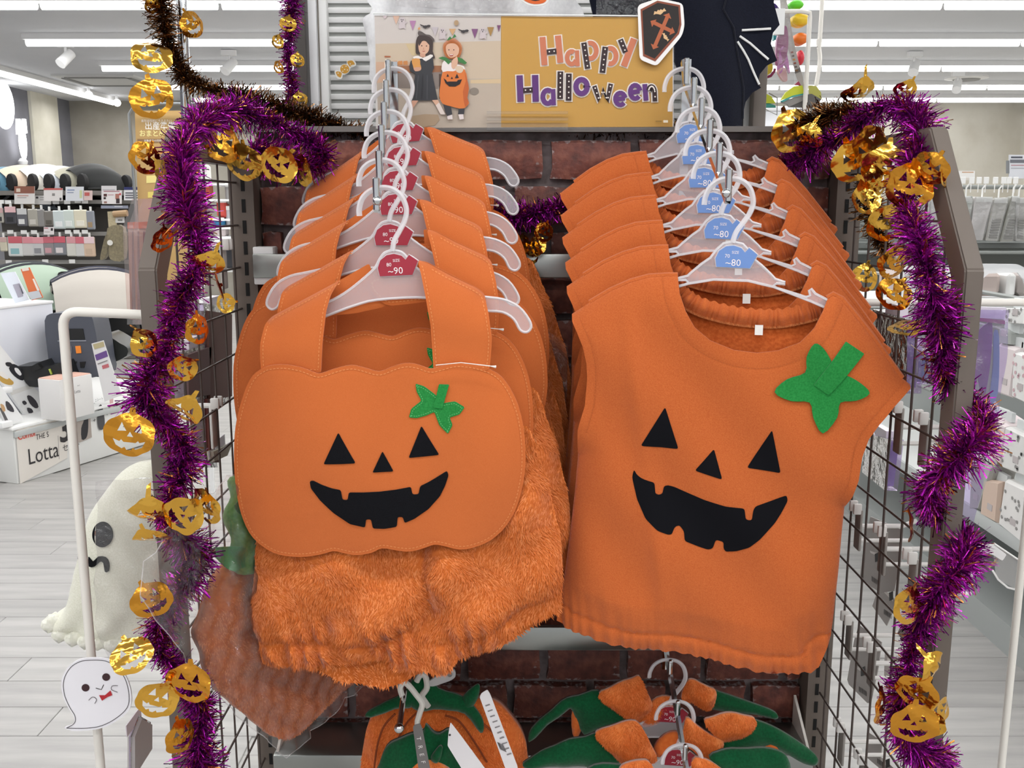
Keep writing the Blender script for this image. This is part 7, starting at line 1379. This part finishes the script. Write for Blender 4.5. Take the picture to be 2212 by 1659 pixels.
# translucent tray bin
fr = Frame(at(2150, 605, 3.6)); t = thing('tray_bin', 'translucent white plastic bin of cloths behind the right post', 'bin', fr.O)
sheet_obj('bin_front', plastic('bin_plastic', '#eceef0', 0.6), t, rc(fr.pts([z9(*q) for q in ((-330, 1100), (430, 1075), (800, 1078), (900, 1130), (980, 1400), (-380, 1400))]), 0.01), 0.05, None, 0.01, [fr.pts([z9(*q) for q in ((440, 1240), (520, 1170), (800, 1160), (860, 1230), (900, 1390), (430, 1390))])])
qbox('folded_cloth', *z9(-330, 1150), *z9(660, 1400), 3.64, 0.25, C('#b8aaa4', 0.9), t, 0.02); qbox('folded_cloth', *z9(690, 1170), *z9(800, 1400), 3.63, 0.2, C('#dcdcda', 0.6), t, 0.02); qbox('folded_cloth', *z9(810, 1150), *z9(980, 1400), 3.64, 0.22, C('#b0a8a4', 0.9), t, 0.02)
MB().rbox((fr.p(*z9(300, 1400))[0], 0.15, fr.p(*z9(300, 1400))[1] - 0.02), (1.5, 0.4, 0.03), 0.004, C('#c8cac8', 0.5)).obj('bin_floor', None, t)
# aisle shelf at far right, seen end-on
XS = 1.52; z10 = lambda a, b: (2040 + a / 2.965, 640 + b / 2.965)
pk = lambda px, py: atx(px, py, XS)
t = thing('aisle_shelf', 'white aisle shelf of baby packs along the right edge', 'shelf', (XS + 0.3, 3.6, 0))
def ls(x, y, z): return (x - XS - 0.3, y - 3.6, z)
zsh = pk(2110, 1100).z
MB().rbox(ls(XS + 0.22, 3.6, zsh - 0.015), (0.44, 2.6, 0.03), 0.003, C('#d5d7d5', 0.4)).obj('shelf_board', None, t); MB().rbox(ls(XS - 0.004, 3.6, zsh - 0.02), (0.012, 2.6, 0.045), 0.002, C('#b5b9b8', 0.35)).obj('price_rail', None, t)
MB().box(ls(XS + 0.45, 3.6, 0.47), (0.03, 2.6, 0.9)).obj('back_panel', C('#8c908e', 0.6), t, False)
for z in (1.12, 0.95, 0.72): MB().tube([ls(XS + 0.06, 2.35, z), ls(XS + 0.06, 4.85, z)], 0.008, 6).obj('rail', RB, t)
MB().box(ls(XS + 0.25, 3.6, 0.05), (0.4, 2.6, 0.1)).obj('base', C('#9da19f', 0.6), t, False)
for y in (2.32, 4.88): MB().box(ls(XS + 0.44, y, 0.58), (0.05, 0.04, 1.16)).obj('post', C('#9a9c9a', 0.5), t, False)
SPK = [[(365, 300), (485, 335), (440, 650), (350, 620)], [(465, 350), (560, 380), (540, 690), (455, 650)], [(290, 740), (420, 830), (380, 1085), (270, 1020)], [(410, 830), (560, 900), (540, 1160), (385, 1100)], [(195, 1050), (330, 1090), (240, 1370), (180, 1370)], [(275, 1170), (375, 1190), (350, 1455), (250, 1400)], [(410, 1170), (540, 1230), (520, 1590), (365, 1465)], [(395, 75), (530, 75), (530, 180), (400, 170)], [(375, 205), (430, 240), (425, 310), (370, 300)], [(200, 700), (280, 730), (262, 900), (190, 880)]]
SN = ['top row, pale pink and white', 'top row at the picture edge, white', 'middle row, pink-based', 'middle row at the picture edge, pale grey', 'bottom row, grey striped, nearest the post', 'bottom row, peach bundle', 'bottom row at the picture edge, white with grey spots', 'highest pack with grey spots under the white bar', 'small grey pack below the spotted one', 'middle row, half behind the garland']
SC = ['#dcd2d2', '#e2e2e0', '#dccfd0', '#dad9d7', '#a9aaa6', '#cdb6a6', '#e0dedc', '#dededc', '#a6aaa6', '#d8d6d4']
for i, L in enumerate(SPK):
    P = [pk(*z10(*q)) for q in L]; o = sum(P, Vector()) / 4; t = thing('baby_pack', 'baby pack, right aisle shelf, ' + SN[i], 'packet', o)
    n = 4; b = MB(); k = [q - o for q in P]; dxv = Vector((0.07, 0, 0)); inn = [q * 0.9 + Vector((-0.012, 0, 0)) for q in k]
    v = k + [q + dxv for q in k] + inn; f = [(7, 6, 5, 4)] + [(j, (j + 1) % 4, (j + 1) % 4 + 4, j + 4) for j in range(4)] + [(8 + j, 8 + (j + 1) % 4, (j + 1) % 4, j) for j in range(4)] + [(8, 9, 10, 11)][::1]; b.add(v, f); b.obj('bundle', C(SC[i], 0.5), t, False)
    up_ = (k[0] + k[1]) / 2; MB().box(up_ + Vector((0.02, 0, 0.012)), (0.012, 0.09, 0.03)).obj('header', C('#d2d6d6', 0.4), t, False)
    c2 = MB(); q = [inn[2] * 0.75 + inn[3] * 0.2, inn[2] * 0.9 + inn[3] * 0.05]; z_ = (inn[2] * 0.55 + inn[3] * 0.35) + Vector((-0.002, 0, 0.03)); c2.box(z_, (0.002, 0.03, 0.02)); c2.obj('label', C('#b7b0b0', 0.5), t, False)
    if i in (6, 7, 1, 3):
        rr = random.Random(i); s_ = MB()
        for _ in range(16):
            a, c = rr.random(), rr.random(); q = (inn[0] * (1 - a) + inn[1] * a) * (1 - c) + (inn[3] * (1 - a) + inn[2] * a) * c; r_ = 0.006; q = q + Vector((-0.0015, 0, 0)); s_.add([q + Vector((0, r_ * math.cos(w), r_ * math.sin(w))) for w in (0, 1.05, 2.1, 3.14, 4.19, 5.24)], [(0, 1, 2, 3, 4, 5)])
        s_.obj('spots', C('#8c8a88' if i != 1 else '#c9a8ae', 0.6), t, False)
# clear price holder under the shelf edge
fr = Frame(at(2180, 1220, 2.2)); t = thing('price_holder', 'clear hinged price holder sticking out below the right shelf edge', 'price tag', fr.O); zk = lambda L: zm(L, 2080, 1150, 3.258)
sheet_obj('plate', film('holder_film', '#eceae8', 0.08, 0.25, 6, 0.2), t, rc(fr.pts(zk([(215, 75), (410, 205), (395, 405), (370, 400), (245, 330), (235, 290), (225, 200)])), 0.004), 0.03, None, 0.004); MB().prism(rc(fr.pts(zk([(110, 80), (200, 75), (300, 150), (270, 195), (200, 150), (120, 140)])), 0.004), -0.006, 0.002).obj('arm', C('#e8e6e6', 0.4), t)
for L in ([(215, 75), (410, 205)], [(410, 205), (395, 405)], [(205, 265), (245, 330), (310, 385), (370, 400), (395, 405)]): MB().tube([(x, -0.003, z) for x, z in fr.pts(zk(L))], 0.0025, 5).obj('edge', C('#f2f0ee', 0.3), t)

# ------------------------------------------------------------------ toys hanging upper right
YTOY = 2.05; zt5 = lambda L: zm(L, 1640, 0, 5.72)
q0, q1, q2 = at(1690, 25, YTOY), at(1750, 24, YTOY), at(1737, 262, YTOY)
t = thing('white_hook_frame', 'white bent wire frame at the upper right holding party toys', 'display arm', q0); MB().tube([Vector((0, 0, 0)), (q1 - q0) * 0.7] + [(q1 - q0) + Vector((0.0, 0, -0.004 * k)) for k in (1, 3)] + [q2 - q0, Vector((q2.x - q0.x - 0.01, 0, -q0.z + 0.02))], 0.0046, 10).obj('wire', WHITEP, t); MB().box((-0.006, 0, -0.02), (0.02, 0.012, 0.05)).obj('clip', WHITE, t, False)
for (L, r1, h_, lab) in (((458, 60), (88, 55), '#62d22e', 'lime green round lid, topmost of the toy lids'), ((510, 245), (105, 78), '#f0c72c', 'yellow round lid under the lime one'), ((512, 480), (90, 70), '#ee7a26', 'orange round lid, third of the toy lids'), ((505, 715), (48, 88), '#dc3644', 'red oval lid, lowest of the toy lids')):
    c_ = at(*zt5([L])[0], YTOY + 0.05); k = YTOY / FPX / 5.72; t = thing('toy_lid', lab, 'toy', c_); MB().blob((0, 0, 0), (r1[0] * k, 0.014, r1[1] * k), C(h_, 0.35), 22, 12).obj('dome', None, t); MB().lathe([(0.9, 0), (1.0, 0.006), (1.0, 0.016), (0.9, 0.02)], (0, 0.004, 0), 24, C(h_, 0.4), Matrix.Rotation(R(-90), 3, 'X') @ Matrix.Diagonal((r1[0] * k, r1[1] * k, 1)).to_3x3()).obj('rim', None, t)
fr = Frame(at(1700, 110, YTOY + 0.02)); t = thing('balloon_toy_pack', 'clear pack of purple and pink balloons on a grey backing card', 'toy', fr.O)
sheet_obj('backing_card', C('#a8a49e', 0.5), t, fr.pts(zt5([(255, -40), (330, -40), (370, 160), (410, 420), (470, 700), (540, 950), (560, 1130), (520, 1180), (490, 1050), (420, 800), (350, 560), (280, 300)])), 0.03, None, 0.002)
sheet_obj('clear_bag', CELLO, t, sm(fr.pts(zt5([(190, 60), (300, 80), (340, 300), (380, 700), (400, 1040), (340, 1120), (280, 1160), (240, 1000), (200, 850), (185, 500)])), 2), 0.02, lambda X, Z: -0.02 + 0.003 * np.sin(X * 120 + Z * 90), 0)
for L, h_ in (([(200, 500), (260, 360), (320, 350), (340, 560), (300, 760), (220, 820), (190, 760)], '#8a2f6a'), ([(230, 640), (300, 600), (360, 880), (350, 900), (290, 800), (260, 900), (215, 900)], '#a8479a'), ([(210, 880), (300, 850), (330, 1000), (270, 1000)], '#c08a8a')): sheet_obj('balloon', C(h_, 0.35), t, sm(fr.pts(zt5(L)), 3), 0.012, lambda X, Z: -0.012 + 0.002 * np.sin(X * 100), 0.012)
Pq = Print(fr, -0.001)
for k in range(6): x, y = 385 + k * 12, 640 + k * 45; Pq.poly(zt5([(x, y), (x + 30, y - 6), (x + 36, y + 14), (x + 6, y + 20)]), ('#8a4a3c', '#6a5c58', '#c08a4a')[k % 3])
for k in range(8): x, y = 430 + k * 9, 870 - k * 4; Pq.poly(zt5([(x, y), (x + 5, y - 2), (x + 17, y + 42), (x + 12, y + 44)]), '#4a4442')
Pq.obj('print', t)
fr = Frame(at(1725, 215, YTOY + 0.03)); t = thing('paper_fan_toy', 'yellow-green half-round paper toy with teal rim on the grey card', 'toy', fr.O)
for L, h_, y in (([(230, 1255), (300, 1150), (400, 1080), (500, 1070), (520, 1170), (380, 1200)], '#c9cf2e', -0.02), ([(225, 1262), (380, 1195), (530, 1165), (530, 1182), (380, 1215), (260, 1275)], '#3f9a94', -0.022), ([(230, 1275), (400, 1215), (530, 1185), (500, 1260), (340, 1330), (320, 1300)], '#8e8984', -0.018), ([(340, 1330), (530, 1185), (620, 1170), (742, 1240), (630, 1342)], '#565350', -0.016), ([(600, 1060), (690, 1070), (745, 1150), (752, 1235), (690, 1200), (610, 1165)], '#a9a64a', -0.01), ([(400, 1060), (450, 1020), (480, 1070)], '#9a2a4a', -0.021)):
    MB().prism(fr.pts(zt5(L)), y, y + 0.008).obj('paper_panel', C(h_, 0.5), t, False)
fr = Frame(at(1665, 215, YTOY + 0.1)); t = thing('paper_fan_toy', 'second yellow-green half-round toy, half behind the bat cape', 'toy', fr.O)
for L, h_, y in (([(20, 1160), (70, 1150), (150, 1190), (205, 1275), (60, 1275), (20, 1270)], '#b7be2c', 0), ([(20, 1275), (135, 1275), (205, 1300), (215, 1325), (60, 1325)], '#3a8f86', 0.004)): MB().prism(fr.pts(zt5(L)), y, y + 0.01).obj('paper_panel', C(h_, 0.5), t, False)
MB().tube([(x, 0, z) for x, z in fr.pts(zt5([(120, 1150), (222, 1210), (220, 1420), (60, 1340)]))], 0.0015, 5).obj('wire_loop', C('#9a9a98', 0.3, 0.8), t)
fr = Frame(at(1664, 148, YTOY + 0.06)); t = thing('toy_lid', 'mustard lid with purple rim peeping out beside the bat cape', 'toy', fr.O)
MB().prism(sm(fr.pts(zt5([(70, 830), (130, 780), (165, 800), (160, 880), (100, 930), (70, 930)])), 3), 0, 0.01).obj('dome', C('#c2b02a', 0.4), t); MB().tube([(x, -0.002, z) for x, z in fr.pts(zt5([(80, 960), (140, 940), (185, 880), (190, 850)]))], 0.003, 6).obj('rim', C('#7a1f4a', 0.4), t)
for L, h_, lab in (([(165, 45), (200, 45), (240, 90), (245, 110), (170, 115)], '#3a1a70', 'dark violet toy lid half behind the bat cape'), ([(185, 400), (215, 410), (220, 480), (180, 490)], '#3a9ea4', 'teal toy lid half behind the bat cape')):
    fr = Frame(at(*zt5([L[0]])[0], YTOY + 0.04)); t = thing('toy_lid', lab, 'toy', fr.O); MB().prism(sm(fr.pts(zt5(L)), 2), 0, 0.012).obj('dome', C(h_, 0.4), t); MB().prism(sm(fr.pts(zt5(L)), 2), 0.012, 0.016).obj('rim', C('#d8d8d8', 0.4), t)
# cable hanging from the ceiling
A = at(1775, -40, 2.6); t = thing('ceiling_cable', 'white cord hanging from the ceiling right of the toys', 'cord', A); MB().tube([q - A for q in cat_rom([Vector((A.x, A.y, CEIL)), at(1775, 20, 2.6), at(1768, 85, 2.6), at(1771, 130, 2.6), at(1763, 185, 2.6)], 5, False)], 0.0055, 6).obj('cable', WHITEP, t)
# pale cartons and leaflets behind the rack at right
o = at(1690, 240, 4.2); hh = o.z; o.z = 0; t = thing('display_stand', 'plain white display stand low behind the toys', 'stand', o)
MB().rbox((0, 0.1, hh / 2), (0.16, 0.2, hh), 0.004, C('#dfe0e4', 0.5)).obj('body', None, t); MB().rbox((0, 0.1, hh + 0.01), (0.17, 0.21, 0.02), 0.004, C('#f0f0f2', 0.5)).obj('top', None, t)

# ------------------------------------------------------------------ lettering to plain meshes
bpy.context.view_layer.update(); dg = bpy.context.evaluated_depsgraph_get(); cache = {}
for o in [q for q in S.objects if q.type == 'FONT']:
    k = (o.data.body, round(o.data.size, 6), o.data.offset, o.data.align_x, o.data.materials[0].name)
    if k not in cache: me = bpy.data.meshes.new_from_object(o.evaluated_get(dg)); me.name = 'lettering'; cache[k] = me
    n = bpy.data.objects.new(o.name, cache[k]); COL.objects.link(n); n.parent = o.parent; n.location = o.location; n.rotation_euler = o.rotation_euler; n.scale = o.scale
    nm = o.name; bpy.data.objects.remove(o); n.name = nm
